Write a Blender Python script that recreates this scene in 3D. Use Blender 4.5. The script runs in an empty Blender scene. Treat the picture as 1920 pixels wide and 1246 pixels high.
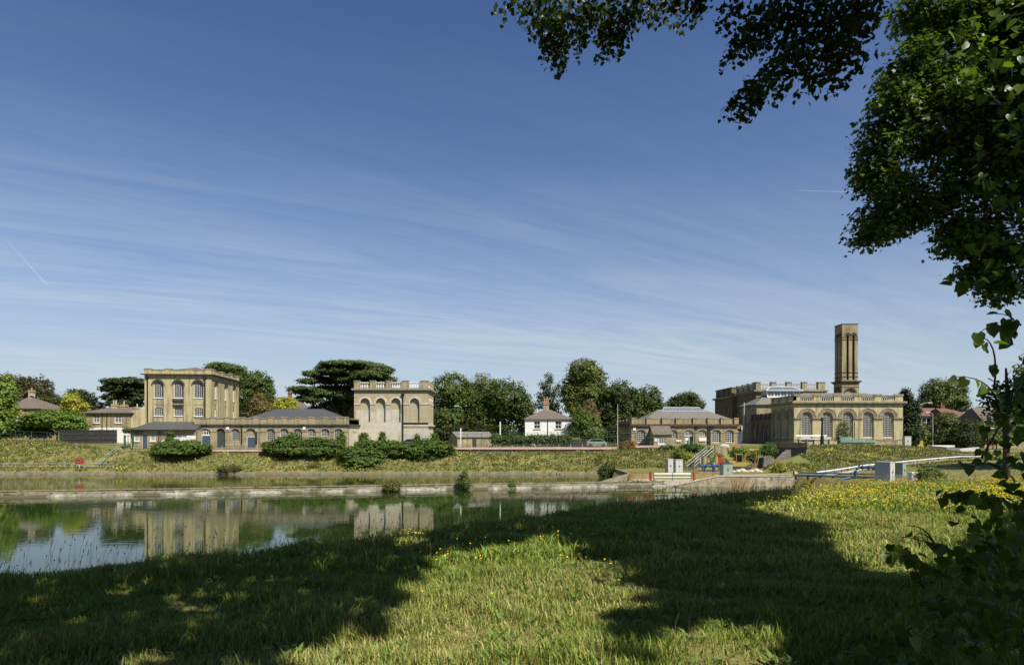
import bpy, math, random
import numpy as np
from mathutils import Vector, Matrix
rng = np.random.default_rng(7)
random.seed(7)
S = bpy.context.scene
COL = S.collection
# ---------------------------------------------------------------- camera, sky, sun
FPX, HY, EYE = 1280.0, 815.0, 6.2          # focal length and horizon in photo pixels, eye height over the water
cd = bpy.data.cameras.new('camera'); cam = bpy.data.objects.new('camera', cd); COL.objects.link(cam)
cam.location = (0, 0, EYE); cam.rotation_euler = (math.radians(90), 0, 0)
cd.lens = 24.0; cd.sensor_width = 36.0; cd.shift_y = (HY - 623) / 1920.0
cd.clip_start = 0.1; cd.clip_end = 20000
S.camera = cam
SUN_EL, SUN_AZ = math.radians(50), math.radians(40)     # azimuth: from behind the camera (-Y) towards +X
SD = Vector((math.sin(SUN_AZ) * math.cos(SUN_EL), -math.cos(SUN_AZ) * math.cos(SUN_EL), math.sin(SUN_EL)))
sl = bpy.data.lights.new('sun', 'SUN'); sl.energy = 5.0; sl.angle = math.radians(0.5); sl.color = (1, .93, .82)
so = bpy.data.objects.new('sun', sl); COL.objects.link(so); so.rotation_euler = SD.to_track_quat('Z', 'Y').to_euler()
so.location = (0, 0, 60)
W = bpy.data.worlds.new('World'); S.world = W; W.use_nodes = True
S.view_settings.view_transform = 'Standard'; S.view_settings.look = 'None'
S.view_settings.exposure = 0.65; S.view_settings.gamma = 1
S.cycles.max_bounces = 6; S.cycles.transparent_max_bounces = 4; S.cycles.diffuse_bounces = 3
S.cycles.glossy_bounces = 3; S.cycles.transmission_bounces = 3
def nd(nt, typ, **kw):
    n = nt.nodes.new(typ)
    for k, v in kw.items():
        if k.startswith('i_'): n.inputs[k[2:].replace('_', ' ')].default_value = v
        else: setattr(n, k, v)
    return n
def mth(nt, op, a, b=None, c=None, clamp=False):
    n = nt.nodes.new('ShaderNodeMath'); n.operation = op; n.use_clamp = clamp
    for i, x in enumerate((a, b, c)):
        if x is None: continue
        if isinstance(x, (int, float)): n.inputs[i].default_value = x
        else: nt.links.new(x, n.inputs[i])
    return n.outputs[0]
def mixc(nt, f, a, b, mode='MIX'):
    n = nt.nodes.new('ShaderNodeMix'); n.data_type = 'RGBA'; n.blend_type = mode
    for i, x in ((0, f), (6, a), (7, b)):
        if isinstance(x, (int, float)): n.inputs[i].default_value = x
        elif isinstance(x, (tuple, list)): n.inputs[i].default_value = tuple(x) + (1,) if len(x) == 3 else x
        else: nt.links.new(x, n.inputs[i])
    return n.outputs[2]
def ramp(nt, fac, stops):
    n = nt.nodes.new('ShaderNodeValToRGB'); nt.links.new(fac, n.inputs[0])
    e = n.color_ramp.elements
    while len(e) < len(stops): e.new(0.5)
    for el, (p, c) in zip(e, stops):
        el.position = p; el.color = (c, c, c, 1) if isinstance(c, (int, float)) else tuple(c) + (1,)
    return n.outputs[0]
def build_sky():
    nt = W.node_tree; nt.nodes.clear()
    out = nd(nt, 'ShaderNodeOutputWorld'); bg = nd(nt, 'ShaderNodeBackground'); bg.inputs[1].default_value = 0.05
    sky = nd(nt, 'ShaderNodeTexSky', sky_type='NISHITA', sun_disc=False, sun_elevation=SUN_EL,
             sun_rotation=math.pi - SUN_AZ, altitude=50, air_density=1.0, dust_density=0.6, ozone_density=2.5)
    tc = nd(nt, 'ShaderNodeTexCoord'); sep = nd(nt, 'ShaderNodeSeparateXYZ'); nt.links.new(tc.outputs['Generated'], sep.inputs[0])
    z = mth(nt, 'MAXIMUM', sep.outputs[2], 0.02)
    zz = mth(nt, 'ADD', z, 0.06)
    u = mth(nt, 'DIVIDE', sep.outputs[0], zz); v = mth(nt, 'DIVIDE', sep.outputs[1], zz)
    a = math.radians(58)
    al = mth(nt, 'ADD', mth(nt, 'MULTIPLY', u, math.sin(a)), mth(nt, 'MULTIPLY', v, math.cos(a)))
    ac = mth(nt, 'SUBTRACT', mth(nt, 'MULTIPLY', u, math.cos(a)), mth(nt, 'MULTIPLY', v, math.sin(a)))
    def layer(sa, sc, off, det, lo, hi, dist=.6):
        cb = nd(nt, 'ShaderNodeCombineXYZ'); nt.links.new(mth(nt, 'MULTIPLY', al, sa), cb.inputs[0])
        nt.links.new(mth(nt, 'MULTIPLY', ac, sc), cb.inputs[1]); cb.inputs[2].default_value = off
        n = nd(nt, 'ShaderNodeTexNoise'); n.inputs['Scale'].default_value = 1; n.inputs['Detail'].default_value = det
        n.inputs['Distortion'].default_value = dist; n.inputs['Roughness'].default_value = .58
        nt.links.new(cb.outputs[0], n.inputs['Vector'])
        return ramp(nt, n.outputs[0], [(lo, 0.0), (hi, 1.0)])
    big = layer(.16, .3, 3.1, 3, .32, .6)
    fine = layer(.4, 2.1, 9.2, 9, .36, .72, 1.6)
    fine2 = layer(1.3, 9.0, 1.7, 9, .4, .75, 2.4)
    cl = mth(nt, 'MULTIPLY', mth(nt, 'ADD', big, .12), mth(nt, 'ADD', mth(nt, 'MULTIPLY', fine, .8), mth(nt, 'MULTIPLY', fine2, .4)), clamp=True)
    fade = ramp(nt, sep.outputs[2], [(0.0, 1.0), (.12, .9), (.24, .48), (.38, .2), (.5, .06)])
    cl = mth(nt, 'MULTIPLY', cl, fade, clamp=True)
    # thin veil low over the horizon
    veil = ramp(nt, sep.outputs[2], [(0.0, .95), (.06, .86), (.14, .54), (.24, .24), (.36, .07), (.52, 0.0)])
    side = ramp(nt, mth(nt, 'MULTIPLY_ADD', sep.outputs[0], .5, .5), [(.22, 1.0), (.5, .8), (.8, .45)])
    f = mth(nt, 'ADD', mth(nt, 'MULTIPLY', mth(nt, 'MULTIPLY', cl, side), .72), veil, clamp=True)
    skc = mixc(nt, 1.0, sky.outputs[0], (.82, .99, 1.32), 'MULTIPLY')
    c = mixc(nt, mth(nt, 'MULTIPLY', f, .82), skc, (7.4, 8.5, 9.3))
    nt.links.new(c, bg.inputs[0]); nt.links.new(bg.outputs[0], out.inputs[0])
build_sky()
# ---------------------------------------------------------------- materials
def mat(name, col, rough=.85, var=.25, scale=4.0, col2=None, bump=0.0, spec=.3, metallic=0.0, big=None, attr=False):
    m = bpy.data.materials.new(name); m.use_nodes = True; nt = m.node_tree
    b = nt.nodes['Principled BSDF']; b.inputs['Roughness'].default_value = rough
    b.inputs['Specular IOR Level'].default_value = spec; b.inputs['Metallic'].default_value = metallic
    tc = nd(nt, 'ShaderNodeTexCoord')
    n = nd(nt, 'ShaderNodeTexNoise'); n.inputs['Scale'].default_value = scale; n.inputs['Detail'].default_value = 8
    n.inputs['Roughness'].default_value = .65
    nt.links.new(tc.outputs['Object'], n.inputs['Vector'])
    c2 = col2 or tuple(x * (1 - var * 1.6) for x in col); c1 = tuple(min(1, x * (1 + var)) for x in col)
    f = ramp(nt, n.outputs[0], [(.3, 0.0), (.7, 1.0)])
    c = mixc(nt, f, c2, c1)
    if big:
        n2 = nd(nt, 'ShaderNodeTexNoise'); n2.inputs['Scale'].default_value = big[0]; n2.inputs['Detail'].default_value = 6
        nt.links.new(tc.outputs['Object'], n2.inputs['Vector'])
        f2 = ramp(nt, n2.outputs[0], [(big[2], 0.0), (big[3], 1.0)])
        c = mixc(nt, f2, c, big[1])
    nt.links.new(c, b.inputs['Base Color'])
    if bump:
        bp = nd(nt, 'ShaderNodeBump'); bp.inputs['Strength'].default_value = bump; bp.inputs['Distance'].default_value = .05
        nt.links.new(n.outputs[0], bp.inputs['Height']); nt.links.new(bp.outputs[0], b.inputs['Normal'])
    return m
def brick(name, col, dark, soot=(.09, .08, .065), lo=.5, hi=.72):
    """London stock brick: courses with joints, mottled bricks, soot and damp patches"""
    m = bpy.data.materials.new(name); m.use_nodes = True; nt = m.node_tree
    b = nt.nodes['Principled BSDF']; b.inputs['Roughness'].default_value = .9; b.inputs['Specular IOR Level'].default_value = .2
    tc = nd(nt, 'ShaderNodeTexCoord'); sp = nd(nt, 'ShaderNodeSeparateXYZ'); nt.links.new(tc.outputs['Object'], sp.inputs[0])
    cb = nd(nt, 'ShaderNodeCombineXYZ'); nt.links.new(mth(nt, 'ADD', sp.outputs[0], sp.outputs[1]), cb.inputs[0]); nt.links.new(sp.outputs[2], cb.inputs[1])
    br = nd(nt, 'ShaderNodeTexBrick'); nt.links.new(cb.outputs[0], br.inputs['Vector'])
    br.inputs['Scale'].default_value = 1; br.inputs['Brick Width'].default_value = .23; br.inputs['Row Height'].default_value = .076
    br.inputs['Mortar Size'].default_value = .008; br.inputs['Bias'].default_value = 0
    br.inputs['Color1'].default_value = col + (1,); br.inputs['Color2'].default_value = dark + (1,)
    br.inputs['Mortar'].default_value = tuple(.8 * x for x in col) + (1,)
    def noise(s, d=6):
        n = nd(nt, 'ShaderNodeTexNoise'); n.inputs['Scale'].default_value = s; n.inputs['Detail'].default_value = d
        n.inputs['Roughness'].default_value = .62; nt.links.new(tc.outputs['Object'], n.inputs['Vector']); return n.outputs[0]
    c = mixc(nt, ramp(nt, noise(1.3), [(.35, 0.0), (.7, .55)]), br.outputs[0], tuple(.8 * x for x in dark))
    c = mixc(nt, ramp(nt, noise(.35), [(lo, 0.0), (hi, .7)]), c, soot)
    # rain streaks: noise stretched vertically
    mp = nd(nt, 'ShaderNodeMapping'); mp.inputs['Scale'].default_value = (1.6, 1.6, .16); nt.links.new(tc.outputs['Object'], mp.inputs[0])
    n3 = nd(nt, 'ShaderNodeTexNoise'); n3.inputs['Scale'].default_value = 1; n3.inputs['Detail'].default_value = 5; nt.links.new(mp.outputs[0], n3.inputs['Vector'])
    c = mixc(nt, ramp(nt, n3.outputs[0], [(.48, 0.0), (.68, .62)]), c, soot)
    nt.links.new(c, b.inputs['Base Color'])
    return m
def leafmat(name, trans=.3, rough=.55, spec=.25, tint=(1, 1, 1)):
    m = bpy.data.materials.new(name); m.use_nodes = True; nt = m.node_tree
    b = nt.nodes['Principled BSDF']; b.inputs['Roughness'].default_value = rough; b.inputs['Specular IOR Level'].default_value = spec
    at = nd(nt, 'ShaderNodeAttribute', attribute_name='Col')
    c = mixc(nt, 1.0, at.outputs['Color'], tint, 'MULTIPLY')
    nt.links.new(c, b.inputs['Base Color'])
    tr = nd(nt, 'ShaderNodeBsdfTranslucent'); c2 = mixc(nt, 1.0, c, (1.25, 1.3, .5), 'MULTIPLY'); nt.links.new(c2, tr.inputs[0])
    mx = nd(nt, 'ShaderNodeMixShader'); mx.inputs[0].default_value = trans
    nt.links.new(b.outputs[0], mx.inputs[1]); nt.links.new(tr.outputs[0], mx.inputs[2])
    nt.links.new(mx.outputs[0], nt.nodes['Material Output'].inputs[0])
    return m
def water(name, col, bump, sc):
    m = bpy.data.materials.new(name); m.use_nodes = True; nt = m.node_tree
    b = nt.nodes['Principled BSDF']; b.inputs['Roughness'].default_value = .02; b.inputs['IOR'].default_value = 1.33
    b.inputs['Specular IOR Level'].default_value = .5
    tc = nd(nt, 'ShaderNodeTexCoord'); mp = nd(nt, 'ShaderNodeMapping'); mp.inputs['Scale'].default_value = (sc * .45, sc, 1)
    nt.links.new(tc.outputs['Object'], mp.inputs[0])
    n = nd(nt, 'ShaderNodeTexNoise'); n.inputs['Scale'].default_value = 1; n.inputs['Detail'].default_value = 3
    nt.links.new(mp.outputs[0], n.inputs['Vector'])
    bp = nd(nt, 'ShaderNodeBump'); bp.inputs['Strength'].default_value = 1; bp.inputs['Distance'].default_value = bump
    nw = nd(nt, 'ShaderNodeTexNoise'); nw.inputs['Scale'].default_value = .05; nw.inputs['Detail'].default_value = 4; nt.links.new(tc.outputs['Object'], nw.inputs['Vector'])
    nt.links.new(mth(nt, 'MULTIPLY', n.outputs[0], ramp(nt, nw.outputs[0], [(.42, .35), (.62, 1.6)])), bp.inputs['Height']); nt.links.new(bp.outputs[0], b.inputs['Normal'])
    n2 = nd(nt, 'ShaderNodeTexNoise'); n2.inputs['Scale'].default_value = .12; n2.inputs['Detail'].default_value = 5
    nt.links.new(tc.outputs['Object'], n2.inputs['Vector'])
    nt.links.new(mixc(nt, ramp(nt, n2.outputs[0], [(.35, 0.0), (.65, 1.0)]), col, tuple(x * .6 for x in col)), b.inputs['Base Color'])
    n4 = nd(nt, 'ShaderNodeTexNoise'); n4.inputs['Scale'].default_value = .35; n4.inputs['Detail'].default_value = 9; n4.inputs['Roughness'].default_value = .7; nt.links.new(mp.outputs[0], n4.inputs['Vector'])
    nt.links.new(ramp(nt, n4.outputs[0], [(.55, .015), (.72, .22)]), b.inputs['Roughness'])
    return m
M = dict(
    brickA=brick('stock brick pale', (0.467, 0.410, 0.234), (0.373, 0.319, 0.169), lo=.56, hi=.8),
    brickC=brick('stock brick weathered', (0.389, 0.336, 0.210), (0.280, 0.238, 0.137), lo=.48, hi=.75),
    brickD=brick('stock brick patched', (0.405, 0.351, 0.217), (0.295, 0.246, 0.137), soot=(0.327, 0.319, 0.242), lo=.5, hi=.62),
    brickG=brick('stock brick brown', (0.373, 0.316, 0.177), (0.265, 0.205, 0.113), lo=.5, hi=.72),
    brickL=brick('stock brick yellow', (0.467, 0.417, 0.242), (0.382, 0.336, 0.186), lo=.6, hi=.85),
    brickH=brick('stock brick sooty', (0.221, 0.180, 0.098), (0.148, 0.119, 0.070), soot=(0.066, 0.057, 0.041)),
    redbrick=brick('red brick', (.25, .135, .085), (.19, .1, .07)),
    stone=mat('weathered stone', (.26, .225, .16), var=.35, scale=2.5, bump=.2),
    soot=mat('sooty stone', (.075, .062, .045), var=.4, scale=2),
    pale=mat('pale stone', (.46, .42, .33), var=.15, scale=2),
    white=mat('white paint', (.66, .65, .61), rough=.6, var=.06, scale=3),
    whitewall=mat('whitewashed wall', (.66, .66, .63), var=.07, scale=1.2, big=(.6, (.6, .6, .55), .58, .8)),
    plaster=mat('cement render', (.44, .41, .33), var=.13, scale=.9, big=(.35, (.36, .33, .26), .5, .7)),
    slate=mat('slate', (.068, .071, .072), rough=.55, var=.18, scale=5, bump=.2),
    slatebr=mat('brown slate', (.14, .115, .09), rough=.75, var=.35, scale=4, bump=.3),
    slatel=mat('pale slate', (.16, .152, .125), rough=.7, var=.25, scale=3, bump=.2),
    tile=mat('red clay tile', (.15, .085, .06), rough=.85, var=.3, scale=4),
    lead=mat('lead', (.5, .5, .5), rough=.6, var=.15, scale=3),
    glass=mat('dark window glass', (.014, .017, .021), rough=.06, var=.5, scale=1.5, spec=.4),
    skylight=mat('lantern glass', (.13, .17, .2), rough=.12, var=.2, scale=2, spec=.8),
    black=mat('black paint', (.015, .015, .017), rough=.5, var=.2, scale=5),
    darkwood=mat('dark stained wood', (.035, .035, .033), var=.35, scale=5),
    wood=mat('weathered wood', (.3, .24, .15), var=.3, scale=6),
    bluedoor=mat('blue grey door paint', (.055, .08, .12), rough=.5, var=.12),
    blue=mat('blue pipe paint', (.03, .075, .17), rough=.4, var=.2, scale=6),
    bluel=mat('light blue plastic', (.13, .21, .29), rough=.45, var=.1),
    green=mat('green fence paint', (.03, .09, .055), rough=.5, var=.25),
    greenl=mat('grey green cabinet paint', (.22, .28, .22), rough=.5, var=.1),
    teal=mat('turquoise netting', (.11, .2, .155), var=.35, scale=3),
    grey=mat('grey cabinet paint', (.42, .42, .4), rough=.5, var=.07),
    steel=mat('galvanised steel', (.45, .46, .46), rough=.45, var=.15, metallic=.4),
    darkrail=mat('dark railing', (.05, .06, .06), rough=.5, var=.2),
    red=mat('red paint', (.34, .035, .03), rough=.5, var=.15),
    pink=mat('faded red plastic', (.45, .14, .12), rough=.6, var=.25),
    coping=mat('pinkish coping', (.5, .34, .3), var=.2, scale=2),
    concrete=mat('lichened concrete', (.24, .215, .15), var=.35, scale=1.6, bump=.4, big=(.5, (.2, .17, .08), .5, .68)),
    concretel=mat('pale concrete', (.4, .36, .27), var=.18, scale=2, bump=.2, big=(.7, (.3, .28, .16), .55, .7)),
    conw=mat('white coping slab', (.42, .4, .34), var=.35, scale=3, big=(.35, (.12, .11, .06), .44, .56)),
    conrust=mat('rusty concrete', (.33, .29, .19), var=.35, scale=1.4, big=(.3, (.27, .17, .075), .48, .7)),
    dkconc=mat('dark concrete', (.13, .12, .1), var=.3, scale=2),
    yellow=mat('yellow paint', (.33, .24, .06), rough=.5, var=.15),
    brown=mat('muddy yellow steel', (.2, .13, .03), rough=.6, var=.4, scale=3),
    rubber=mat('rubber', (.05, .05, .05), var=.2),
    terracotta=mat('terracotta', (.45, .25, .12), var=.15),
    bark=mat('bark', (.07, .055, .04), var=.35, scale=7, bump=.6),
    earth=mat('bare earth steps', (.27, .21, .13), var=.3, scale=3),
)
M['leaf'] = leafmat('foliage far'); M['leafn'] = leafmat('foliage near', .5, .4, .35); M['grass'] = leafmat('grass blades', .3, .6, .15)
M['petal'] = leafmat('petals', .15, .6, .1)
# ---------------------------------------------------------------- mesh helpers
class MB:
    def __init__(s): s.v = []; s.f = []; s.auto = False; s.cuts = []
    def new(s):
        if s.auto and (not s.cuts or s.cuts[-1] != len(s.f)): s.cuts.append(len(s.f))
    def each(s): s.auto = True; return s
    def poly(s, pts):
        k = len(s.v); s.v += [tuple(p) for p in pts]; s.f.append(tuple(range(k, k + len(pts)))); return s
    def box(s, x0, x1, y0, y1, z0, z1):
        s.new(); k = len(s.v)
        s.v += [(x0, y0, z0), (x1, y0, z0), (x1, y1, z0), (x0, y1, z0), (x0, y0, z1), (x1, y0, z1), (x1, y1, z1), (x0, y1, z1)]
        s.f += [tuple(k + i for i in q) for q in ((3, 2, 1, 0), (4, 5, 6, 7), (0, 1, 5, 4), (1, 2, 6, 5), (2, 3, 7, 6), (3, 0, 4, 7))]; return s
    def tube(s, pts, r, n=6, cap=True):
        s.new(); pts = [Vector(p) for p in pts]; k0 = len(s.v); rs = r if isinstance(r, (list, tuple)) else [r] * len(pts)
        for i, p in enumerate(pts):
            d = (pts[min(i + 1, len(pts) - 1)] - pts[max(i - 1, 0)]).normalized()
            a = d.cross(Vector((0, 0, 1)) if abs(d.z) < .95 else Vector((1, 0, 0))).normalized(); b = d.cross(a)
            for j in range(n):
                t = 2 * math.pi * j / n; s.v.append(tuple(p + (a * math.cos(t) + b * math.sin(t)) * rs[i]))
        for i in range(len(pts) - 1):
            for j in range(n):
                a0 = k0 + i * n + j; a1 = k0 + i * n + (j + 1) % n; s.f.append((a0, a1, a1 + n, a0 + n))
        if cap:
            s.f.append(tuple(k0 + j for j in range(n))[::-1]); s.f.append(tuple(k0 + (len(pts) - 1) * n + j for j in range(n)))
        return s
    def lathe(s, c, prof, n=8):
        k0 = len(s.v)
        for r, z in prof:
            for j in range(n):
                t = 2 * math.pi * j / n; s.v.append((c[0] + r * math.cos(t), c[1] + r * math.sin(t), c[2] + z))
        for i in range(len(prof) - 1):
            for j in range(n):
                a0 = k0 + i * n + j; a1 = k0 + i * n + (j + 1) % n; s.f.append((a0, a1, a1 + n, a0 + n))
        s.f.append(tuple(k0 + (len(prof) - 1) * n + j for j in range(n))); return s
    def build(s, name, m, parent=None, smooth=False, alt=None):
        if s.cuts:
            cs = sorted(set([0] + s.cuts + [len(s.f)])); first = None; allf = s.f
            for a, b in zip(cs, cs[1:]):
                q = MB(); mp = {}
                for fc in allf[a:b]:
                    for i in fc:
                        if i not in mp: mp[i] = len(q.v); q.v.append(s.v[i])
                    q.f.append(tuple(mp[i] for i in fc))
                o = q.build(name if first is None else (alt or name), m, parent, smooth); first = first or o
            return first
        me = bpy.data.meshes.new(name); me.from_pydata(s.v, [], s.f); me.update(); me.materials.append(m)
        if smooth: me.polygons.foreach_set('use_smooth', [True] * len(me.polygons))
        o = bpy.data.objects.new(name, me); COL.objects.link(o); o.parent = parent; return o
def tag(o, label=None, cat=None, group=None, kind=None):
    if label: o['label'] = label
    if cat: o['category'] = cat
    if group: o['group'] = group
    if kind: o['kind'] = kind
    return o
def thing(name, label, cat, loc=(0, 0, 0), rz=0, group=None):
    o = bpy.data.objects.new(name, None); COL.objects.link(o); o.location = loc; o.rotation_euler = (0, 0, rz)
    return tag(o, label, cat, group)
def copy_tree(o, parent=None):
    c = o.copy(); COL.objects.link(c); c.parent = parent
    for ch in o.children: copy_tree(ch, c)
    return c
def npmesh(name, V, F, m, parent=None, colors=None, smooth=False):
    """V (n,3) float, F (k,3|4) int"""
    me = bpy.data.meshes.new(name); V = np.ascontiguousarray(V, dtype=np.float32); F = np.ascontiguousarray(F, dtype=np.int32)
    me.vertices.add(len(V)); me.vertices.foreach_set('co', V.ravel())
    k = F.shape[1]; me.loops.add(F.size); me.loops.foreach_set('vertex_index', F.ravel())
    me.polygons.add(len(F)); me.polygons.foreach_set('loop_start', np.arange(0, F.size, k, dtype=np.int32))
    try: me.polygons.foreach_set('loop_total', np.full(len(F), k, dtype=np.int32))
    except Exception: pass
    if smooth: me.polygons.foreach_set('use_smooth', np.ones(len(F), dtype=bool))
    me.update(calc_edges=True)
    if colors is not None:
        a = me.color_attributes.new('Col', 'FLOAT_COLOR', 'POINT')
        c = np.ones((len(V), 4), dtype=np.float32); c[:, :3] = colors; a.data.foreach_set('color', c.ravel())
    me.materials.append(m)
    o = bpy.data.objects.new(name, me); COL.objects.link(o); o.parent = parent; return o
def P(px, py, d):
    return ((px - 960) / FPX * d, d, EYE - (py - HY) / FPX * d)
# leaf templates: (verts, tri/quad faces)
QUAD = (np.array([(-.5, 0, 0), (0, -.32, .06), (.5, 0, 0), (0, .32, .06)]), np.array([(0, 1, 2, 3)]))
HEART = (np.array([(0, 0, 0), (-.28, -.12, .05), (-.5, .18, .1), (-.42, .52, .06), (0, 1.0, -.12), (.42, .52, .06), (.5, .18, .1), (.28, -.12, .05), (0, .45, -.03)]),
         np.array([(8, 0, 1, 2), (8, 2, 3, 4), (8, 4, 5, 6), (8, 6, 7, 0)]))
MAPLE = (np.array([(0, 0, 0), (-.45, .05, .05), (-.3, .3, .02), (-.55, .6, 0), (-.18, .6, .04), (0, 1, -.08), (.18, .6, .04), (.55, .6, 0), (.3, .3, .02), (.45, .05, .05), (0, .35, 0)]),
         np.array([(10, 0, 1, 2), (10, 2, 3, 4), (10, 4, 5, 6), (10, 6, 7, 8), (10, 8, 9, 0)]))
def scatter(name, C, N, size, colors, tpl, m, parent=None, droop=None):
    """place one leaf template at every centre C, facing N"""
    tv, tf = tpl; n = len(C)
    N = N / (np.linalg.norm(N, axis=1, keepdims=True) + 1e-9)
    R = rng.normal(size=(n, 3)) if droop is None else droop + .45 * rng.normal(size=(n, 3))
    Y = R - N * np.sum(R * N, axis=1, keepdims=True); Y /= np.linalg.norm(Y, axis=1, keepdims=True) + 1e-9
    X = np.cross(Y, N)
    s = (np.asarray(size) * np.ones(n))[:, None, None]
    V = C[:, None, :] + s * (tv[None, :, 0:1] * X[:, None, :] + tv[None, :, 1:2] * Y[:, None, :] + tv[None, :, 2:3] * N[:, None, :])
    F = tf[None] + (np.arange(n) * len(tv))[:, None, None]
    return npmesh(name, V.reshape(-1, 3), F.reshape(-1, tf.shape[1]), m, parent, np.repeat(colors, len(tv), axis=0))
def tint(n, base, var=.25, hue=.08):
    b = np.array(base)[None] * (1 + var * rng.uniform(-1, 1, (n, 1))); b = b * (1 + hue * rng.uniform(-1, 1, (n, 3))); return np.clip(b, .004, .9)
def crown(name, blobs, leaf, base, parent, tpl=QUAD, dens=1.0, cl=.17, m=None, upb=.5, squash=1.0, var=.3, inner=.25):
    """blobs: (x,y,z,rx,ry,rz) world ellipsoids filled with clumps of leaves"""
    Cs, Ns, Cl = [], [], []
    for (x, y, z, rx, ry, rz) in blobs:
        R = (rx * ry * rz) ** (1 / 3.); cr = max(leaf * 1.6, cl * R)
        area = 4 * math.pi * ((rx * ry) ** 1.6 / 3 + (rx * rz) ** 1.6 / 3 + (ry * rz) ** 1.6 / 3) ** (1 / 1.6)
        nc = int(max(10, dens * area / (cr * cr) * .8)); nl = int(max(8, 1.15 * dens * (cr / leaf) ** 2 * 3.2))
        d = rng.normal(size=(nc, 3)); d /= np.linalg.norm(d, axis=1, keepdims=True)
        rr = np.where(rng.random(nc) < inner, rng.uniform(.3, .8, nc), rng.uniform(.78, 1.04, nc) + .12 * (rng.random(nc) < .18))[:, None]
        cc = np.array([x, y, z]) + d * rr * np.array([rx, ry, rz])
        lc = np.repeat(cc, nl, axis=0) + rng.normal(size=(nc * nl, 3)) * cr * .5 * np.array([1, 1, .75 * squash])
        nn = np.repeat(d, nl, axis=0) * .95 + rng.normal(size=(nc * nl, 3)) * .5 + np.array([0, 0, upb])
        t = tint(nc, base, var, .06); t = np.repeat(t, nl, axis=0) * (1 + .2 * rng.uniform(-1, 1, (nc * nl, 1)))
        Cs.append(lc); Ns.append(nn); Cl.append(t)
    C = np.concatenate(Cs); 
    return scatter(name, C, np.concatenate(Ns), leaf * rng.uniform(.7, 1.3, len(C)), np.concatenate(Cl), tpl, m or M['leaf'], parent)
# ---------------------------------------------------------------- terrain
def interp(x, kn):
    return np.interp(x, [k[0] for k in kn], [k[1] for k in kn])
EDGE = [(-200, -120), (-60, -34), (-20, -1.8), (-5.5, 7.5), (-4.3, 8.25), (-2.5, 9.7), (-.9, 11.2), (1.5, 14.2), (4.2, 16.4), (7.8, 19), (12.0, 21.0), (22, 26.0), (40, 34), (90, 52), (200, 80)]
TOEY = [(-110, 107.5), (13, 107.5), (15, 98), (30, 98), (34, 94), (36, 88), (41, 88), (49, 93), (58, 97.7), (65, 101), (80, 103), (120, 104)]
TOEZ = [(-110, .6), (13, .6), (15, 1.2), (36, 1.25), (41, 1.4), (49, 1.6), (58, 2.0), (65, 2.4), (80, 2.6)]
CRY = [(-110, 117), (-85, 117), (-70, 114.5), (13, 114), (17, 112), (28, 110), (33, 107), (42, 108), (47, 112), (70, 114), (90, 116)]
CRZ = [(-110, 5.4), (-88, 5.3), (-72, 4.3), (-66, 3.3), (13, 3.2), (17, 3.6), (28, 3.9), (33, 4.5), (42, 4.4), (47, 4.35), (63, 4.35), (68, 4.0), (74, 3.4), (82, 2.9), (120, 3.0)]
BKZ = [(-110, 5.4), (-85, 5.0), (-72, 4.4), (-62, 4.0), (13, 4.0), (30, 4.3), (45, 4.5), (66, 4.6), (74, 3.9), (85, 3.4), (120, 3.2)]
SHY = [(-300, 106.9), (14.8, 106.9), (15.0, 86), (26, 86), (26.1, 82.4), (33.9, 82.4), (34.2, 80), (35.2, 75), (37.5, 69.5), (42, 64), (60, 57), (100, 52), (300, 40)]
def sst(t): t = np.clip(t, 0, 1); return t * t * (3 - 2 * t)
def rough(x, y):
    return .10 * np.sin(x * .9 + 1.3 * np.sin(y * .31)) * np.sin(y * .8) + .07 * np.sin(x * 2.1 + y * 1.3) * np.sin(x * .37 - 1.0 * y)
def gz(x, y):
    x = np.asarray(x, float); y = np.asarray(y, float)
    s = (y - interp(x, EDGE)) * .78
    near = 4.6 - np.where(s > 0, np.minimum(s * s * .6, s * .62 - .1), 0)
    near = np.where(s > 0, np.minimum(near, 4.6), near) + .25 * rough(x * 1.1, y * 1.1) * (s < 1)
    ty, tz, cy, cz, bz, sy = (interp(x, k) for k in (TOEY, TOEZ, CRY, CRZ, BKZ, SHY))
    t = (y - ty) / (cy - ty); slope = tz + (cz - tz) * (.35 * sst(t) + .65 * np.clip(t, 0, 1))
    far = np.where(y < cy, slope, cz + (bz - cz) * sst((y - cy) / 9))
    far = far + rough(x, y) * np.clip(np.minimum((y - ty) / 2, (cy + 2 - y) / 3), 0, 1) * 1.1
    far = np.where(y < sy + .6, -1 + (far + 1) * np.clip((y - sy) / .6, 0, 1), far)
    far = np.where(x > 34, np.where(y < sy + 2, -1 + (far + 1) * sst((y - sy) / 2), far), far)
    al = (x - 40.5) * .7071 - (y - 108.5) * .7071; ou = -(x - 40.5) * .7071 - (y - 108.5) * .7071   # pit before the buttressed wall
    far = np.where((ou > -.05) & (ou < 14), np.minimum(far, 1.1 + np.maximum(0, al - 5.4) * 1.3 + np.maximum(0, -.6 - al) * .5), far)
    return np.maximum(np.maximum(near, far), -1.0)
def G(px, py, dmin=30, dmax=160):
    """the point of the terrain seen at a place of the photo"""
    d = np.linspace(dmin, dmax, 2600); x = (px - 960) / FPX * d; z = EYE - (py - HY) / FPX * d
    h = gz(x, d) >= z; i = int(np.argmax(h)) if h.any() else len(d) - 1
    return (float(x[i]), float(d[i]), float(z[i]))
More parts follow.
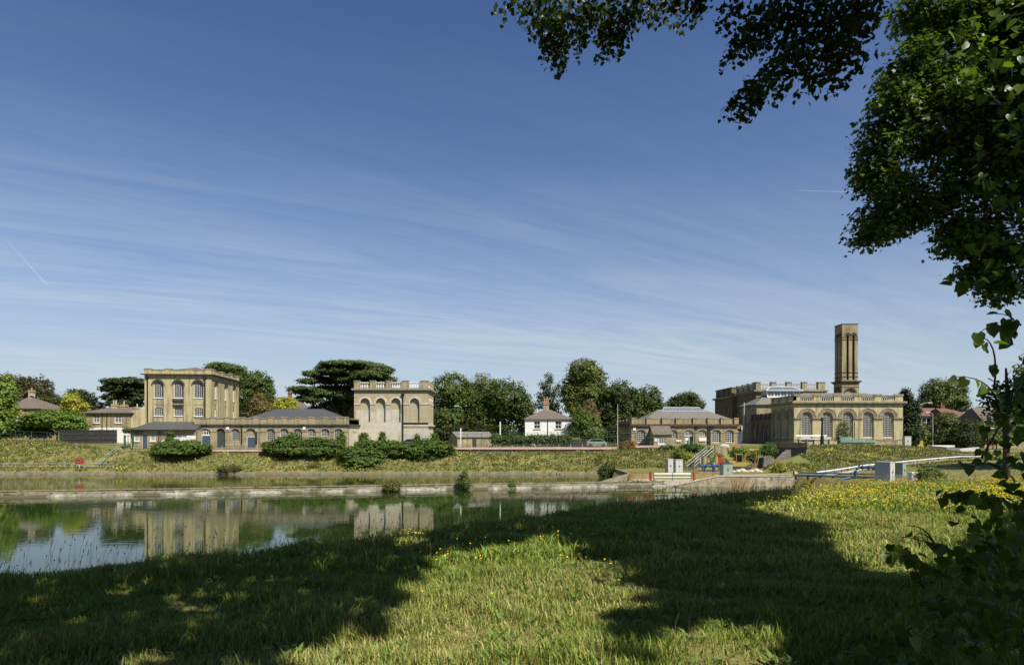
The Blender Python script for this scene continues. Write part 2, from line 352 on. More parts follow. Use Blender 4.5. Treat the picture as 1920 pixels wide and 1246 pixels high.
def build_ground():
    xs = np.concatenate([[-6000, -2500, -1000, -450, -260], np.arange(-190, -60, 2.5), np.arange(-60, 100, .8), np.arange(100, 200, 4), [260, 450, 1000, 2500, 6000]])
    ys = np.concatenate([[-400, -100, -40], np.arange(-20, 34, .75), np.arange(34, 60, 2), np.arange(60, 132, .6), np.arange(132, 180, 4), [220, 300, 500, 1000, 2500, 7000]])
    X, Y = np.meshgrid(xs, ys); Z = gz(X, Y); n, k = X.shape
    V = np.stack([X, Y, Z], -1).reshape(-1, 3); i = (np.arange(n - 1)[:, None] * k + np.arange(k - 1)[None]).ravel()
    F = np.stack([i, i + 1, i + k + 1, i + k], -1)
    m = bpy.data.materials.new('meadow ground'); m.use_nodes = True; nt = m.node_tree; b = nt.nodes['Principled BSDF']
    b.inputs['Roughness'].default_value = .95; b.inputs['Specular IOR Level'].default_value = .1
    tc = nd(nt, 'ShaderNodeTexCoord')
    def noise(s, dt=6):
        q = nd(nt, 'ShaderNodeTexNoise'); q.inputs['Scale'].default_value = s; q.inputs['Detail'].default_value = dt
        nt.links.new(tc.outputs['Object'], q.inputs['Vector']); return q.outputs[0]
    c = mixc(nt, ramp(nt, noise(.22), [(.35, 0.0), (.62, 1.0)]), (.10, .12, .03), (.2, .165, .065))
    c = mixc(nt, ramp(nt, noise(2.2), [(.35, 0.0), (.7, .8)]), c, (.10, .11, .03))
    c = mixc(nt, ramp(nt, noise(9), [(.5, 0.0), (.75, .6)]), c, (.3, .25, .11))
    nt.links.new(c, b.inputs['Base Color'])
    tag(npmesh('ground', V, F, m, smooth=True), kind='structure', label='grassy ground and banks around the ponds')
build_ground()
CURB = [(-190, 37.1), (-50, 67.3), (19.6, 82.3)]
def curb_y(x): return 67.3 + (x + 50) * (82.3 - 67.3) / 69.6
wat1 = water('near pond water', (.022, .042, .009), .004, 2.2); wat2 = water('far pond water', (.045, .052, .016), .008, 2.5)
tag(MB().poly([(-400, -200, 0), (400, -200, 0), (400, 81, 0), (60, 86, 0), (19.6, curb_y(19.6) + .6, 0), (-400, curb_y(-400) + .6, 0)]).build('near_pond_water', wat1), kind='structure')
tag(MB().poly([(-400, curb_y(-400) + .6, 0.0), (19.6, curb_y(19.6) + .6, 0.0), (34, 90, 0), (34, 108.5, 0.0), (-400, 108.5, 0.0)]).build('far_pond_water', wat2), kind='structure')
# ---------------------------------------------------------------- walls, openings, windows
class Fr:
    """a wall's own frame: origin, direction along it, outward normal"""
    def __init__(s, o, ud, n): s.o = Vector(o); s.u = Vector(ud); s.n = Vector(n)
    def p(s, u, z, n=0.0): return s.o + s.u * u + s.n * n + Vector((0, 0, z))
def fbox(mb, f, u0, u1, z0, z1, n0, n1):
    mb.new()
    c = [f.p(a, z, n) for z in (z0, z1) for (a, n) in ((u0, n1), (u1, n1), (u1, n0), (u0, n0))]
    k = len(mb.v); mb.v += [tuple(x) for x in c]
    mb.f += [tuple(k + i for i in q) for q in ((3, 2, 1, 0), (4, 5, 6, 7), (0, 1, 5, 4), (1, 2, 6, 5), (2, 3, 7, 6), (3, 0, 4, 7))]
def arcpts(op, k=10, grow=0.0):
    cx, hw, sill, spring, rise = op
    return [(cx - (hw + grow) * math.cos(math.pi * i / k), spring + (rise + (grow if rise else 0)) * math.sin(math.pi * i / k)) for i in range(k + 1)] if rise > 0 else [(cx - hw, spring), (cx + hw, spring)]
def wall(mb, f, u0, u1, z0, z1, ops=(), dep=.2, back=False, n=0.0):
    u = u0
    for op in sorted(ops):
        cx, hw, sill, spring, rise = op
        mb.poly([f.p(u, z0, n), f.p(cx - hw, z0, n), f.p(cx - hw, z1, n), f.p(u, z1, n)])
        if sill > z0 + .01: mb.poly([f.p(cx - hw, z0, n), f.p(cx + hw, z0, n), f.p(cx + hw, sill, n), f.p(cx - hw, sill, n)])
        A = arcpts(op)
        for a, b in zip(A, A[1:]):
            mb.poly([f.p(a[0], a[1], n), f.p(b[0], b[1], n), f.p(b[0], z1, n), f.p(a[0], z1, n)])
            mb.poly([f.p(a[0], a[1], n), f.p(a[0], a[1], n - dep), f.p(b[0], b[1], n - dep), f.p(b[0], b[1], n)])
        for s in (-1, 1):
            q = [f.p(cx + s * hw, sill, n), f.p(cx + s * hw, sill, n - dep), f.p(cx + s * hw, spring, n - dep), f.p(cx + s * hw, spring, n)]
            mb.poly(q if s < 0 else q[::-1])
        mb.poly([f.p(cx - hw, sill, n), f.p(cx + hw, sill, n), f.p(cx + hw, sill, n - dep), f.p(cx - hw, sill, n - dep)])
        if back: panel(mb, f, op, n - dep)
        u = cx + hw
    mb.poly([f.p(u, z0, n), f.p(u1, z0, n), f.p(u1, z1, n), f.p(u, z1, n)])
def panel(mb, f, op, n):
    cx, hw, sill, spring, rise = op
    mb.poly([f.p(cx - hw, sill, n), f.p(cx + hw, sill, n)] + [f.p(a, z, n) for a, z in arcpts(op)[::-1]])
def hood(mb, f, op, w, proj, n=0.0, k=12):
    mb.new()
    A = arcpts(op, k); B = arcpts(op, k, w)
    for i in range(k):
        a0, a1, b0, b1 = A[i], A[i + 1], B[i], B[i + 1]
        mb.poly([f.p(*a0, n + proj), f.p(*a1, n + proj), f.p(*b1, n + proj), f.p(*b0, n + proj)])
        mb.poly([f.p(*b0, n + proj), f.p(*b1, n + proj), f.p(*b1, n), f.p(*b0, n)])
        mb.poly([f.p(*a1, n + proj), f.p(*a0, n + proj), f.p(*a0, n), f.p(*a1, n)])
def window(par, f, op, n, cols=4, rows=6, t=.03, sill=True, m='white', g='glass', meet=None, fan=False, name='window', label=None):
    cx, hw, s0, spring, rise = op
    mb = MB(); panel(mb, f, op, n); w = mb.build(name, M[g], par)
    if label: w['label'] = label
    fb = MB(); t2 = t / 2
    def top(u):
        if rise <= 0: return spring
        q = max(0.0, 1 - ((u - cx) / hw) ** 2); return spring + rise * math.sqrt(q)
    for i in range(cols + 1):
        u = cx - hw + 2 * hw * i / cols; tt = t * (1.6 if i in (0, cols) else 1)
        u = min(max(u, cx - hw + tt / 2), cx + hw - tt / 2); fbox(fb, f, u - tt / 2, u + tt / 2, s0 + .01, max(top(u) - .02, s0 + .1), n + .012, n + .07)
    H = spring - s0
    for j in range(rows + 1):
        z = s0 + H * j / rows; tt = t * (1.7 if j in (0,) or (meet is not None and j == meet) else 1)
        fbox(fb, f, cx - hw + .01, cx + hw - .01, z + .012, z + .012 + tt, n + .015, n + .062)
    if rise > 0:
        A = arcpts(op, 10, -.01); B = arcpts(op, 10, -t * 1.6)
        for i in range(10):
            fb.poly([f.p(*B[i], n + .074), f.p(*B[i + 1], n + .074), f.p(*A[i + 1], n + .074), f.p(*A[i], n + .074)])
        if rise > .5 * hw:
            C = [(cx - hw * .5 * math.cos(math.pi * i / 8), spring + rise * .5 * math.sin(math.pi * i / 8)) for i in range(9)]
            for a, b in zip(C, C[1:]):
                fb.poly([f.p(a[0], a[1], n + .07), f.p(b[0], b[1], n + .07), f.p(b[0], b[1] + t, n + .07), f.p(a[0], a[1] + t, n + .07)])
    if sill: fbox(fb, f, cx - hw - .1, cx + hw + .1, s0 - .13, s0 - .005, n, n + .26)
    fb.build('window_frame', M[m], w); return w
def door(par, f, u0, u1, z0, z1, m, n=-.1, leaves=1, fr='white', handle=True):
    mb = MB(); fbox(mb, f, u0, u1, z0, z1, n, n + .05); w = (u1 - u0) / leaves
    for i in range(leaves):
        for (a, b) in ((.12, .45), (.55, .9)):
            fbox(mb, f, u0 + w * i + .14, u0 + w * (i + 1) - .14, z0 + (z1 - z0) * a, z0 + (z1 - z0) * b, n + .052, n + .07)
    d = mb.build('door', M[m], par); fb = MB()
    fbox(fb, f, u0 - .09, u0 - .003, z0, z1 + .09, n, n + .1); fbox(fb, f, u1 + .003, u1 + .09, z0, z1 + .09, n, n + .1); fbox(fb, f, u0 - .003, u1 + .003, z1 + .003, z1 + .09, n, n + .097)
    fb.build('door_frame', M[fr], d); return d
def ringbox(mb, x0, x1, y0, y1, z0, z1, out, thick):
    """a band round a rectangular block"""
    a, b, c, d = x0 - out, x1 + out, y0 - out, y1 + out
    mb.box(a, b, c, y0 + thick, z0, z1); mb.box(a, b, y1 - thick, d, z0, z1)
    mb.box(a, x0 + thick, y0 + thick, y1 - thick, z0, z1); mb.box(x1 - thick, b, y0 + thick, y1 - thick, z0, z1)
def hip(mb, x0, x1, y0, y1, z0, z1, rx0, rx1, ry=None, over=.4, rake=.12):
    ry = (y0 + y1) / 2 if ry is None else ry
    a, b, c, d = x0 - over, x1 + over, y0 - over, y1 + over
    for dz in (0,):
        A, B, C, D = (a, c, z0), (b, c, z0), (b, d, z0), (a, d, z0); R0, R1 = (rx0, ry, z1), (rx1, ry, z1)
        mb.poly([A, B, R1, R0]); mb.poly([C, D, R0, R1]); mb.poly([D, A, R0])
        mb.poly([B, C, R1])
    mb.box(a, b, c, d, z0 - rake, z0 - .002)
def balusters(mb, f, u0, u1, z0, z1, n, k, w=.09):
    h = z1 - z0
    for i in range(k):
        u = u0 + (u1 - u0) * (i + .5) / k; c = f.p(u, z0, n)
        mb.lathe(c, [(w * .75, 0), (w * .75, h * .1), (w, h * .3), (w * .5, h * .6), (w * .5, h * .85), (w * .8, h)], 6)
class Bld:
    def __init__(s, name, label, px0, D, base_py=None, base_z=None, rz=0, cat='building'):
        s.D = D; s.k = D / FPX; s.px0 = px0; s.x0 = (px0 - 960) * s.k
        s.zb = base_z if base_z is not None else EYE - (base_py - HY) * s.k
        s.o = thing(name, label, cat, (s.x0, D, s.zb), rz); s.F = Fr((0, 0, 0), (1, 0, 0), (0, -1, 0))
    def U(s, px): return (px - s.px0) * s.k
    def Z(s, py): return EYE - (py - HY) * s.k - s.zb
    def right(s, x): return Fr((x, 0, 0), (0, 1, 0), (1, 0, 0))
    def left(s, x, dep): return Fr((x, dep, 0), (0, -1, 0), (-1, 0, 0))
def chimney(parent, x, y, z0, z1, w, d, m='brickG', pots=2, pot='terracotta', ph=.6):
    mb = MB(); mb.box(x - w / 2, x + w / 2, y - d / 2, y + d / 2, z0, z1); mb.box(x - w / 2 - .1, x + w / 2 + .1, y - d / 2 - .1, y + d / 2 + .1, z1 - .35, z1 - .18)
    mb.box(x - w / 2 - .05, x + w / 2 + .05, y - d / 2 - .05, y + d / 2 + .05, z1 + .002, z1 + .08)
    c = mb.build('chimney', M[m], parent)
    for i in range(pots):
        q = MB(); px = x + (i - (pots - 1) / 2) * w / max(pots, 1) * .95; q.lathe((px, y, z1 + .08), [(.13, 0), (.11, ph * .6), (.14, ph * .9), (.12, ph)], 8); q.build('chimney_pot', M[pot], c)
    return c
def rearwalls(mb, W_, dep, z1, left=True, right=True, z0=0):
    mb.poly([(W_, dep, z0), (0, dep, z0), (0, dep, z1), (W_, dep, z1)])
    if left: mb.poly([(0, dep, z0), (0, 0, z0), (0, 0, z1), (0, dep, z1)])
    if right: mb.poly([(W_, 0, z0), (W_, dep, z0), (W_, dep, z1), (W_, 0, z1)])
# ---------------------------------------------------------------- A: three-storey engine house on the left
def engine_house_left():
    b = Bld('engine_house', 'tall three-storey yellow brick engine house with round-arched windows and plain parapet', 271, 123, base_z=3.9, rz=math.radians(5))
    U, Z, o = b.U, b.Z, b.o; Wd = U(392); dep = 16.0; top = Z(702)
    cs = [295, 331.5, 367.5]; mb = MB(); F = b.F
    rec = [(U(c), .98, 0.0, Z(722.5), .98) for c in cs]
    wall(mb, F, 0, Wd, 0, top, rec, .3)
    R = b.right(Wd); vs = [2.6, 8.2, 13.2]; rr = [(v, .95, 0.0, Z(722.5), .95) for v in vs]
    wall(mb, R, 0, dep, 0, top, rr, .3)
    rearwalls(mb, Wd, dep, top, right=False)
    for fr, lst in ((F, [U(c) for c in cs]), (R, vs)):
        for i, c in enumerate(lst):
            hw = .95
            w1 = (c, .76, Z(779), Z(766.5), .28); w2 = (c, .78, Z(745), Z(722), .78)
            wall(mb, fr, c - .97, c + .97, 0, Z(756), [w1] if not (fr is R and i == 1) else [], .14, n=-.3)
            wall(mb, fr, c - .97, c + .97, Z(756), Z(712.5), [w2], .14, n=-.3)
            fbox(mb, fr, c - .8, c + .8, Z(757.5), Z(748.5), -.3, -.24)
    mb.build('wall', M['brickA'], o)
    for fr, lst in ((F, [U(c) for c in cs]), (R, vs)):
        for i, c in enumerate(lst):
            if not (fr is R and i == 1): window(o, fr, (c, .76, Z(779), Z(766.5), .28), -.44, 5, 4)
            window(o, fr, (c, .78, Z(745), Z(722), .78), -.44, 5, 6)
    mb = MB().each()
    for fr, lst in ((F, [U(c) for c in cs]), (R, vs)):
        for c in lst: hood(mb, fr, (c, .98 if fr is F else .95, 0, Z(722.5), .98 if fr is F else .95), .2, .06)
    c1 = U(331.5); fbox(mb, F, c1 - 1.0, c1 + 1.0, Z(750.5), Z(748), -.28, .12); fbox(mb, F, c1 - 1.0, c1 + 1.0, Z(759.5), Z(758), -.28, .08)
    mb.build('arch_moulding', M['soot'], o)
    mb = MB(); ringbox(mb, 0, Wd, 0, dep, top + .002, Z(700.5), .55, .5); mb.build('cornice', M['soot'], o)
    mb = MB(); ringbox(mb, 0, Wd, 0, dep, Z(700.5) + .002, Z(693.2), .02, .4)
    mb.each()
    for c in (277, 314, 350, 386): mb.box(U(c) - .6, U(c) + .6, -.14, .5, Z(700.5) + .003, Z(692.2))
    for v in (1.2, 6, 11, 15.4): mb.box(Wd - .5, Wd + .14, v - .6, v + .6, Z(700.5) + .003, Z(692.2))
    mb.build('parapet', M['brickA'], o, alt='pedestal')
    mb = MB(); ringbox(mb, 0, Wd, 0, dep, Z(693.2) + .003, Z(692), .1, .55)
    mb.each()
    for c in (277, 314, 350, 386): mb.box(U(c) - .65, U(c) + .65, -.2, .6, Z(692) + .003, Z(690))
    for v in (1.2, 6, 11, 15.4): mb.box(Wd - .6, Wd + .2, v - .65, v + .65, Z(692) + .003, Z(690))
    mb.build('parapet_coping', M['stone'], o)
    mb = MB(); hip(mb, .6, Wd - .6, .6, dep - .6, Z(696), Z(680), Wd * .5, Wd * .5 + .5, over=0); mb.build('roof', M['slatebr'], o)
    for u in (U(276.8), U(381)):
        mb = MB(); mb.tube([(u, -.12, .5), (u, -.12, Z(707))], .1, 6); mb.box(u - .2, u + .2, -.3, -.02, Z(709), Z(706)); mb.build('drainpipe', M['black'], o)
engine_house_left()
# ---------------------------------------------------------------- B: low slate-roofed range
def low_range():
    b = Bld('low_slate_roofed_range', 'low brick range with dark slate lean-to roof, below the tall three-storey house', 245, 120, base_z=3.9)
    U, Z, o = b.U, b.Z, b.o; Wd = U(368); F = b.F; dep = 2.6; ev = Z(805.5)
    ws = [(256.5, 1), (286.5, 1), (329, .8), (344, .6)]; ops = [(U(c), .5 * s + .02, Z(826.5), Z(814), 0) for c, s in ws]; dr = (U(271.5), .42, .0, Z(813.5), 0)
    mb = MB(); wall(mb, F, 0, Wd, 0, ev, ops + [dr], .12); rearwalls(mb, Wd, dep, ev); mb.build('wall', M['brickC'], o)
    for op in ops: window(o, F, op, -.12, 4, 3, .075)
    door(o, F, dr[0] - .4, dr[0] + .4, .02, dr[3] - .1, 'bluedoor', n=-.11)
    mb = MB(); t = Z(789.5); 
    A, B_, C, D_ = (-.35, -.5, ev), (Wd, -.5, ev), (Wd, dep + .4, t), (2.3, dep + .4, t); E = (-.35, dep + .4, ev)
    mb.poly([A, B_, C, D_]); mb.poly([A, D_, E]); mb.poly([A, E, (Wd, dep + .4, ev), B_]); mb.poly([B_, (Wd, dep + .4, ev), C]); mb.build('roof', M['slate'], o)
    mb = MB(); mb.box(-.4, Wd, -.62, -.5, ev - .1, ev + .05); mb.build('gutter', M['black'], o)
    mb = MB(); mb.tube([(U(298), -.1, 0), (U(298), -.1, ev)], .05); mb.build('drainpipe', M['black'], o)
    mb = MB(); fbox(mb, F, U(350), U(367), Z(823), Z(816), .01, .06); s = mb.build('notice_board', M['white'], o)
low_range()
# ---------------------------------------------------------------- C: long single-storey range
def long_range():
    b = Bld('long_single_storey_range', 'long single-storey brick range with arched windows, parapet and dark hipped roof left of centre', 365, 122, base_z=3.95)
    U, Z, o = b.U, b.Z, b.o; Wd = U(652); F = b.F; dep = 9; top = Z(797)
    W1 = [441.5, 507.5, 558.5, 634.5]; W2 = [533, 584, 609.7]; D1 = [(385.5, .85), (414, .75), (470.5, .8)]
    hw = .72; op1 = [(U(c), hw, Z(826), Z(809), .55) for c in W1]; op2 = [(U(c), hw, Z(817), Z(809), .55) for c in W2]; op3 = [(U(c), h, 0.0, Z(809), .6) for c, h in D1]
    mb = MB(); wall(mb, F, 0, Wd, 0, top, op1 + op2 + op3, .28)
    R = b.right(Wd); sa = [(4.4, .45, 0.0, Z(812), .45), (6.4, .45, 0.0, Z(812), .45)]
    rearwalls(mb, Wd, dep, top, right=False); 
    for c, h in D1[2:]: panel(mb, F, (U(c), h, Z(817.5), Z(809), .6), -.27)
    mb.build('wall', M['brickC'], o)
    mb = MB(); wall(mb, R, 0, 1.0, 0, top, [], .2); mb.build('corner_pier', M['brickG'], o)
    mb = MB(); wall(mb, R, 1.0, dep, 0, Z(786), sa, .25, back=True); mb.build('rendered_side_wall', M['pale'], o)
    for op in op1: window(o, F, op, -.28, 4, 5)
    for op in op2: window(o, F, op, -.28, 5, 3)
    u = U(385.5); window(o, F, (u, .85, Z(815.5), Z(809), .6), -.28, 4, 1, .09, sill=False, name='fanlight'); door(o, F, u - .72, u + .72, .02, Z(816.5), 'bluedoor', n=-.28, leaves=2)
    u = U(414); mb = MB(); panel(mb, F, (u, .75, .02, Z(809), .6), -.27); mb.build('door', M['darkrail'], o)  # green door painted dark: the doorway's shadow is put into its colour
    u = U(470.5); door(o, F, u - .72, u + .72, .02, Z(819), 'bluedoor', n=-.26, leaves=2)
    mb = MB().each(); us = sorted([(op[0], op[1]) for op in op1 + op2 + op3]); u0 = 0
    for c, h in us + [(Wd + .4, .4)]:
        if c - h - u0 > .1: fbox(mb, F, u0, c - h, Z(809.5), Z(807.3), 0, .07)
        u0 = c + h
    for op in op1 + op2 + op3: hood(mb, F, (op[0], op[1], op[2], op[3], op[4]), .16, .05)
    mb.build('impost_band', M['stone'], o)
    mb = MB(); ringbox(mb, 0, Wd, 0, dep, top + .002, Z(794.6), .32, .4); mb.build('cornice', M['soot'], o)
    mb = MB(); fbox(mb, F, 0, Wd, top, Z(794.5), .3, .36)
    mb = MB(); ringbox(mb, 0, Wd, 0, dep, Z(794.6) + .002, Z(784.3), .0, .35)
    ps = [368] + [366 + 27 * i + 6 for i in range(1, 5)] + [507 + 25.5 * i for i in range(-0, 6)] + [650]
    mb.each()
    for c in ps: mb.box(max(U(c) - .5, -.05), min(U(c) + .5, Wd + .04), -.1, .42, Z(794.6) + .003, Z(783))
    mb.build('parapet', M['brickC'], o, alt='pedestal')
    mb = MB(); ringbox(mb, 0, Wd, 0, dep, Z(784.3) + .003, Z(783.1), .07, .45)
    mb.each()
    for c in ps: mb.box(max(U(c) - .55, -.1), min(U(c) + .55, Wd + .09), -.16, .5, Z(783) + .004, Z(781))
    mb.build('parapet_coping', M['stone'], o)
    mb = MB().each(); fbox(mb, F, U(452.5), U(454.5), Z(832), Z(797), .02, .12); fbox(mb, F, U(480), U(482), Z(832), Z(809), .02, .12); mb.build('drainpipe', M['black'], o)
    for c, y0, y1, w in ((427, 800, 805, 3), (570.5, 799, 805, 2.6)):
        mb = MB(); fbox(mb, F, U(c - w), U(c + w), Z(y1), Z(y0), .08, .12); mb.build('wall_plate', M['white'], o)
    mb = MB(); hip(mb, U(458), U(636), .8, dep - .8, Z(783), Z(764.5), U(503), U(594), over=0); mb.build('roof', M['slate'], o)
long_range()
# ---------------------------------------------------------------- D: block with white balustrade
def balustraded_block():
    b = Bld('balustraded_block', 'two-storey brick block with four blind arches, pale render below and white balustrade, left of centre', 664, 131, base_z=4.1)
    U, Z, o = b.U, b.Z, b.o; Wd = U(803); F = b.F; dep = 8.5; top = Z(733)
    cs = [684.7, 713.7, 742.3, 777.5]; hw = .92; ops = [(U(c), hw, Z(791), Z(755.5), .98) for c in cs]
    mb = MB(); wall(mb, F, 0, Wd, Z(792), top, ops, .45, back=True)
    R = b.right(Wd); vs = [1.9, 4.3, 6.7]; so_ = [(v, .55, Z(790), Z(754), .55) for v in vs]
    wall(mb, R, 0, dep, Z(792), top, so_, .3, back=True); rearwalls(mb, Wd, dep, top, right=False); mb.build('wall', M['brickD'], o)
    mb = MB(); low = [(v, .38, .0, Z(806), .38) for v in vs]
    wall(mb, F, U(755), Wd, 0, Z(799), [], .2, n=.02); wall(mb, R, 0, dep, 0, Z(792), low, .3, back=True, n=.0); mb.build('lower_wall', M['plaster'], o)
    mb = MB(); k = [(0, Z(792)), (U(669), Z(767)), (U(675.8), Z(767))]
    fbox(mb, F, 0, U(754), 0, Z(791.4), -.2, .035)
    for a, c, t in ((667.5, 675.9, 768), (694.2, 704.4, 771), (723.0, 733.2, 768), (751.2, 754, 775)): fbox(mb, F, U(a), U(c), Z(791.4) + .002, Z(t), -.2, .035)
    for c, t in zip(cs[:3], (767, 765, 767)): fbox(mb, F, U(c) - hw + .003, U(c) + hw - .003, Z(790.8), Z(t), -.6, -.43)
    mb.build('render_patch', M['plaster'], o)
    mb = MB().each()
    for op in ops: hood(mb, F, (op[0], hw, 0, Z(755.5), .98), .36, .13)
    for op in so_: hood(mb, R, (op[0], .55, 0, Z(754), .55), .3, .12)
    mb.build('arch_moulding', M['pale'], o)
    mb = MB().each(); u0 = 0
    for c in cs + [803 + 9]:
        e = min(U(c) - hw, Wd); fbox(mb, F, u0, e, Z(758.5), Z(755.4), 0, .1); u0 = U(c) + hw
    v0 = 0
    for v in vs + [dep + .55]:
        fbox(mb, R, v0, min(v - .55, dep), Z(757), Z(754), 0, .1); v0 = v + .55
    mb.build('impost_band', M['pale'], o)
    mb = MB(); fbox(mb, F, U(756.8), Wd + .3, Z(798.5), Z(795.5), 0, .2); fbox(mb, F, U(756.8), Wd, Z(800.5), Z(798.5), 0, .12); fbox(mb, R, 0, dep, Z(798.5), Z(795.5), 0, .3); mb.build('string_course', M['pale'], o)
    mb = MB(); ringbox(mb, 0, Wd, 0, dep, top + .002, Z(731), .2, .4); ringbox(mb, 0, Wd, 0, dep, Z(731) + .002, Z(728), .45, .4); mb.build('cornice', M['stone'], o)
    mb = MB(); ringbox(mb, 0, Wd, 0, dep, Z(728) + .002, Z(726.6), .0, .45)
    pd = [(665, 674), (695, 704), (724.5, 733.5), (754, 766), (789, 803)]
    for a, c in pd: mb.box(U(a) - .1, U(c), -.12, .75, Z(728) + .003, Z(714.5))
    sp = [(3.6, 4.6), (7.4, 8.5)]
    for a, c in sp: mb.box(Wd - .7, Wd + .1, a, c, Z(728) + .003, Z(714.5))
    mb.build('parapet', M['brickC'], o, alt='pedestal')
    mb = MB()
    mb.each()
    for a, c in pd: mb.box(U(a) - .18, U(c) + .08, -.2, .83, Z(714.5) + .002, Z(713))
    for a, c in sp: mb.box(Wd - .78, Wd + .18, a - .08, c + .08, Z(714.5) + .002, Z(713))
    mb.build('parapet_coping', M['stone'], o)
    for i in range(4):
        a, c = U(pd[i][1]), U(pd[i + 1][0]) - .1; mb = MB(); balusters(mb, F, a + .05, c - .05, Z(726.5), Z(717.4), -.25, 6, .12); mb.box(a + .002, c - .002, .08, .42, Z(717.3), Z(716)); mb.build('balustrade', M['white'], o)
    for a, c in ((.8, 3.6), (4.6, 7.4)):
        mb = MB(); balusters(mb, R, a, c, Z(726.5), Z(717.4), -.25, 5, .12); mb.box(Wd - .42, Wd - .08, a + .002, c - .002, Z(717.3), Z(716)); mb.build('balustrade', M['white'], o)
    mb = MB(); mb.box(.3, Wd - .3, .3, dep - .3, Z(729), Z(728)); mb.build('roof', M['lead'], o)
    u = U(755.6); mb = MB(); mb.tube([(u, -.18, 0), (u, -.18, Z(738))], .13, 6); mb.box(u - .3, u + .3, -.4, -.05, Z(741), Z(738)); mb.build('drainpipe', M['black'], o)
balustraded_block()
# ---------------------------------------------------------------- F: white cottage, huts and houses
def cottage():
    b = Bld('white_cottage', 'small whitewashed cottage with hipped brown roof and one central chimney', 984.5, 133, base_z=4.2)
    U, Z, o = b.U, b.Z, b.o; Wd = U(1072); F = b.F; dep = 8.5; ev = Z(785)
    ops = [(U(1007), .62, Z(803.5), Z(790), 0), (U(1047), .62, Z(803.5), Z(790), 0)]
    mb = MB(); wall(mb, F, 0, Wd, 0, ev, ops, .12); rearwalls(mb, Wd, dep, ev); mb.build('wall', M['whitewall'], o)
    for op in ops: window(o, F, op, -.12, 2, 2, .08, m='grey', meet=1)
    mb = MB(); hip(mb, 0, Wd, 0, dep, ev, Z(766), U(1021), U(1034), over=.32); mb.build('roof', M['slatebr'], o)
    chimney(o, U(1026), dep / 2, Z(770), Z(753), 1.1, .8, 'brickC', 3, ph=.85)
    mb = MB(); mb.tube([(U(1027), -.09, 0), (U(1027), -.09, ev)], .06); mb.build('drainpipe', M['black'], o)
    mb = MB(); mb.box(-1.3, -.01, 2.2, 7, 0, Z(800)); mb.poly([(-1.5, 2, Z(800) + .004), (-.01, 2, Z(796)), (-.01, 7.2, Z(796)), (-1.5, 7.2, Z(800) + .004)]); mb.build('lean_to', M['darkwood'], o)
cottage()
def hut():
    g = thing('brick_hut', 'small brick hut with shallow grey gabled roof behind the terrace railing', 'hut', (-9.6, 120, 3.9), math.radians(32))
    Wd, dep, ev, rd = 7.2, 3.4, 1.9, 2.75; mb = MB(); rearwalls(mb, Wd, dep, ev); mb.poly([(0, 0, 0), (Wd, 0, 0), (Wd, 0, ev), (0, 0, ev)])
    mb.poly([(0, 0, ev), (0, dep / 2, rd), (0, dep, ev)]); mb.poly([(Wd, 0, ev), (Wd, dep, ev), (Wd, dep / 2, rd)]); mb.build('wall', M['brickC'], g)
    mb = MB()
    for s in (0, 1):
        y = -.2 if s == 0 else dep + .2; z = ev - .08; q = [(-.2, y, z), (Wd + .2, y, z), (Wd + .2, dep / 2, rd + .05), (-.2, dep / 2, rd + .05)]; mb.poly(q); mb.poly([(a, c, e + .1) for a, c, e in q])
        mb.poly([(-.2, y, z), (-.2, y, z + .1), (-.2, dep / 2, rd + .15), (-.2, dep / 2, rd + .05)])
    mb.build('roof', M['slatel'], g); mb = MB(); fbox(mb, Fr((0, 0, 0), (1, 0, 0), (0, -1, 0)), 3, 3.8, .02, 1.75, 0, .06); mb.build('door', M['darkwood'], g)
hut()
def brick_house():
    b = Bld('brick_house', 'two-storey brown brick house with white ground-floor band and hipped roof beside the left engine house', 158, 134, base_z=4.6)
    U, Z, o = b.U, b.Z, b.o; Wd = U(245); F = b.F; dep = 9; ev = Z(773)
    ops = [(U(181), .62, Z(792.5), Z(780), 0), (U(221.5), .68, Z(792.5), Z(780), 0)]; z1 = Z(801)
    mb = MB(); wall(mb, F, 0, Wd, z1, ev, ops, .12); rearwalls(mb, Wd, dep, ev); mb.build('wall', M['brickG'], o)
    g = (U(181.5), .55, Z(811), Z(805.5), 0); mb = MB(); wall(mb, F, 0, Wd, 0, z1 - .002, [g], .1, n=.03); mb.build('painted_ground_floor', M['white'], o)
    for op in ops: window(o, F, op, -.12, 2, 4, .07)
    window(o, F, g, -.07, 2, 2, .05, sill=False)
    mb = MB(); hip(mb, 0, Wd, 0, dep, ev, Z(761), U(185), U(228), over=.5); mb.build('roof', M['slatebr'], o)
    mb = MB(); R = b.right(Wd); e2 = Z(770)
    mb.poly([(Wd, .1, 0), (Wd + 3.2, 2.5, 0), (Wd + 3.2, 2.5, Z(759)), (Wd, .1, e2 - .1)]); mb.poly([(Wd + 3.2, 2.5, 0), (Wd + 3.2, 8, 0), (Wd + 3.2, 8, Z(759)), (Wd + 3.2, 2.5, Z(759))]); mb.poly([(Wd, .1, e2 - .1), (Wd + 3.2, 2.5, Z(759)), (Wd + 3.2, 8, Z(759)), (Wd, 8, e2)]); mb.build('side_wing', M['brickA'], o)
    mb = MB().each(); mb.tube([(U(192), -.1, 0), (U(192), -.1, ev)], .07); mb.tube([(U(201), -.1, 0), (U(201), -.1, ev)], .07); mb.build('drainpipe', M['black'], o)
    chimney(o, U(196), 3.5, Z(770), Z(756), 1.0, .8, 'brickA', 2, 'pale', .7); chimney(o, U(211), 4, Z(770), Z(757), 1.2, .8, 'brickA', 1, 'pale'); chimney(o, U(231), 5, Z(770), Z(761), .6, .6, 'brickA', 1, 'pale')
brick_house()
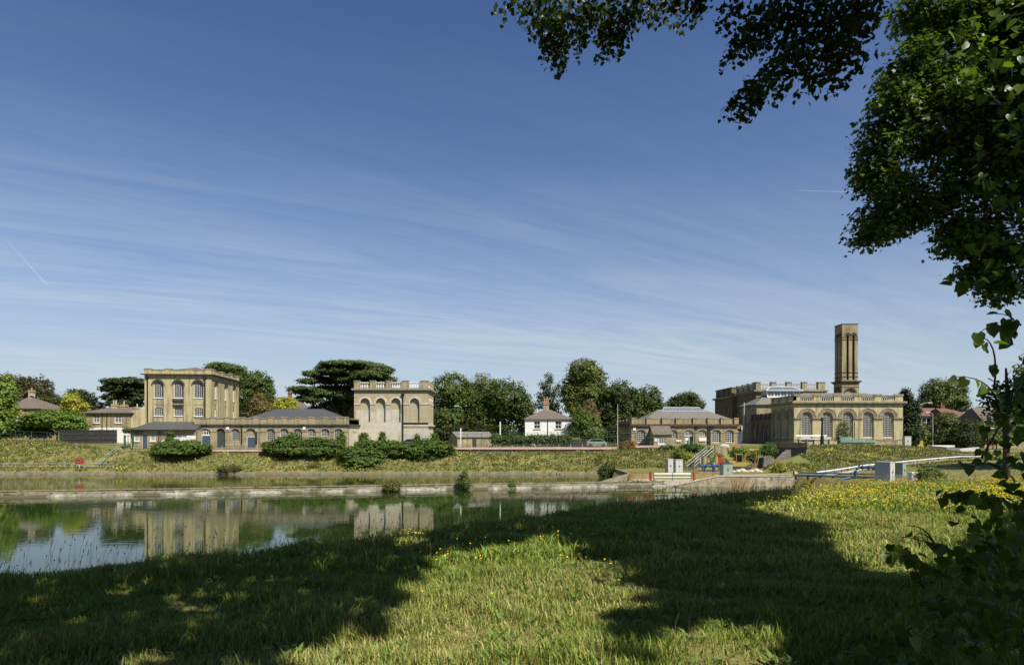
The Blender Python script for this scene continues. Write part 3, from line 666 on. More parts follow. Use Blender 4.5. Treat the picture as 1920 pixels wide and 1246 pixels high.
def simple_house(name, label, px0, px1, D, eave, ridge, rx0, rx1, dep, wallm, roofm, wins=(), base=4.5, ch=(), rz=0, over=.4, cm='redbrick'):
    b = Bld(name, label, px0, D, base_z=base, rz=rz, cat='house'); U, Z, o = b.U, b.Z, b.o; Wd = U(px1); F = b.F; ev = Z(eave)
    ops = [(U(a), h, Z(c), Z(d), 0) for a, h, c, d in wins]; mb = MB(); wall(mb, F, 0, Wd, 0, ev, ops, .12); rearwalls(mb, Wd, dep, ev); mb.build('wall', M[wallm], o)
    for op in ops: window(o, F, op, -.12, 2, 2, .09)
    mb = MB(); hip(mb, 0, Wd, 0, dep, ev, Z(ridge), U(rx0), U(rx1), over=over); mb.build('roof', M[roofm], o)
    for a, z0, z1, n in ch: chimney(o, U(a), dep / 2, Z(z0), Z(z1), .9, .8, cm, n, ph=.5)
    return b
simple_house('house', 'brick house with grey hipped roof and pale chimney at the far left edge', 12, 64, 140, 765, 743, 14, 30, 11, 'brickG', 'slatebr', [(28, .5, 788, 778)], 4.8, [(24, 748, 728, 1)], cm='brickA')
simple_house('house', 'distant brick house with white-trimmed windows glimpsed right of the tall left engine house', 440, 478, 175, 748, 738, 450, 468, 8, 'redbrick', 'slatebr', [(458, .8, 774, 765), (447, .6, 756, 750)], 5, [], over=.2)
simple_house('house', 'distant brown-roofed house with white dormer and red chimney left of the great cedar', 496, 562, 180, 766, 742, 502, 545, 10, 'brickG', 'slatebr', [(510, .8, 757 + 18, 768)], 5, [(532, 744, 733, 2)])
simple_house('house', 'red brick house with tiled hipped roof behind the shrubs on the right', 1777, 1836, 160, 782, 763, 1782, 1800, 11, 'redbrick', 'tile', [(1800, .7, 795, 787)], 3.6, [(1793, 766, 758, 1)])
simple_house('house', 'long tiled house with grey lower walls joined left of the red brick house', 1729, 1780, 166, 779, 763, 1732, 1776, 10, 'plaster', 'tile', [(1737, 1.2, 800, 784), (1757, 1.2, 800, 784)], 3.6)
simple_house('house', 'dark-roofed terrace partly hidden by leaves at the right edge', 1846, 1960, 150, 790, 762, 1850, 1950, 10, 'brickG', 'slatebr', [(1862, .9, 812, 800), (1890, .9, 812, 800)], 3.2)
# dormer
# ---------------------------------------------------------------- G: right-hand low range
def right_range():
    b = Bld('right_low_range', 'single-storey brown brick range with stepped parapet and glazed roof lantern, right of the white cottage', 1184, 124, base_z=4.2)
    U, Z, o = b.U, b.Z, b.o; Wd = U(1383); F = b.F; dep = 15; top = Z(798.5)
    cs = [(1202, 829), (1262, 822), (1291.6, None), (1317, 818), (1343.4, 829), (1368, 829)]
    hw = .78; ops = [(U(c), hw, 0.0 if s is None else Z(s), Z(810.5), .52) for c, s in cs]
    mb = MB(); wall(mb, F, 0, Wd, 0, top, ops, .28); rearwalls(mb, Wd, dep, top); mb.build('wall', M['brickG'], o)
    for op, (c, s) in zip(ops, cs):
        if s: window(o, F, op, -.28, 4, 5 if s > 825 else 3, .05)
    u = U(1291.6); window(o, F, (u, hw, Z(817), Z(810.5), .52), -.28, 6, 1, .06, sill=False, name='fanlight')
    door(o, F, u - .7, u + .05, .02, Z(818), 'bluedoor', n=-.28)
    mb = MB(); fbox(mb, F, u - .6, u - .05, 1.0, Z(820), -.2, -.18); fbox(mb, F, u - .62, u - .35, .4, .9, -.2, -.18); mb.build('door_poster', M['white'], o)
    mb = MB(); fbox(mb, F, u + .1, u + .72, .02, Z(818), -.27, -.2); mb.build('door', M['black'], o)
    mb = MB().each(); u0 = 0
    for op in ops + [(Wd + .5, .5)]:
        fbox(mb, F, u0, min(op[0] - op[1], Wd), Z(811.3), Z(809.3), 0, .07); u0 = op[0] + op[1]
    for op in ops: hood(mb, F, op, .2, .06)
    mb.build('impost_band', M['stone'], o)
    mb = MB(); ringbox(mb, 0, Wd, 0, dep, top + .002, Z(794.6), .35, .4); mb.build('cornice', M['soot'], o)
    mb = MB(); ringbox(mb, 0, Wd, 0, dep, Z(794.6) + .002, Z(785.4), .0, .4); ps = [1188, 1216, 1245, 1271, 1303, 1330, 1355, 1380]
    mb.each()
    for c in ps: mb.box(U(c) - .4, U(c) + .4, -.3, .5, Z(794.6) + .003, Z(784.4))
    for v in (4, 8, 12, 14.8): mb.box(-.3, .5, v - .4, v + .4, Z(794.6) + .003, Z(784.4))
    mb.build('parapet', M['brickG'], o, alt='pedestal')
    mb = MB(); ringbox(mb, 0, Wd, 0, dep, Z(785.4) + .002, Z(784.5), .05, .45)
    mb.each()
    for c in ps: mb.box(U(c) - .45, U(c) + .45, -.36, .55, Z(784.4) + .004, Z(782.8))
    mb.build('parapet_coping', M['stone'], o)
    mb = MB(); hip(mb, U(1210), U(1381), .8, dep - 1, Z(787), Z(764.5), U(1250), U(1340), over=0); mb.build('roof', M['slatel'], o)
    # roof lantern
    x0, x1, y0, y1 = U(1257), U(1337), 6.4, 8.6; z0, z1, z2 = Z(772), Z(768), Z(761.5)
    mb = MB(); mb.box(x0, x1, y0, y1, Z(774), z1 - .05); hip(mb, x0, x1, y0, y1, z1, z2 + .1, x0 + .5, x1 - .5, over=.3, rake=.05); l = mb.build('roof_lantern', M['skylight'], o)
    mb = MB(); n = 12
    for i in range(n + 1):
        x = x0 + (x1 - x0) * i / n; mb.box(x - .035, x + .035, y0 - .05, y0 - .003, z0, z1 - .06)
        xa = min(max(x, x0 + .5), x1 - .5); mb.tube([(x, y0 - .33, z1 + .03), (xa, (y0 + y1) / 2, z2 + .14)], .035, 4)
    mb.box(x0 - .35, x1 + .35, y0 - .4, y0 - .3, z1 - .06, z1 + .05); mb.box(x0, x1, y0 - .06, y0 - .004, z0 - .1, z0 + .02); mb.box(x0 + .4, x1 - .4, 7.45, 7.55, z2 + .1, z2 + .2); mb.build('glazing_bar', M['lead'], l)
    for c, y0, y1, w, m, nm in ((1189.5, 801, 806.5, 2.6, 'white', 'wall_plate'), (1272.5, 824, 828, 4.8, 'white', 'notice_board'), (1317, 820, 827, 7, 'white', 'notice_board'), (1305, 800, 804.5, 2.8, 'black', 'vent'), (1334.5, 800, 804.5, 2.8, 'black', 'vent')):
        mb = MB(); fbox(mb, F, U(c - w), U(c + w), Z(y1), Z(y0), .08, .13); mb.build(nm, M[m], o)
    for c in (1327.5, 1331): mb = MB(); mb.tube([(U(c), -.16, 0), (U(c), -.16, top)], .1); mb.build('drainpipe', M['darkwood'], o)
right_range()
def kiosk():
    b = Bld('gabled_porch', 'small gabled brick porch with brown slate roof in front of the right-hand low range', 1226, 119.5, base_z=4.2, cat='porch')
    U, Z, o = b.U, b.Z, b.o; Wd = U(1258.5); F = b.F; dep = 4.3; ev = Z(813.8); rd = Z(799.5)
    op = (U(1241), .68, Z(832.5), Z(821), 0); mb = MB(); wall(mb, F, 0, Wd, 0, ev, [op], .1); rearwalls(mb, Wd, dep, ev)
    for x in (0, Wd): mb.poly([(x, 0, ev), (x, dep / 2, rd), (x, dep, ev)])
    mb.build('wall', M['brickG'], o); window(o, F, op, -.1, 4, 1, .1)
    mb = MB()
    for y in (-.3, dep + .3):
        q = [(-.25, y, ev - .1), (Wd + .25, y, ev - .1), (Wd + .25, dep / 2, rd + .05), (-.25, dep / 2, rd + .05)]; mb.poly(q); mb.poly([(a, c, e + .1) for a, c, e in q]); mb.poly([q[0], q[3], (q[3][0], q[3][1], q[3][2] + .1), (q[0][0], q[0][1], q[0][2] + .1)])
        mb.poly([q[0], q[1], (q[1][0], q[1][1], q[1][2] + .1), (q[0][0], q[0][1], q[0][2] + .1)])
    mb.build('roof', M['slatebr'], o); mb = MB(); fbox(mb, F, U(1227.5), U(1232), Z(827), Z(822), .01, .05); mb.build('notice_board', M['white'], o)
kiosk()
# ---------------------------------------------------------------- H: tall engine house at the back right, with its wing
def balustraded_top(o, F, U, Z, Wd, dep, pd, y_base, y_ped, y_rail, wm, k=5):
    mb = MB(); ringbox(mb, 0, Wd, 0, dep, Z(y_base) + .002, Z(y_base - 1.4), 0, .5)
    mb.each()
    for a, c in pd: mb.box(a, c, -.12, .9, Z(y_base) + .003, Z(y_ped + 1.5))
    mb.build('parapet', M[wm], o, alt='pedestal'); mb = MB()
    for a, c in pd: mb.box(a - .08, c + .08, -.2, 1.0, Z(y_ped + 1.5) + .002, Z(y_ped))
    mb.build('parapet_coping', M['stone'], o)
    for (a, c), (e, f) in zip(pd, pd[1:]):
        mb = MB(); balusters(mb, F, c + .05, e - .05, Z(y_base - 1.3), Z(y_rail + 1.4), -.28, k, .13); mb.box(c + .002, e - .002, .1, .46, Z(y_rail + 1.3), Z(y_rail)); mb.build('balustrade', M['pale'], o)
def back_engine_house():
    b = Bld('back_engine_house', 'tall dark engine house with pedestals and pale balustrade, behind the middle building on the right', 1417.5, 152, base_z=4.3)
    U, Z, o = b.U, b.Z, b.o; Wd = U(1547); F = b.F; dep = 13; top = Z(736)
    mb = MB(); L = b.left(0, dep); lo = [(v, .62, Z(768), Z(762), .62) for v in (2, 4.3, 6.6, 8.9, 11.2)]; lw = [(4.2, 1.1, Z(795), Z(785), 1.1), (9.5, 1.1, Z(795), Z(785), 1.1)]
    wall(mb, F, 0, Wd, 0, top, [], .2); wall(mb, L, 0, dep, Z(776), top, lo, .25); wall(mb, L, 0, dep, 0, Z(776), lw, .3); rearwalls(mb, Wd, dep, top, left=False); mb.build('wall', M['brickH'], o)
    for op in lo: window(o, L, op, -.25, 3, 2, sill=False)
    for op in lw: window(o, L, op, -.3, 4, 3, sill=False)
    mb = MB(); ringbox(mb, 0, Wd, 0, dep, top + .002, Z(733.5), .3, .4); ringbox(mb, 0, Wd, 0, dep, Z(733.5) + .002, Z(730.8), .6, .5); mb.build('cornice', M['stone'], o); mb = MB().each()
    for op in lo: hood(mb, L, op, .3, .08)
    for op in lw: hood(mb, L, op, .35, .08)
    fbox(mb, L, 0, dep, Z(776), Z(774), 0, .12); mb.build('arch_moulding', M['stone'], o)
    pd = [(U(1417.5), U(1426)), (U(1446), U(1455)), (U(1475), U(1484)), (U(1504), U(1513)), (U(1533.5), U(1547))]
    balustraded_top(o, F, U, Z, Wd, dep, pd, 730.8, 715.5, 718.5, 'brickC', 7)
    for y in (.9, 4.6, 8.2, 11.9):
        mb = MB(); mb.box(-.12, .8, y, y + 1.1, Z(730.8) + .004, Z(717)); mb.box(-.2, .9, y - .1, y + 1.2, Z(717) + .002, Z(715.8)); mb.build('pedestal', M['brickC'], o)
    for y in (2.0, 5.7, 9.3): mb = MB(); mb.box(.15, .45, y + .003, y + 2.6 - .003, Z(729.3), Z(718)); mb.build('balustrade', M['pale'], o)
    mb = MB(); mb.box(.5, Wd - .5, .9, dep - .5, Z(732), Z(730)); mb.build('roof', M['lead'], o)
    w = Bld('engine_house_wing', 'dark narrow turret wing at the left end of the back engine house', 1372.5, 166, base_z=4.3, cat='turret')
    U, Z, o = w.U, w.Z, w.o; Wd = U(1386) + 2; dep = 14
    mb = MB(); L = w.left(0, dep); lo = [(v, .6, Z(772), Z(765), .6) for v in (3, 7, 11)]; wall(mb, w.F, 0, Wd, 0, Z(745), [], .2); wall(mb, L, 0, dep, 0, Z(745), lo, .25); rearwalls(mb, Wd, dep, Z(745), left=False)
    mb.box(.2, Wd - .2, .2, dep - .2, Z(745), Z(726.5)); mb.build('wall', M['brickH'], o)
    for op in lo: window(o, L, op, -.25, 3, 3, sill=False)
    mb = MB(); ringbox(mb, 0, Wd, 0, dep, Z(745) + .002, Z(741.5), .5, .5); mb.build('cornice', M['stone'], o); mb = MB(); ringbox(mb, .2, Wd - .2, .2, dep - .2, Z(726.5) + .002, Z(725), .2, .5); mb.build('coping', M['stone'], o)
    mb = MB().each(); mb.box(-.05, .5, 0.1, .7, Z(741.5) + .003, Z(726)); 
    for y in (3.3, 7, 11): mb.box(-.05, .4, y, y + .8, Z(741.5) + .003, Z(726))
    mb.build('pilaster', M['brickH'], o)
back_engine_house()
def middle_house():
    b = Bld('hipped_middle_building', 'brick building with hipped slate roof and white glass lantern, behind the sunlit pavilion', 1419, 141, base_z=4.3)
    U, Z, o = b.U, b.Z, b.o; Wd = U(1525); F = b.F; dep = 9.5; ev = Z(757.5)
    mb = MB(); wall(mb, F, 0, Wd, 0, ev, [], .2); L = b.left(0, dep); lw = [(v, .7, Z(806), Z(795), .7) for v in (2.4, 5, 7.6)]; wall(mb, L, 0, dep, 0, ev, lw, .25); rearwalls(mb, Wd, dep, ev, left=False); mb.build('wall', M['brickC'], o)
    for op in lw: window(o, L, op, -.25, 3, 3, sill=False)
    mb = MB(); hip(mb, 0, Wd, 0, dep, ev, Z(738), U(1449), U(1505), over=.45); mb.build('roof', M['slatel'], o)
    x0, x1, y0, y1 = U(1450), U(1512), 3.2, 6.6; z0, z1, z2 = Z(738.5), Z(730), Z(722)
    mb = MB(); mb.box(x0, x1, y0, y1, Z(744), z1 - .05); hip(mb, x0, x1, y0, y1, z1, z2, x0 + 1.2, x1 - 1.2, over=.45, rake=.05); l = mb.build('roof_lantern', M['skylight'], o)
    mb = MB(); n = 10
    for i in range(n + 1):
        x = x0 + (x1 - x0) * i / n; w = .12 if i % 2 == 0 else .05; mb.box(x - w, x + w, y0 - .07, y0 - .003, z0 - .3, z1 - .06)
    for y in (y0 + .1, (y0 + y1) / 2, y1 - .1): mb.box(x0 - .07, x0 - .003, y - .1, y + .1, z0 - .3, z1 - .06)
    mb.box(x0 - .5, x1 + .5, y0 - .56, y0 - .45, z1 - .08, z1 + .06); mb.box(x0 - .1, x1 + .1, y0 - .12, y0 - .004, z0 - .55, z0 - .25)
    ym = (y0 + y1) / 2; mb.tube([(x0 - .4, y0 - .4, z1 + .06), (x0 + 1.2, ym, z2 + .05)], .07, 4); mb.tube([(x1 + .4, y0 - .4, z1 + .06), (x1 - 1.2, ym, z2 + .05)], .07, 4); mb.tube([(x0 + 1.2, ym, z2 + .05), (x1 - 1.2, ym, z2 + .05)], .08, 4)
    mb.tube([((x0 + x1) / 2, y0 - .4, z1 + .06), ((x0 + x1) / 2, ym, z2 + .06)], .06, 4)
    mb.build('lantern_frame', M['white'], l)
    mb = MB(); mb.tube([(-1.6, 3, Z(806)), (-1.6, 3, Z(753))], .14, 8); mb.tube([(-1.6, 3, Z(790)), (0, 3, Z(790))], .05, 6); mb.build('flue_pipe', M['steel'], o)
    w = Bld('low_link_range', 'low shaded brick range running back from the pavilion, with parapet and arched openings', 1446, 133, base_z=4.4)
    U, Z, o = w.U, w.Z, w.o; mb = MB(); dep = 11; top = Z(782); x = 50.4 - w.x0; L = Fr((x, dep, 0), (0, -1, 0), (-1, 0, 0)); lw = [(v, .75, Z(826), Z(803), .75) for v in (1.8, 4.4, 7, 9.4)]
    wall(mb, L, 0, dep, 0, top, lw, .28, back=False); mb.box(x + .9, x + 7, .02, dep, 0, top); mb.box(x + .004, x + .4, 0, dep, top + .002, Z(776)); mb.poly([(x, .01, 0), (x + .9, .01, 0), (x + .9, .01, top), (x, .01, top)]); mb.poly([(x, dep, top), (x + .9, dep, top), (x + .9, 0, top), (x, 0, top)])
    mb.build('wall', M['brickH'], o)
    for op in lw: window(o, L, op, -.28, 3, 4)
    mb = MB(); fbox(mb, L, 0, dep, top - .3, top, .003, .3); fbox(mb, L, 0, dep, Z(776) + .002, Z(775), -.5, .08)
    for v in (1, 3.2, 5.8, 8.4, 10.5): fbox(mb, L, v - .3, v + .3, top + .003, Z(773.5), -.4, .12)
    mb.build('parapet', M['soot'], o)
    p = Bld('porch', 'narrow brick porch with a blue door in the shaded yard beside the right-hand low range', 1377, 136, base_z=4.3, cat='porch')
    U, Z, o = p.U, p.Z, p.o; mb = MB(); op = (U(1386), .6, 0.0, Z(808), .5); wall(mb, p.F, 0, U(1392), 0, Z(797), [op], .2); rearwalls(mb, U(1392), 3, Z(797)); mb.poly([(0, 0, Z(797)), (U(1392), 0, Z(797)), (U(1392), 3, Z(794)), (0, 3, Z(794))]); mb.build('wall', M['brickG'], o)
    door(o, p.F, op[0] - .5, op[0] + .5, .02, Z(809), 'bluedoor', n=-.2); mb = MB(); fbox(mb, p.F, U(1389.5), U(1391), Z(806), Z(798), .02, .3); mb.build('lamp', M['white'], o)
middle_house()
# ---------------------------------------------------------------- L: sunlit pavilion and chimney tower
def pavilion():
    b = Bld('arched_pavilion', 'sunlit yellow brick pavilion with five tall round-arched windows and a stone balustrade', 1489, 122, base_z=4.45)
    U, Z, o = b.U, b.Z, b.o; Wd = U(1693); F = b.F; dep = 10.8; top = Z(757)
    cs = [1513, 1551, 1589.5, 1627.5, 1665.5]; pl = Z(823.5); hw = 1.0
    ops = [(U(c), hw, pl, Z(781.7), hw) for c in cs]; mb = MB()
    wall(mb, F, 0, Wd, pl, top, ops, .22)
    wins = [(U(c), .76, Z(819.5), Z(781.5), .76) for c in cs]
    for c, w in zip(cs, wins): wall(mb, F, U(c) - hw - .02, U(c) + hw + .02, pl, Z(781.7) + hw, [w], .16, n=-.22)
    L = b.left(0, dep); vs = [2.0, 5.4, 8.8]; lo = [(v, hw, pl, Z(781.7), hw) for v in vs]; lw = [(v, .76, Z(819.5), Z(781.5), .76) for v in vs]
    wall(mb, L, 0, dep, pl, top, lo, .22)
    for v, w in zip(vs, lw): wall(mb, L, v - hw - .02, v + hw + .02, pl, Z(781.7) + hw, [w], .16, n=-.22)
    rearwalls(mb, Wd, dep, top, left=False)
    fbox(mb, F, -.1, Wd + .1, -.5, pl - .12, -.3, .1); fbox(mb, L, 0, dep, -.5, pl - .12, -.3, .1); mb.build('wall', M['brickL'], o)
    for w in wins: window(o, F, w, -.38, 6, 9, .03)
    for w in lw: window(o, L, w, -.38, 6, 9, .03)
    mb = MB().each()
    for fr, lst in ((F, ops), (L, lo)):
        for op in lst:
            hood(mb, fr, op, .16, .06); hood(mb, fr, (op[0], hw + .24, 0, op[3], hw + .24), .2, .1); hood(mb, fr, (op[0], hw + .5, 0, op[3], hw + .5), .16, .16)
    mb.build('arch_moulding', M['stone'], o)
    mb = MB().each(); u0 = 0
    for op in ops + [(Wd + hw, hw)]:
        e = min(op[0] - hw, Wd); fbox(mb, F, u0, e, Z(784.6), Z(781.9), 0, .2); fbox(mb, F, u0, e, Z(787), Z(785.2), 0, .1); u0 = op[0] + hw
    u0 = 0
    for op in lo + [(dep + hw, hw)]:
        fbox(mb, L, u0, min(op[0] - hw, dep), Z(784.6), Z(781.9), 0, .2); u0 = op[0] + hw
    fbox(mb, F, -.15, Wd + .15, pl - .12 + .002, pl + .03, -.1, .17); fbox(mb, L, 0, dep, pl - .12 + .002, pl + .03, -.1, .17); mb.build('impost_band', M['stone'], o)
    mb = MB(); ringbox(mb, 0, Wd, 0, dep, top + .002, Z(755.4), .18, .4); ringbox(mb, 0, Wd, 0, dep, Z(755.4) + .002, Z(752), .5, .5); mb.build('cornice', M['stone'], o)
    segs = []; e = 0
    for c in cs: segs.append((e, U(c) - 1.2)); e = U(c) + 1.2
    segs.append((e, Wd)); mb = MB(); ringbox(mb, 0, Wd, 0, dep, Z(752) + .002, Z(750.4), .02, .45)
    mb.each()
    for a, c in segs: mb.box(a, c, .0, .42, Z(750.4) + .002, Z(742.3))
    ls = []; e = 0
    for v in vs: ls.append((e, v - 1.2)); e = v + 1.2
    ls.append((e, dep))
    for a, c in ls: fbox(mb, L, a, c, Z(750.4) + .002, Z(742.3), -.4, 0)
    mb.build('parapet', M['brickL'], o, alt='pedestal')
    mb = MB(); ringbox(mb, 0, Wd, 0, dep, Z(742.3) + .002, Z(740.3), .1, .55)
    mb.each()
    for a, c in segs: mb.box(max(a, 0) - .05, min(c, Wd) + .05, -.12, .6, Z(740.3) + .002, Z(738.6))
    mb.build('parapet_coping', M['stone'], o)
    for c in cs: mb = MB(); balusters(mb, F, U(c) - 1.17, U(c) + 1.17, Z(750.3), Z(742.3), -.2, 6, .12); mb.build('balustrade', M['pale'], o)
    for v in vs: mb = MB(); balusters(mb, L, v - 1.17, v + 1.17, Z(750.3), Z(742.3), -.2, 6, .12); mb.build('balustrade', M['pale'], o)
    mb = MB(); hip(mb, .6, Wd - .6, .6, dep - .6, Z(746), Z(733), U(1530), U(1650), over=0); mb.build('roof', M['slatel'], o)
    mb = MB(); u = U(1601); mb.tube([(u, -.25, pl), (u, -.25, Z(790))], .06); mb.build('drainpipe', M['black'], o)
pavilion()
def tower():
    b = Bld('chimney_tower', 'tall square brick chimney tower with narrow arched slots behind the pavilion', 1579, 150, base_z=4.4, cat='tower')
    U, Z, o = b.U, b.Z, b.o; Wd = U(1608.5); F = b.F; dep = Wd; mb = MB(); L = b.left(0, dep); R = b.right(Wd); B = Fr((Wd, dep, 0), (-1, 0, 0), (0, 1, 0))
    sl = [(U(1589.3), .26, Z(712), Z(629.5), .26), (U(1600.3), .26, Z(712), Z(629.5), .26)]; sz = [(a[0],) + a[1:] for a in sl]; ar = (Wd / 2, 1.15, Z(752), Z(738), 1.15)
    for fr in (F, L, R, B): wall(mb, fr, 0, Wd, Z(714), Z(608), sl, .45); wall(mb, fr, -.15, Wd + .15, 0, Z(714), [ar], .3, back=True, n=.15)
    mb.build('wall', M['brickG'], o)
    mb = MB(); mb.box(.45, Wd - .45, .45, dep - .45, Z(716), Z(612)); mb.build('flue', M['black'], o)
    mb = MB(); ringbox(mb, 0, Wd, 0, dep, Z(718), Z(715.8), .35, .3); ringbox(mb, 0, Wd, 0, dep, Z(715.8) + .002, Z(713.5), .6, .3); mb.build('cornice', M['soot'], o); mb = MB(); ringbox(mb, 0, Wd, 0, dep, Z(608) + .002, Z(606.4), .06, .5); mb.build('coping', M['soot'], o); mb = MB(); ringbox(mb, 0, Wd, 0, dep, Z(726), Z(724.8), .2, .3); mb.build('string_course', M['soot'], o); mb = MB().each()
    for y in (637, 632.5): ringbox_bands(mb, Wd, sl, Z(y), Z(y - 1))
    for y in (698.5, 706.5): ringbox_bands(mb, Wd, sl, Z(y), Z(y - 1.2))
    for fr in (F, L, R, B):
        for s in sl: hood(mb, fr, s, .2, .07); hood(mb, fr, (s[0], .6, 0, s[3], .6), .14, .1, k=10)
        hood(mb, fr, ar, .3, .12, n=.15)
    mb.build('brick_band', M['soot'], o)
def ringbox_bands(mb, Wd, sl, z0, z1):
    for fr in (Fr((0, 0, 0), (1, 0, 0), (0, -1, 0)), Fr((0, Wd, 0), (0, -1, 0), (-1, 0, 0)), Fr((Wd, 0, 0), (0, 1, 0), (1, 0, 0)), Fr((Wd, Wd, 0), (-1, 0, 0), (0, 1, 0))):
        e = -.05
        for s in sl: fbox(mb, fr, e, s[0] - s[1], z0, z1, 0, .09); e = s[0] + s[1]
        fbox(mb, fr, e, Wd + .05, z0, z1, 0, .09)
tower()
# ---------------------------------------------------------------- pond walls, platform, paths
def slabwall(name, pts, h0, h1, w, m, label=None, kind='structure'):
    mb = MB()
    for (a, b) in zip(pts, pts[1:]):
        a = Vector(a); b = Vector(b); n = Vector((-(b - a).y, (b - a).x)).normalized() * w
        L = (b - a).length; k = max(1, int(L / 3.2))
        for i in range(k):
            p = a + (b - a) * i / k; q = a + (b - a) * ((i + 1) / k) - (b - a).normalized() * .03; dz = random.uniform(-.02, .02); dn = n * random.uniform(-.04, .04)
            c = [(p + dn).to_tuple() + (h0,), (q + dn).to_tuple() + (h0,), (q + n).to_tuple() + (h0,), (p + n).to_tuple() + (h0,)]
            t = [(x, y, h1 + dz) for x, y, _ in c]; kk = len(mb.v); mb.v += c + t
            mb.f += [tuple(kk + i for i in g) for g in ((3, 2, 1, 0), (4, 5, 6, 7), (0, 1, 5, 4), (1, 2, 6, 5), (2, 3, 7, 6), (3, 0, 4, 7))]
    o = mb.build(name, M[m]); return o
def curb():
    t = thing('dividing_wall', 'low stepped stone wall dividing the two ponds', 'wall', (0, 78, 0)); 
    def loc(o): o.parent = t; o.matrix_parent_inverse = Matrix.Translation((0, -78, 0))
    P0, P1 = (-190, curb_y(-190)), (19.6, curb_y(19.6)); off = Vector((-.21, .976))
    a, b = Vector(P0), Vector(P1); loc(slabwall('lower_ledge', [a, b], -.6, .24, .5, 'conw')); loc(slabwall('upper_wall', [a + off * .56, b + off * .56], -.6, .56, .55, 'concrete'))
    loc(slabwall('coping', [a + off * .5, b + off * .5], .585, .64, .72, 'concrete'))
curb()
t = slabwall('pond_edge_wall', [(-190, 107.05), (14.8, 107.05)], -.6, .4, .5, 'concrete'); tag(t, 'low dark stone edging along the far shore of the far pond', 'wall')
def platform():
    mb = MB(); mb.poly([(15, 86, .63), (15, 82.9, .63), (26, 82.9, .63), (26, 86, .63)]); mb.box(12.5, 27, 82.6, 82.95, -.6, .62); tag(mb.build('walkway', M['concretel']), kind='structure')
    mb = MB(); x0, x1, x2 = 19.6, 24.6, 34.0; y = 82.0
    for (a, za, b, zb) in ((x0, .15, x1, 1.23), (x1, 1.23, x2, 1.24)):
        k = 5
        for i in range(k):
            p, q = a + (b - a) * i / k, a + (b - a) * (i + 1) / k; z, w = za + (zb - za) * i / k, za + (zb - za) * (i + 1) / k
            mb.poly([(p, y, -.6), (q, y, -.6), (q, y, w), (p, y, z)]); mb.poly([(p, y, z), (q, y, w), (q, y + .5, w), (p, y + .5, z)]); mb.poly([(p, y + .5, -.6), (p, y + .5, z), (q, y + .5, w), (q, y + .5, -.6)])
    mb.poly([(x2, y, -.6), (x2, y + 5, -.6), (x2, y + 5, 1.24), (x2, y, 1.24)]); mb.poly([(x2 - .5, y + .5, 1.24), (x2, y, 1.24), (x2, y + 5, 1.24), (x2 - .5, y + 5, 1.24)])
    w = tag(mb.build('wedge_wall', M['conrust']), 'rust-stained concrete retaining wall with one sloping end at the pond edge', 'wall')
    mb = MB(); 
    for (a, za, b, zb) in ((x0, .15, x1, 1.23), (x1, 1.23, x2, 1.24)): mb.poly([(a, y - .05, za + .03), (b, y - .05, zb + .03), (b, y + .6, zb + .03), (a, y + .6, za + .03)]); mb.poly([(a, y - .05, za - .05), (b, y - .05, zb - .05), (b, y - .05, zb + .03), (a, y - .05, za + .03)])
    mb.build('coping', M['concretel'], w)
    mb = MB(); A, B = Vector((11.0, 85.0, -.2)), Vector((15.3, 88, 1.25)); n = Vector((-.5, .7, 0)) * .4
    A2, B2 = Vector((11, 85, .35)), Vector((15.3, 88, 1.27)); mb.poly([A, Vector((15.3, 88, -.3)), B2, A2]); mb.poly([A2, B2, B2 + n, A2 + n]); mb.poly([A2 + n, B2 + n, Vector((15.3, 88, -.3)) + n, A + n])
    mb.box(15.0, 15.35, 88, 106, -.4, 1.28); tag(mb.build('slipway_wall', M['concrete']), 'low concrete wall sloping into the far pond beside the red gate', 'wall')
platform()
def strip(name, pts, w, m, lift=.04, label=None):
    mb = MB(); L = []
    for i, p in enumerate(pts):
        a = Vector(pts[max(i - 1, 0)][:2]); b = Vector(pts[min(i + 1, len(pts) - 1)][:2]); n = Vector((-(b - a).y, (b - a).x)).normalized() * w / 2; q = Vector(p[:2])
        L.append((q - n, q + n, p[2] + lift))
    for (a, b, z), (c, d, w2) in zip(L, L[1:]): mb.poly([(a.x, a.y, z), (c.x, c.y, w2), (d.x, d.y, w2), (b.x, b.y, z)])
    return tag(mb.build(name, M[m]), kind='structure')
PATH = [(-1, (25, 83.6)), (0, (30, 83.6)), (0, (34, 84.5)), (0, (38, 87.5))]
def ppath():
    pts = [(25, 83.4), (30, 83.6), (34, 85)] 
    for px, py in ((1530, 893), (1570, 888), (1610, 881), (1650, 876), (1690, 871), (1730, 867), (1790, 862), (1850, 861)):
        g = G(px, py, 70); pts.append(g[:2])
    out = []
    for i in range(len(pts) - 1):
        for t in (0, .25, .5, .75):
            x = pts[i][0] + (pts[i + 1][0] - pts[i][0]) * t; y = pts[i][1] + (pts[i + 1][1] - pts[i][1]) * t; out.append((x, y, max(1.2, float(gz(x, y)))))
    return out
PP = ppath(); strip('path', PP, 1.6, 'concretel', .07)
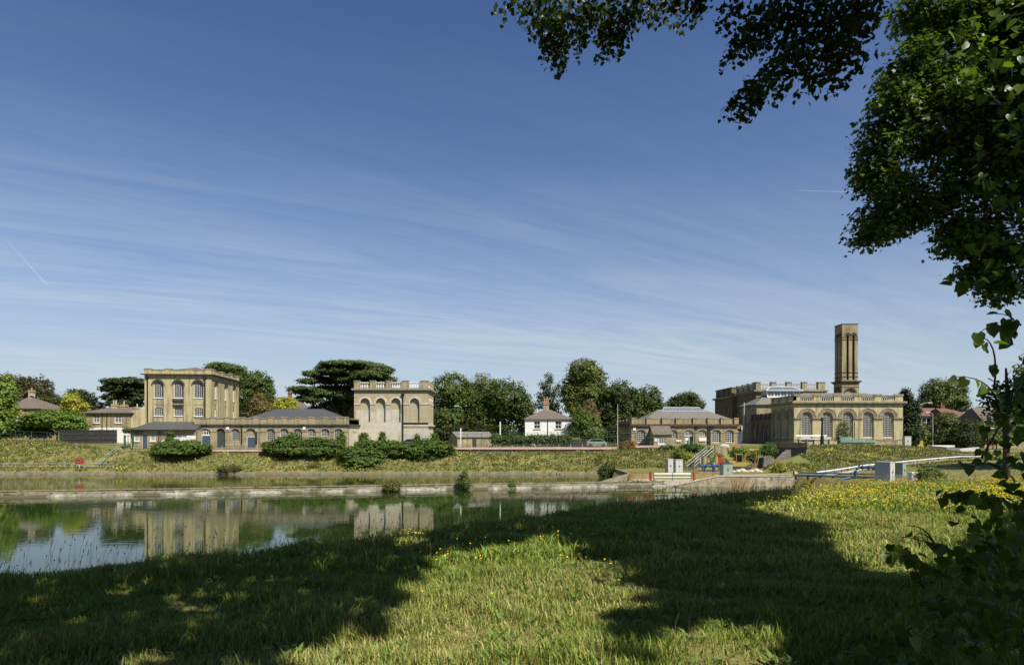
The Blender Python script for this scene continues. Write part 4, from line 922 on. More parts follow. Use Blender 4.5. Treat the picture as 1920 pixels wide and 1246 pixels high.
# ---------------------------------------------------------------- trees beyond and among the buildings
def pxblobs(D, bl):
    """(px, py, rx, ry) seen at distance D -> world ellipsoids"""
    k = D / FPX; out = []
    for b in bl:
        px, py, rx, ry = b[:4]; dy = b[4] if len(b) > 4 else rng.uniform(-.3, .3) * rx * k
        out.append(((px - 960) * k, D + dy, EYE - (py - HY) * k, rx * k, max(rx * k * .85, 1.0), ry * k))
    return out
def tree(name, label, cat, D, bl, col, leaf=.42, dens=1.0, trunk=None, group=None, upb=.5, var=.28, squash=1.0, cl=.17, tpl=QUAD, tr=.35, inner=.25, base=None):
    B = pxblobs(D, bl); x = sum(b[0] for b in B) / len(B); y = sum(b[1] for b in B) / len(B)
    if trunk: x = (trunk - 960) / FPX * D; y = D
    zb = float(gz(x, y)) if base is None else base; t = thing(name, label, cat, (x, y, zb), 0, group)
    Bl = [(a - x, b - y, c - zb, d, e, f) for a, b, c, d, e, f in B]
    crown('crown', Bl, leaf * 1.12, tuple(c * k for c, k in zip(col, (1.45, 1.35, .95))), t, tpl, dens * 1.5, cl, None, upb, squash, var, inner)
    if tr:
        mb = MB(); top = max(b[2] for b in Bl); mb.tube([(0, 0, -.3), (.1, 0, top * .25), (0, .1, top * .55), (.2, 0, top * .85)], [tr, tr * .8, tr * .55, tr * .2], 8)
        for b in Bl:
            mb.tube([(0, 0, min(top * .3, b[2] * .5)), (b[0] * .5, b[1] * .5, b[2] * .65), (b[0], b[1], b[2])], [tr * .45, tr * .3, tr * .1], 5)
        mb.build('trunk', M['bark'], t)
    return t
GD, GM, GB, GY = (.042, .06, .018), (.06, .09, .024), (.085, .14, .028), (.2, .22, .035)
TG = 'trees behind the waterworks'
tree('broadleaf_tree', 'bright green tree cut by the left edge of the photo', 'tree', 128, [(4, 733, 24, 30), (-14, 760, 34, 36), (12, 780, 18, 26), (-10, 800, 26, 20)], (.11, .16, .04), group=TG)
tree('broadleaf_tree', 'large dark brownish tree behind the far left house', 'tree', 166, [(28, 722, 32, 18), (68, 728, 24, 20), (48, 755, 46, 28), (88, 757, 26, 20)], (.042, .046, .02), .5, group=TG)
tree('broadleaf_tree', 'dull green tree between the brownish tree and the golden one', 'tree', 156, [(98, 762, 26, 20), (118, 770, 22, 22), (75, 775, 30, 18)], GD, .5, group=TG)
tree('conifer', 'dark conifer with ragged top above the golden tree, left of the brick house', 'tree', 162, [(146, 737, 15, 9), (160, 748, 22, 14), (175, 764, 20, 14), (150, 758, 22, 14)], (.028, .042, .018), .45, group=TG, squash=.5)
tree('golden_tree', 'small golden-yellow leaved tree in front of dark trees on the left', 'tree', 148, [(132, 748, 14, 12), (146, 762, 16, 14), (126, 762, 9, 8)], (.22, .24, .045), .35, tr=.15)
tree('spreading_shrub', 'wide bright green tree-like shrub behind the dark wooden fence', 'shrub', 130, [(92, 784, 44, 16), (122, 790, 34, 18), (62, 792, 22, 12), (140, 800, 20, 12)], (.075, .13, .028), .36, tr=.15, squash=.5, upb=.9)
tree('dark_shrub', 'dark green shrubbery under the far left house', 'shrub', 131, [(30, 806, 30, 12), (70, 808, 25, 10), (0, 806, 20, 12)], (.03, .045, .016), .35, tr=None)
tree('cedar', 'rounded dark cedar behind the brick house, left of the tall engine house', 'tree', 160, [(222, 716, 26, 7), (248, 716, 26, 8), (205, 728, 15, 6), (232, 730, 34, 9), (218, 744, 26, 8), (255, 742, 18, 10), (230, 756, 32, 7), (262, 728, 12, 8)], (.032, .05, .02), .45, dens=1.3, squash=.4, upb=.9, group=TG)
tree('umbrella_tree', 'flat-topped tree showing just above the roof of the tall engine house', 'tree', 172, [(418, 689, 30, 8), (440, 693, 20, 8), (432, 704, 20, 10), (400, 700, 20, 12)], (.05, .08, .025), .45, group=TG, squash=.5)
tree('broadleaf_tree', 'dense mid green tree just right of the tall engine house', 'tree', 168, [(478, 718, 28, 22), (498, 735, 17, 26), (462, 740, 22, 30), (484, 752, 26, 22), (456, 715, 14, 18)], (.045, .075, .02), .42, group=TG)
tree('copper_shrub', 'brownish small tree in front of the distant brick houses', 'tree', 148, [(484, 752, 13, 16), (494, 764, 17, 14), (478, 770, 12, 14)], (.12, .1, .05), .32, tr=.12)
tree('golden_shrub', 'round yellow-green shrub above the dark hipped roof', 'shrub', 143, [(538, 755, 17, 9), (530, 764, 16, 9), (548, 766, 12, 8)], (.2, .23, .03), .32, tr=.12)
def big_cedar():
    D = 158; k = D / FPX; out = []
    pads = [(655, 684, 52, 5), (690, 688, 38, 5), (620, 689, 34, 6), (716, 697, 26, 6), (592, 702, 20, 5), (640, 697, 44, 6), (700, 706, 34, 7), (610, 710, 30, 6), (666, 712, 44, 7), (728, 712, 18, 5), (586, 716, 18, 4), (620, 726, 34, 6), (676, 728, 40, 8), (576, 731, 26, 4), (560, 734, 14, 3), (604, 738, 30, 6), (650, 742, 40, 8), (590, 750, 20, 4), (568, 746, 12, 4), (630, 756, 36, 8), (600, 766, 26, 6), (660, 764, 34, 12), (640, 776, 36, 8), (735, 718, 12, 4), (700, 722, 34, 8)]
    for px, py, rx, ry in pads:
        out.append((px, py, rx, ry, rng.uniform(-.5, .5) * 9))
    t = tree('great_cedar', 'huge dark layered cedar behind the balustraded block', 'tree', D, out, (.045, .07, .026), .42, 1.3, trunk=645, squash=.6, upb=1.0, cl=.2, tr=.6, inner=.35, group=TG)
    mb = MB(); zz = lambda py: EYE - (py - HY) * k - t.location.z; xx = lambda px: (px - 645) * k
    mb.tube([(xx(594), -2, -.2), (xx(592), -2, zz(760)), (xx(590), -2, zz(735)), (xx(598), -1, zz(705))], [.4, .35, .28, .12], 7); mb.build('trunk', M['bark'], t)
big_cedar()
tree('broadleaf_tree', 'dark green tree touching the right side of the balustraded block', 'tree', 158, [(846, 730, 34, 32), (828, 765, 24, 40), (862, 772, 28, 40), (842, 790, 36, 28), (875, 742, 14, 22)], GM, .45, group=TG)
tree('broadleaf_tree', 'paler greyish tree rising between two darker ones behind the brick hut', 'tree', 186, [(905, 722, 24, 22), (925, 735, 16, 22), (890, 745, 20, 30), (912, 762, 26, 30)], (.075, .1, .04), .45, group=TG, dens=.8)
tree('broadleaf_tree', 'broad rounded dark green tree left of the white cottage', 'tree', 154, [(950, 748, 40, 34), (928, 775, 34, 32), (972, 768, 28, 32), (905, 790, 30, 24), (985, 785, 20, 20), (900, 760, 16, 22)], (.045, .07, .018), .45, group=TG)
tree('pine', 'thin open pine with gaps behind the cottage chimney', 'tree', 172, [(1030, 708, 8, 9), (1024, 722, 13, 10), (1034, 736, 14, 10), (1018, 742, 11, 8), (1026, 755, 22, 10), (1040, 768, 18, 12), (1008, 762, 8, 6), (1044, 725, 7, 7)], (.035, .055, .025), .4, .7, group=TG)
tree('broadleaf_tree', 'tallest yellowish-green tree right of the white cottage', 'tree', 162, [(1094, 696, 28, 22), (1118, 712, 20, 24), (1080, 722, 26, 24), (1104, 740, 32, 26), (1070, 740, 20, 22), (1120, 745, 18, 22), (1088, 762, 28, 22)], (.07, .098, .026), .45, group=TG, var=.35)
tree('broadleaf_tree', 'dark round tree right of the tallest tree', 'tree', 160, [(1158, 738, 28, 22), (1144, 765, 24, 30), (1172, 765, 26, 34), (1156, 790, 34, 30), (1186, 745, 14, 20)], (.04, .06, .018), .45, group=TG)
tree('broadleaf_tree', 'mid green tree behind the left end of the right-hand low range', 'tree', 168, [(1216, 748, 22, 24), (1205, 772, 26, 28), (1232, 770, 18, 24), (1195, 760, 14, 20)], (.048, .075, .022), .45, group=TG)
tree('broadleaf_tree', 'small dark tree behind the glazed roof lantern', 'tree', 178, [(1286, 746, 22, 11), (1272, 756, 20, 12), (1302, 758, 18, 12), (1284, 768, 28, 12)], GD, .4, group=TG)
tree('broadleaf_tree', 'tiny yellow-green treetop left of the dark engine house', 'tree', 200, [(1356, 770, 11, 6), (1358, 780, 12, 8)], (.12, .15, .03), .4, group=TG)
tree('brown_shrub', 'withered brown bush right of the white cottage', 'shrub', 140, [(1104, 768, 12, 16), (1112, 782, 12, 14), (1094, 780, 9, 14)], (.12, .095, .06), .3, tr=.12)
tree('green_shrub', 'rounded light green bush at the right corner of the white cottage', 'shrub', 130, [(1098, 792, 26, 16), (1082, 806, 18, 14), (1110, 810, 22, 14), (1090, 780, 16, 12)], (.075, .11, .03), .32, tr=.14)
tree('hedge', 'clipped dark ivy hedge in front of the white cottage', 'hedge', 121.5, [(930 + 12 * i, 826 - (1 if i % 3 else 3), 11, 9, 0) for i in range(12)], (.045, .07, .022), .26, tr=None)
tree('dark_undergrowth', 'dark undergrowth filling the gap behind the brick hut', 'undergrowth', 150, [(830, 810, 22, 18), (865, 812, 25, 16), (905, 812, 25, 16), (945, 812, 26, 16), (978, 815, 14, 12), (1120, 815, 22, 16), (1148, 815, 18, 16)], (.025, .036, .014), .42, tr=None)
tree('yew', 'tall narrow dark yew against the right end of the pavilion', 'tree', 128, [(1699, 742, 8, 13), (1703, 760, 12, 20), (1708, 785, 17, 28), (1708, 812, 20, 24), (1714, 770, 8, 16)], (.018, .032, .014), .34, dens=1.2, tr=.3)
tree('broadleaf_tree', 'large round tree above the red tiled roofs on the right', 'tree', 182, [(1752, 732, 24, 20), (1786, 732, 24, 22), (1742, 752, 20, 18), (1770, 752, 30, 20), (1800, 755, 18, 17)], (.06, .085, .032), .5, group=TG)
tree('birch', 'feathery grey-green tree in front of the red brick house', 'tree', 136, [(1772, 790, 20, 16), (1768, 810, 26, 20), (1755, 822, 20, 14), (1785, 815, 18, 18)], (.06, .085, .035), .3, tr=.15, group='shrubs by the red brick house')
tree('dark_shrub', 'darker pointed bush in front of the red brick house, right of the birch', 'shrub', 132, [(1812, 800, 12, 14), (1810, 818, 22, 16), (1798, 826, 16, 10)], (.03, .05, .02), .3, tr=.12, group='shrubs by the red brick house')
tree('green_shrub', 'yellowish bush beside the yew and a yellow object', 'shrub', 136, [(1735, 812, 12, 16), (1728, 825, 12, 12)], (.09, .12, .03), .3, tr=.12, group='shrubs by the red brick house')
tree('dark_shrub', 'leafy bush before the left part of the dark-roofed terrace', 'shrub', 140, [(1840, 802, 16, 14), (1862, 808, 16, 12), (1905, 806, 26, 14)], (.05, .075, .025), .3, tr=.12, group='shrubs by the red brick house')
tree('green_shrub', 'low light bushes right of the dark pointed bush', 'shrub', 138, [(1838, 818, 16, 10), (1862, 822, 18, 10), (1885, 822, 18, 10)], (.08, .11, .035), .3, tr=.12, group='shrubs by the red brick house')
tree('broadleaf_tree', 'leafy tree just outside the right edge that shades the lawn', 'tree', 80, [(2010, 700, 85, 60), (2070, 640, 80, 60), (1990, 760, 60, 40)], GM, .5, dens=.8, group=TG)
tree('broadleaf_tree', 'dull distant tree over the dark roof at the right edge', 'tree', 200, [(1842, 768, 10, 8), (1880, 762, 20, 12), (1912, 758, 22, 14)], (.045, .065, .03), .5, group=TG)
tree('round_shrub', 'round leafy bush right of the grey pump cabinets on the near lawn', 'shrub', 66, [(1745, 889, 17, 12), (1733, 895, 10, 9), (1757, 896, 12, 9)], (.065, .1, .025), .2, tr=.08)
# junipers on the far bank
JC = (.05, .088, .02); JG = 'junipers on the far bank'
def juniper(label, bl, D=113):
    tree('juniper', label, 'juniper', D, bl, JC, .3, 1.25, tr=None, group=JG, squash=.45, upb=.7, cl=.2, var=.35)
juniper('low wide juniper standing alone, leftmost on the far bank', [(322, 838, 32, 11), (358, 838, 34, 12), (340, 845, 44, 8), (300, 840, 14, 8), (384, 840, 12, 8)])
juniper('juniper at the left end of the long juniper group', [(522, 838, 24, 13), (548, 830, 26, 14), (550, 844, 36, 10), (507, 836, 12, 8)])
juniper('juniper in front of the right end of the long low range', [(590, 834, 26, 14), (620, 836, 24, 14), (605, 846, 34, 10)])
juniper('biggest juniper reaching lowest down the bank', [(665, 852, 28, 16), (695, 856, 26, 16), (680, 865, 38, 11)], 111)
juniper('juniper in front of the rendered wall, between two bigger ones', [(690, 836, 26, 12), (730, 838, 30, 13), (750, 848, 26, 10)])
juniper('juniper right of centre in the long group with a dark underside', [(785, 848, 26, 15), (765, 842, 20, 12), (800, 856, 22, 10)], 112)
juniper('juniper at the right end of the long juniper group', [(820, 840, 26, 14), (838, 846, 14, 12), (805, 832, 18, 10)])
for px, top, w, lab in ((319, 808, 4, 'slim sapling above the lone left juniper'), (550, 812, 8, 'sapling in front of the long range above the junipers'), (641, 812, 6, 'sapling at the corner of the rendered side wall'), (681, 812, 11, 'bushy sapling against the pale rendered wall, left of the slim one'), (716, 812, 6, 'slim sapling against the middle of the rendered wall'), (782, 815, 4, 'thin sapling right of the black drainpipe'), (814, 814, 8, 'sapling at the right corner of the balustraded block')):
    tree('sapling', lab, 'sapling', 116, [(px, top + 3, w * .4, 4), (px, top + 10, w * .7, 6), (px, top + 19, w, 8)], (.05, .085, .022), .24, tr=.06, group='saplings over the junipers')
for px, py, w, D, c, lab in ((735, 908, 15, 75, (.08, .085, .03), 'scrubby bush on the dividing wall, leftmost of three'), (870, 902, 12, 77, (.06, .08, .025), 'dark green bush on the dividing wall, middle of three'), (960, 908, 7, 79, (.07, .09, .03), 'small bush on the dividing wall, rightmost of three')):
    tree('wall_bush', lab, 'bush', D, [(px, py, w, 7), (px - w * .3, py + 7, w * .7, 5), (px + w * .4, py + 6, w * .6, 5)] + ([(px, py - 10, w * .5, 7)] if px == 870 else []), c, .14, .9, tr=.04, group='bushes on the dividing wall', base=.4)
for px, py, w, h, D, c, lab in ((432, 878, 22, 6, 108, (.06, .065, .03), 'greyish bush at the waterline under the lone juniper'), (590, 872, 10, 5, 109, (.09, .09, .03), 'small bush low on the far bank below the junipers'), (712, 878, 14, 6, 109, (.1, .095, .045), 'dry brown bush right of the biggest juniper'), (1140, 882, 17, 11, 101, (.035, .055, .02), 'dark bush at the right end of the far pond'), (968, 860, 8, 5, 112, (.1, .09, .04), 'dry shrub below the pink coping'), (1176, 835, 14, 10, 113, (.12, .09, .04), 'brown-green bush at the right end of the terrace railing'), (1296, 840, 22, 9, 108, (.035, .07, .02), 'dark green bush below the blue door of the right-hand range'), (1250, 840, 12, 6, 110, (.04, .07, .025), 'small green bush below the gabled porch'), (1290, 860, 14, 12, 102, (.16, .18, .03), 'yellow-green bush left of the railed steps'), (1275, 850, 12, 9, 104, (.09, .12, .03), 'bright weed clump above the pale cabinets'), (1590, 862, 26, 5, 100, (.12, .13, .035), 'rough grass clump on the bank below the pavilion'), (1395, 848, 26, 9, 104, (.08, .13, .03), 'fresh green bush behind the digger'), (1440, 842, 14, 10, 104, (.05, .1, .025), 'dense green bush beside the concrete buttresses'), (1460, 880, 12, 10, 90, (.13, .15, .035), 'yellowish weeds at the foot of the buttresses'), (1380, 868, 16, 8, 97, (.13, .15, .03), 'yellowish shrub left behind the digger arm'), (1580, 810, 10, 22, 118, (.07, .1, .03), 'climbing plant in front of the third pavilion window')):
    tree('bank_bush', lab, 'bush', D, [(px, py, w, h), (px - w * .4, py + h * .4, w * .6, h * .7), (px + w * .45, py + h * .3, w * .55, h * .7)], c, .2, .8, tr=None, group='bushes on the far bank', base=float(gz((px - 960) / FPX * D, D)))
# rough meadow on the far banks
def meadow():
    n = 42000; x = rng.uniform(-95, 88, n); y = rng.uniform(84, 119, n); ty = interp(x, TOEY); cy = interp(x, CRY)
    ok = (y > ty - 2.5) & (y < cy + 1.5) & ((x < 14.5) | (y > 86)) & (np.abs(x + 65 + (y - 108) * .0) > 0) & ~((x < 14.5) & (y < 107.2))
    ok &= ~((x > 15) & (x < 44) & (y < ty + 1))
    x, y = x[ok], y[ok]; keep = np.ones(len(x), bool)
    for px_, py_, _ in PP: keep &= (x - px_) ** 2 + (y - py_) ** 2 > 1.6
    keep &= ~((x > 33) & (x < 42) & (y > 94) & (y < 108)) & ~(np.abs(x - (-62.2 + (y - 108) * -.05 - (115 - y) * 1.05)) < .8)
    x, y = x[keep], y[keep]; z = gz(x, y); m = len(x)
    pn = np.sin(x * .22 + 2 * np.sin(y * .3)) * .5 + np.sin(x * .07 + 1) * .4 + .3 * np.sin(y * 1.1 + x * .5)
    pal = np.array([(.15, .16, .045), (.2, .175, .07), (.10, .135, .03), (.17, .18, .05)])
    idx = np.clip(((pn + rng.normal(size=m) * .45 + 1.0) / 2 * 4).astype(int), 0, 3); base = pal[idx]
    B = 5; h = rng.uniform(.18, .48, m) * (1 + .4 * pn.clip(-.5, 1)); C = np.repeat(np.stack([x, y, z - .03], 1), B, 0); hh = np.repeat(h, B) * rng.uniform(.6, 1.3, m * B)
    a = rng.uniform(0, 2 * np.pi, m * B); w = rng.uniform(.05, .11, m * B); lean = rng.uniform(.1, .6, m * B) * hh; C[:, 0] += rng.uniform(-.3, .3, m * B); C[:, 1] += rng.uniform(-.3, .3, m * B)
    d = np.stack([np.cos(a), np.sin(a), 0 * a], 1); s = np.stack([-np.sin(a), np.cos(a), 0 * a], 1)
    V = np.stack([C - s * w[:, None], C + s * w[:, None], C + d * lean[:, None] + np.array([0, 0, 1]) * hh[:, None]], 1).reshape(-1, 3)
    F = np.arange(m * B * 3).reshape(-1, 3); col = np.repeat(np.clip(np.repeat(base, B, 0) * rng.uniform(.8, 1.22, (m * B, 1)), 0, .6), 3, 0)
    tag(npmesh('bank_meadow', V, F, M['grass'], colors=col), 'rough dry meadow grass on the far banks', 'meadow', kind='stuff')
    k = 900; i = rng.choice(m, k); P0 = np.stack([x[i], y[i], z[i] + h[i] * .9], 1); cc = np.where(rng.random((k, 1)) < .6, np.array([[.55, .5, .1]]), np.array([[.6, .58, .5]]))
    cl = rng.choice(m, 26); ex = np.repeat(np.stack([x[cl], y[cl], z[cl] + .45], 1), 34, 0) + rng.normal(size=(26 * 34, 3)) * np.array([.6, .5, .18]); ec = np.tile([[.42, .42, .05]], (len(ex), 1))
    C = np.concatenate([P0, ex]); c = np.concatenate([cc, ec]); 
    tag(scatter('bank_wildflowers', C, rng.normal(size=(len(C), 3)) * .4 + [0, -.6, 1], rng.uniform(.1, .24, len(C)), c, QUAD, M['petal']), 'yellow and white wildflowers on the far banks', 'wildflowers', kind='stuff')
meadow()
def wall_weeds():
    n = 260; x = rng.uniform(-52, 19, n); y = curb_y(x) + rng.uniform(.0, 1.3, n); z = np.where(y - curb_y(x) < .5, .24, .62); k = 14; C = np.repeat(np.stack([x, y, z - .03], 1), k, 0); sz = np.repeat(rng.uniform(.05, .4, n) ** 1.3, k)
    C[:, 0] += rng.normal(size=n * k) * .12; a = rng.uniform(0, 6.3, n * k); d = np.stack([np.cos(a), np.sin(a), 0 * a], 1) * (sz * .6)[:, None]; s = np.stack([-np.sin(a), np.cos(a), 0 * a], 1) * .03
    V = np.stack([C - s, C + s, C + d + np.array([0, 0, 1]) * sz[:, None]], 1).reshape(-1, 3); tag(npmesh('wall_weeds', V, np.arange(n * k * 3).reshape(-1, 3), M['grass'], colors=np.repeat(tint(n * k, (.13, .14, .04), .4), 3, 0)), 'weeds rooted in the joints of the dividing wall', 'weeds', kind='stuff')
wall_weeds()
# ---------------------------------------------------------------- fences, rails, posts
def railing(name, label, pts, h, sp, rails, rp=.04, rr=.03, mp='steel', mr='darkrail', cat='railing', group=None):
    t = thing(name, label, cat, pts[0], 0, group); o = Vector(pts[0]); pts = [Vector(p) - o for p in pts]; pb = MB(); n = 0
    for i, (a, b) in enumerate(zip(pts, pts[1:])):
        k = max(1, int(round((b - a).length / sp)))
        for j in range(k + (1 if i == len(pts) - 2 else 0)):
            p = a + (b - a) * j / k; q = MB(); q.tube([p - Vector((0, 0, .1)), p + Vector((0, 0, h))], rp, 5); q.build('post', M[mp], t)
    for z in rails:
        q = MB(); q.tube([p + Vector((0, 0, z)) for p in pts], rr, 5); q.build('rail', M[mr], t)
    return t
def wx(px, d): return (px - 960) / FPX * d
def gp(px, d, dz=0): x = wx(px, d); return (x, d, float(gz(x, d)) + dz)
railing('terrace_railing', 'long dark railing with pale posts above the pink coping, in front of the white cottage', [gp(850, 115), gp(1158, 115)], 1.05, 1.92, (.95, .55), .06, .05)
railing('terrace_railing', 'terrace railing between the lone juniper and the juniper group', [gp(394, 115), gp(505, 115)], 1.05, 2.0, (.95, .5), .06, .05)
railing('terrace_railing', 'short railing left of the lone juniper by the low range door', [gp(250, 115), gp(300, 115)], 1.0, 1.6, (.95, .5), .04, .04)
for a, b, lab in ((850, 1156, 'long pink coping slab under the terrace railing before the white cottage'), (1178, 1250, 'short pink coping slab in front of the gabled porch'), (392, 500, 'pink coping slab between the lone juniper and the juniper group')):
    x0, x1 = wx(a, 114), wx(b, 114); z = max(float(gz(x0, 114.4)), float(gz(x1, 114.4))) + .1; mb = MB(); mb.box(x0, x1, 114, 114.55, z, z + .34); t = tag(mb.build('coping_slab', M['coping']), lab, 'coping', 'pink copings of the terrace')
    mb = MB(); mb.box(x0, x1, 114.2, 114.5, z - .6, z - .003); mb.build('shaded_gap', M['dkconc'], t)  # dark strip in place of the shaded gap under the coping
def meshfence(label, pts, h, sp, group='tall mesh fences', wires=7):
    t = railing('mesh_fence', label, pts, h, sp, [h - .05, h * .66, h * .33, .1], .045, .022, 'green', 'green', 'fence', group)
    o = Vector(pts[0]); q = MB(); 
    for a, b in zip(pts, pts[1:]):
        a = Vector(a) - o; b = Vector(b) - o; k = int((b - a).length / .45)
        for i in range(k): p = a + (b - a) * i / k; q.tube([p, p + Vector((0, 0, h - .05))], .007, 3, cap=False)
    q.build('wire_mesh', M['green'], t)
meshfence('tall dark green mesh fence on the terrace in front of the white cottage', [gp(850, 117), gp(1165, 117)], 3.0, 2.5)
meshfence('mesh fence in front of the left part of the right-hand low range', [gp(1165, 117), gp(1330, 117)], 2.6, 2.5)
meshfence('mesh fence along the top of the left bank', [gp(-30, 117.5), gp(118, 117.5)], 1.9, 2.6)
meshfence('mesh fence in front of the rendered end of the balustraded block', [gp(748, 118), gp(822, 118)], 2.6, 2.4)
def woodfence(label, px0, px1, D, h, group):
    a = gp(px0, D, -.1); t = thing('wooden_fence', label, 'fence', a, 0, group); L = wx(px1, D) - a[0]; q = MB()
    n = int(L / .16)
    for i in range(n): q.box(i * .16, i * .16 + .14, 0, .03, 0, h + random.uniform(-.03, .03))
    q.build('boards', M['darkwood'], t)
    for i in range(int(L / 2.4) + 1): q = MB(); q.box(i * 2.4, i * 2.4 + .12, -.1, -.003, 0, h + .08); q.build('post', M['darkwood'], t)
    q = MB()
    for z in (h * .25, h * .6, h * .9): q.box(0, L, -.06, -.004, z, z + .09)
    q.build('rail', M['darkwood'], t)
woodfence('dark stained board fence in front of the brick house', 112, 220, 122, 2.4, 'dark board fences'); woodfence('weathered board fence right of the hedge', 1070, 1102, 120, 1.7, 'dark board fences')
def greengate():
    D = 118; a = gp(236, D); t = thing('garden_gate', 'dark green gate posts with a cross bar at the top of the bank steps', 'gate', a)
    for x in (-.2, 1.2): q = MB(); q.box(x - .13, x + .13, -.1, .12, 0, 2.5); q.build('post', M['green'], t)
    q = MB(); q.box(-.06, 1.06, -.03, .03, 1.2, 1.28); q.box(-.06, 1.06, -.03, .03, 2.3, 2.38); q.build('cross_bar', M['green'], t)
greengate()
tree('potted_tree', 'small dark bush on top of the green gate', 'bush', 119, [(240, 806, 7, 5)], (.04, .05, .02), .2, tr=.05)
def banksteps():
    top = gp(238, 116); bot = G(196, 878, 95); mb = MB(); n = 14; t = thing('bank_steps', 'earth steps climbing the left bank to the green gate', 'steps', bot)
    for i in range(n):
        f = i / n; x = (top[0] - bot[0]) * f; y = (top[1] - bot[1]) * f; X, Y = bot[0] + x, bot[1] + y; z = float(gz(X, Y)) - bot[2] + .14; mb.box(x - .7, x + .7, y, y + (top[1] - bot[1]) / n - .01, z - .4, z + .012 * i % .02)
    mb.build('treads', M['earth'], t)
    A = Vector((bot[0] - 1.0, bot[1], gz(bot[0] - 1, bot[1]))); B = Vector((top[0] - 1.1, top[1], gz(top[0] - 1.1, top[1])))
    railing('handrail', 'sloping twin handrail beside the bank steps', [tuple(A), tuple(A + (B - A) * .5 + Vector((0, 0, .25))), tuple(B)], 1.0, 3.0, (1.0, .55), .045, .05, 'greenl', 'greenl', 'handrail')
banksteps()
z = 1.0
railing('waterside_railing', 'pale grey railing along the far pond edge at left', [(wx(-40, 108.3), 108.3, .7), (wx(212, 108.3), 108.3, .7)], 1.0, 2.0, (.98, .5), .045, .035, 'greenl', 'steel')
def lifebuoy():
    p = (wx(148, 108.2), 108.2, .7); t = thing('lifebuoy_box', 'bright red lifebuoy housing behind the waterside railing', 'lifebuoy box', p); q = MB(); q.box(-.62, .62, 0, .3, .95, 1.78); q.build('housing', M['red'], t)
    q = MB(); a = [( .27 * math.cos(i * math.pi / 6), -.02, 1.36 + .27 * math.sin(i * math.pi / 6)) for i in range(13)]; q.tube(a, .07, 5); q.build('ring', M['dkconc'], t); q = MB(); q.box(-.06, .06, .05, .15, -.1, .95); q.build('post', M['grey'], t)
lifebuoy()
def lamp(px, D, top, label, m='grey', arm=0, r=.07, head=True, group='lamp posts'):
    x = wx(px, D); b = float(gz(x, D)); h = EYE - (top - HY) * D / FPX - b; t = thing('lamp_post', label, 'lamp post', (x, D, b), 0, group); q = MB(); q.tube([(0, 0, -.2), (0, 0, h * .4), (0, 0, h)], [r * 1.3, r, r * .7], 6); q.build('pole', M[m], t)
    if arm: q = MB(); q.tube([(0, 0, h - .1), (arm, 0, h + .25)], r * .6, 5); q.build('arm', M[m], t)
    if head: q = MB(); sg = 1 if arm >= 0 else -1; q.box(min(arm, arm + sg * .9), max(arm, arm + sg * .9), -.16, .16, h + .2 if arm else h - .02, h + .36 if arm else h + .14); q.build('lamp_head', M['lead'], t)
lamp(53.5, 145, 743, 'street lamp among dark trees at the far left', arm=.5); lamp(852, 140, 761, 'slim dark lamp post in front of the tree beside the balustraded block', 'green'); lamp(1158, 125, 757, 'pale pole left of the right-hand low range', 'lead', head=False, r=.06)
lamp(1725, 140, 757, 'street lamp with long arm right of the yew', 'grey', arm=1.5); lamp(1749, 135, 775, 'thin grey lamp post in front of the feathery birch', 'grey', arm=-.6); lamp(1852, 105, 803, 'short black post lamp at the end of the ramp railing', 'black', r=.14)
for px, y0, D, lab in ((938, 791, 122, 'white post left of the hedge'), (864, 803, 117.6, 'white post in front of the brick hut')):
    x = wx(px, D); b = float(gz(x, D)); q = MB(); h = EYE - (y0 - HY) * D / FPX; q.box(x - .1, x + .1, D - .1, D + .1, b - .2, h); q.box(x - .13, x + .13, D - .13, D + .13, h + .002, h + .07); tag(q.build('white_post', M['white']), lab, 'post', 'white posts behind the mesh fence')
def signboard(px, py, D, w, h, m, label, name='sign', cat='sign'):
    x, y, z = P(px, py, D); b = float(gz(x, D)); t = thing(name, label, cat, (x, D, b)); q = MB(); q.box(-w / 2, w / 2, -.04, 0, z - b - h / 2, z - b + h / 2); q.build('panel', M[m], t)
    for s in (-.35, .35): q = MB(); q.box(w * s - .04, w * s + .04, .002, .06, -.2, z - b); q.build('post', M['dkconc'], t)
signboard(871.5, 833.5, 116.5, .75, .35, 'yellow', 'small yellow board in front of the brick hut'); signboard(497, 833.5, 117, 1.3, .3, 'yellow', 'long low yellow board beside the juniper group'); signboard(865, 840, 115.6, .35, .25, 'yellow', 'tiny yellow marker under the terrace railing')
def van(px, py, D, w, label, col, name='parked_car', cat='car'):
    x, _, z = P(px, py, D); b = float(gz(x, D)); t = thing(name, label, cat, (x, D, b)); L = w; q = MB(); prof = [(-L / 2, .35), (-L / 2, .95), (-L * .42, 1.05), (-L * .27, 1.45), (L * .22, 1.5), (L * .38, 1.0), (L / 2, .85), (L / 2, .35)]
    k = len(prof); q.v += [(a, -.85, c) for a, c in prof] + [(a, .85, c) for a, c in prof]; q.f.append(tuple(range(k))[::-1]); q.f.append(tuple(range(k, 2 * k)))
    for i in range(k): q.f.append((i, (i + 1) % k, (i + 1) % k + k, i + k))
    q.build('body', M[col], t); q = MB()
    q.poly([(-L * .38, -.86, 1.02), (L * .35, -.86, 1.02), (L * .2, -.86, 1.42), (-L * .26, -.86, 1.4)]); q.build('side_window', M['glass'], t)
    for s in (-.32, .32): q = MB(); q.tube([(L * s, -.9, .33), (L * s, -.6, .33)], .33, 12); q.build('wheel', M['rubber'], t)
van(1118, 837, 122, 3.6, 'pale blue-grey car behind the mesh fence right of the cottage', 'greenl'); van(777, 829, 127, 4.6, 'dark blue vehicle parked in front of the balustraded block', 'bluedoor'); van(583, 830, 119, 3.0, 'blue vehicle half hidden by junipers before the long range', 'bluel')
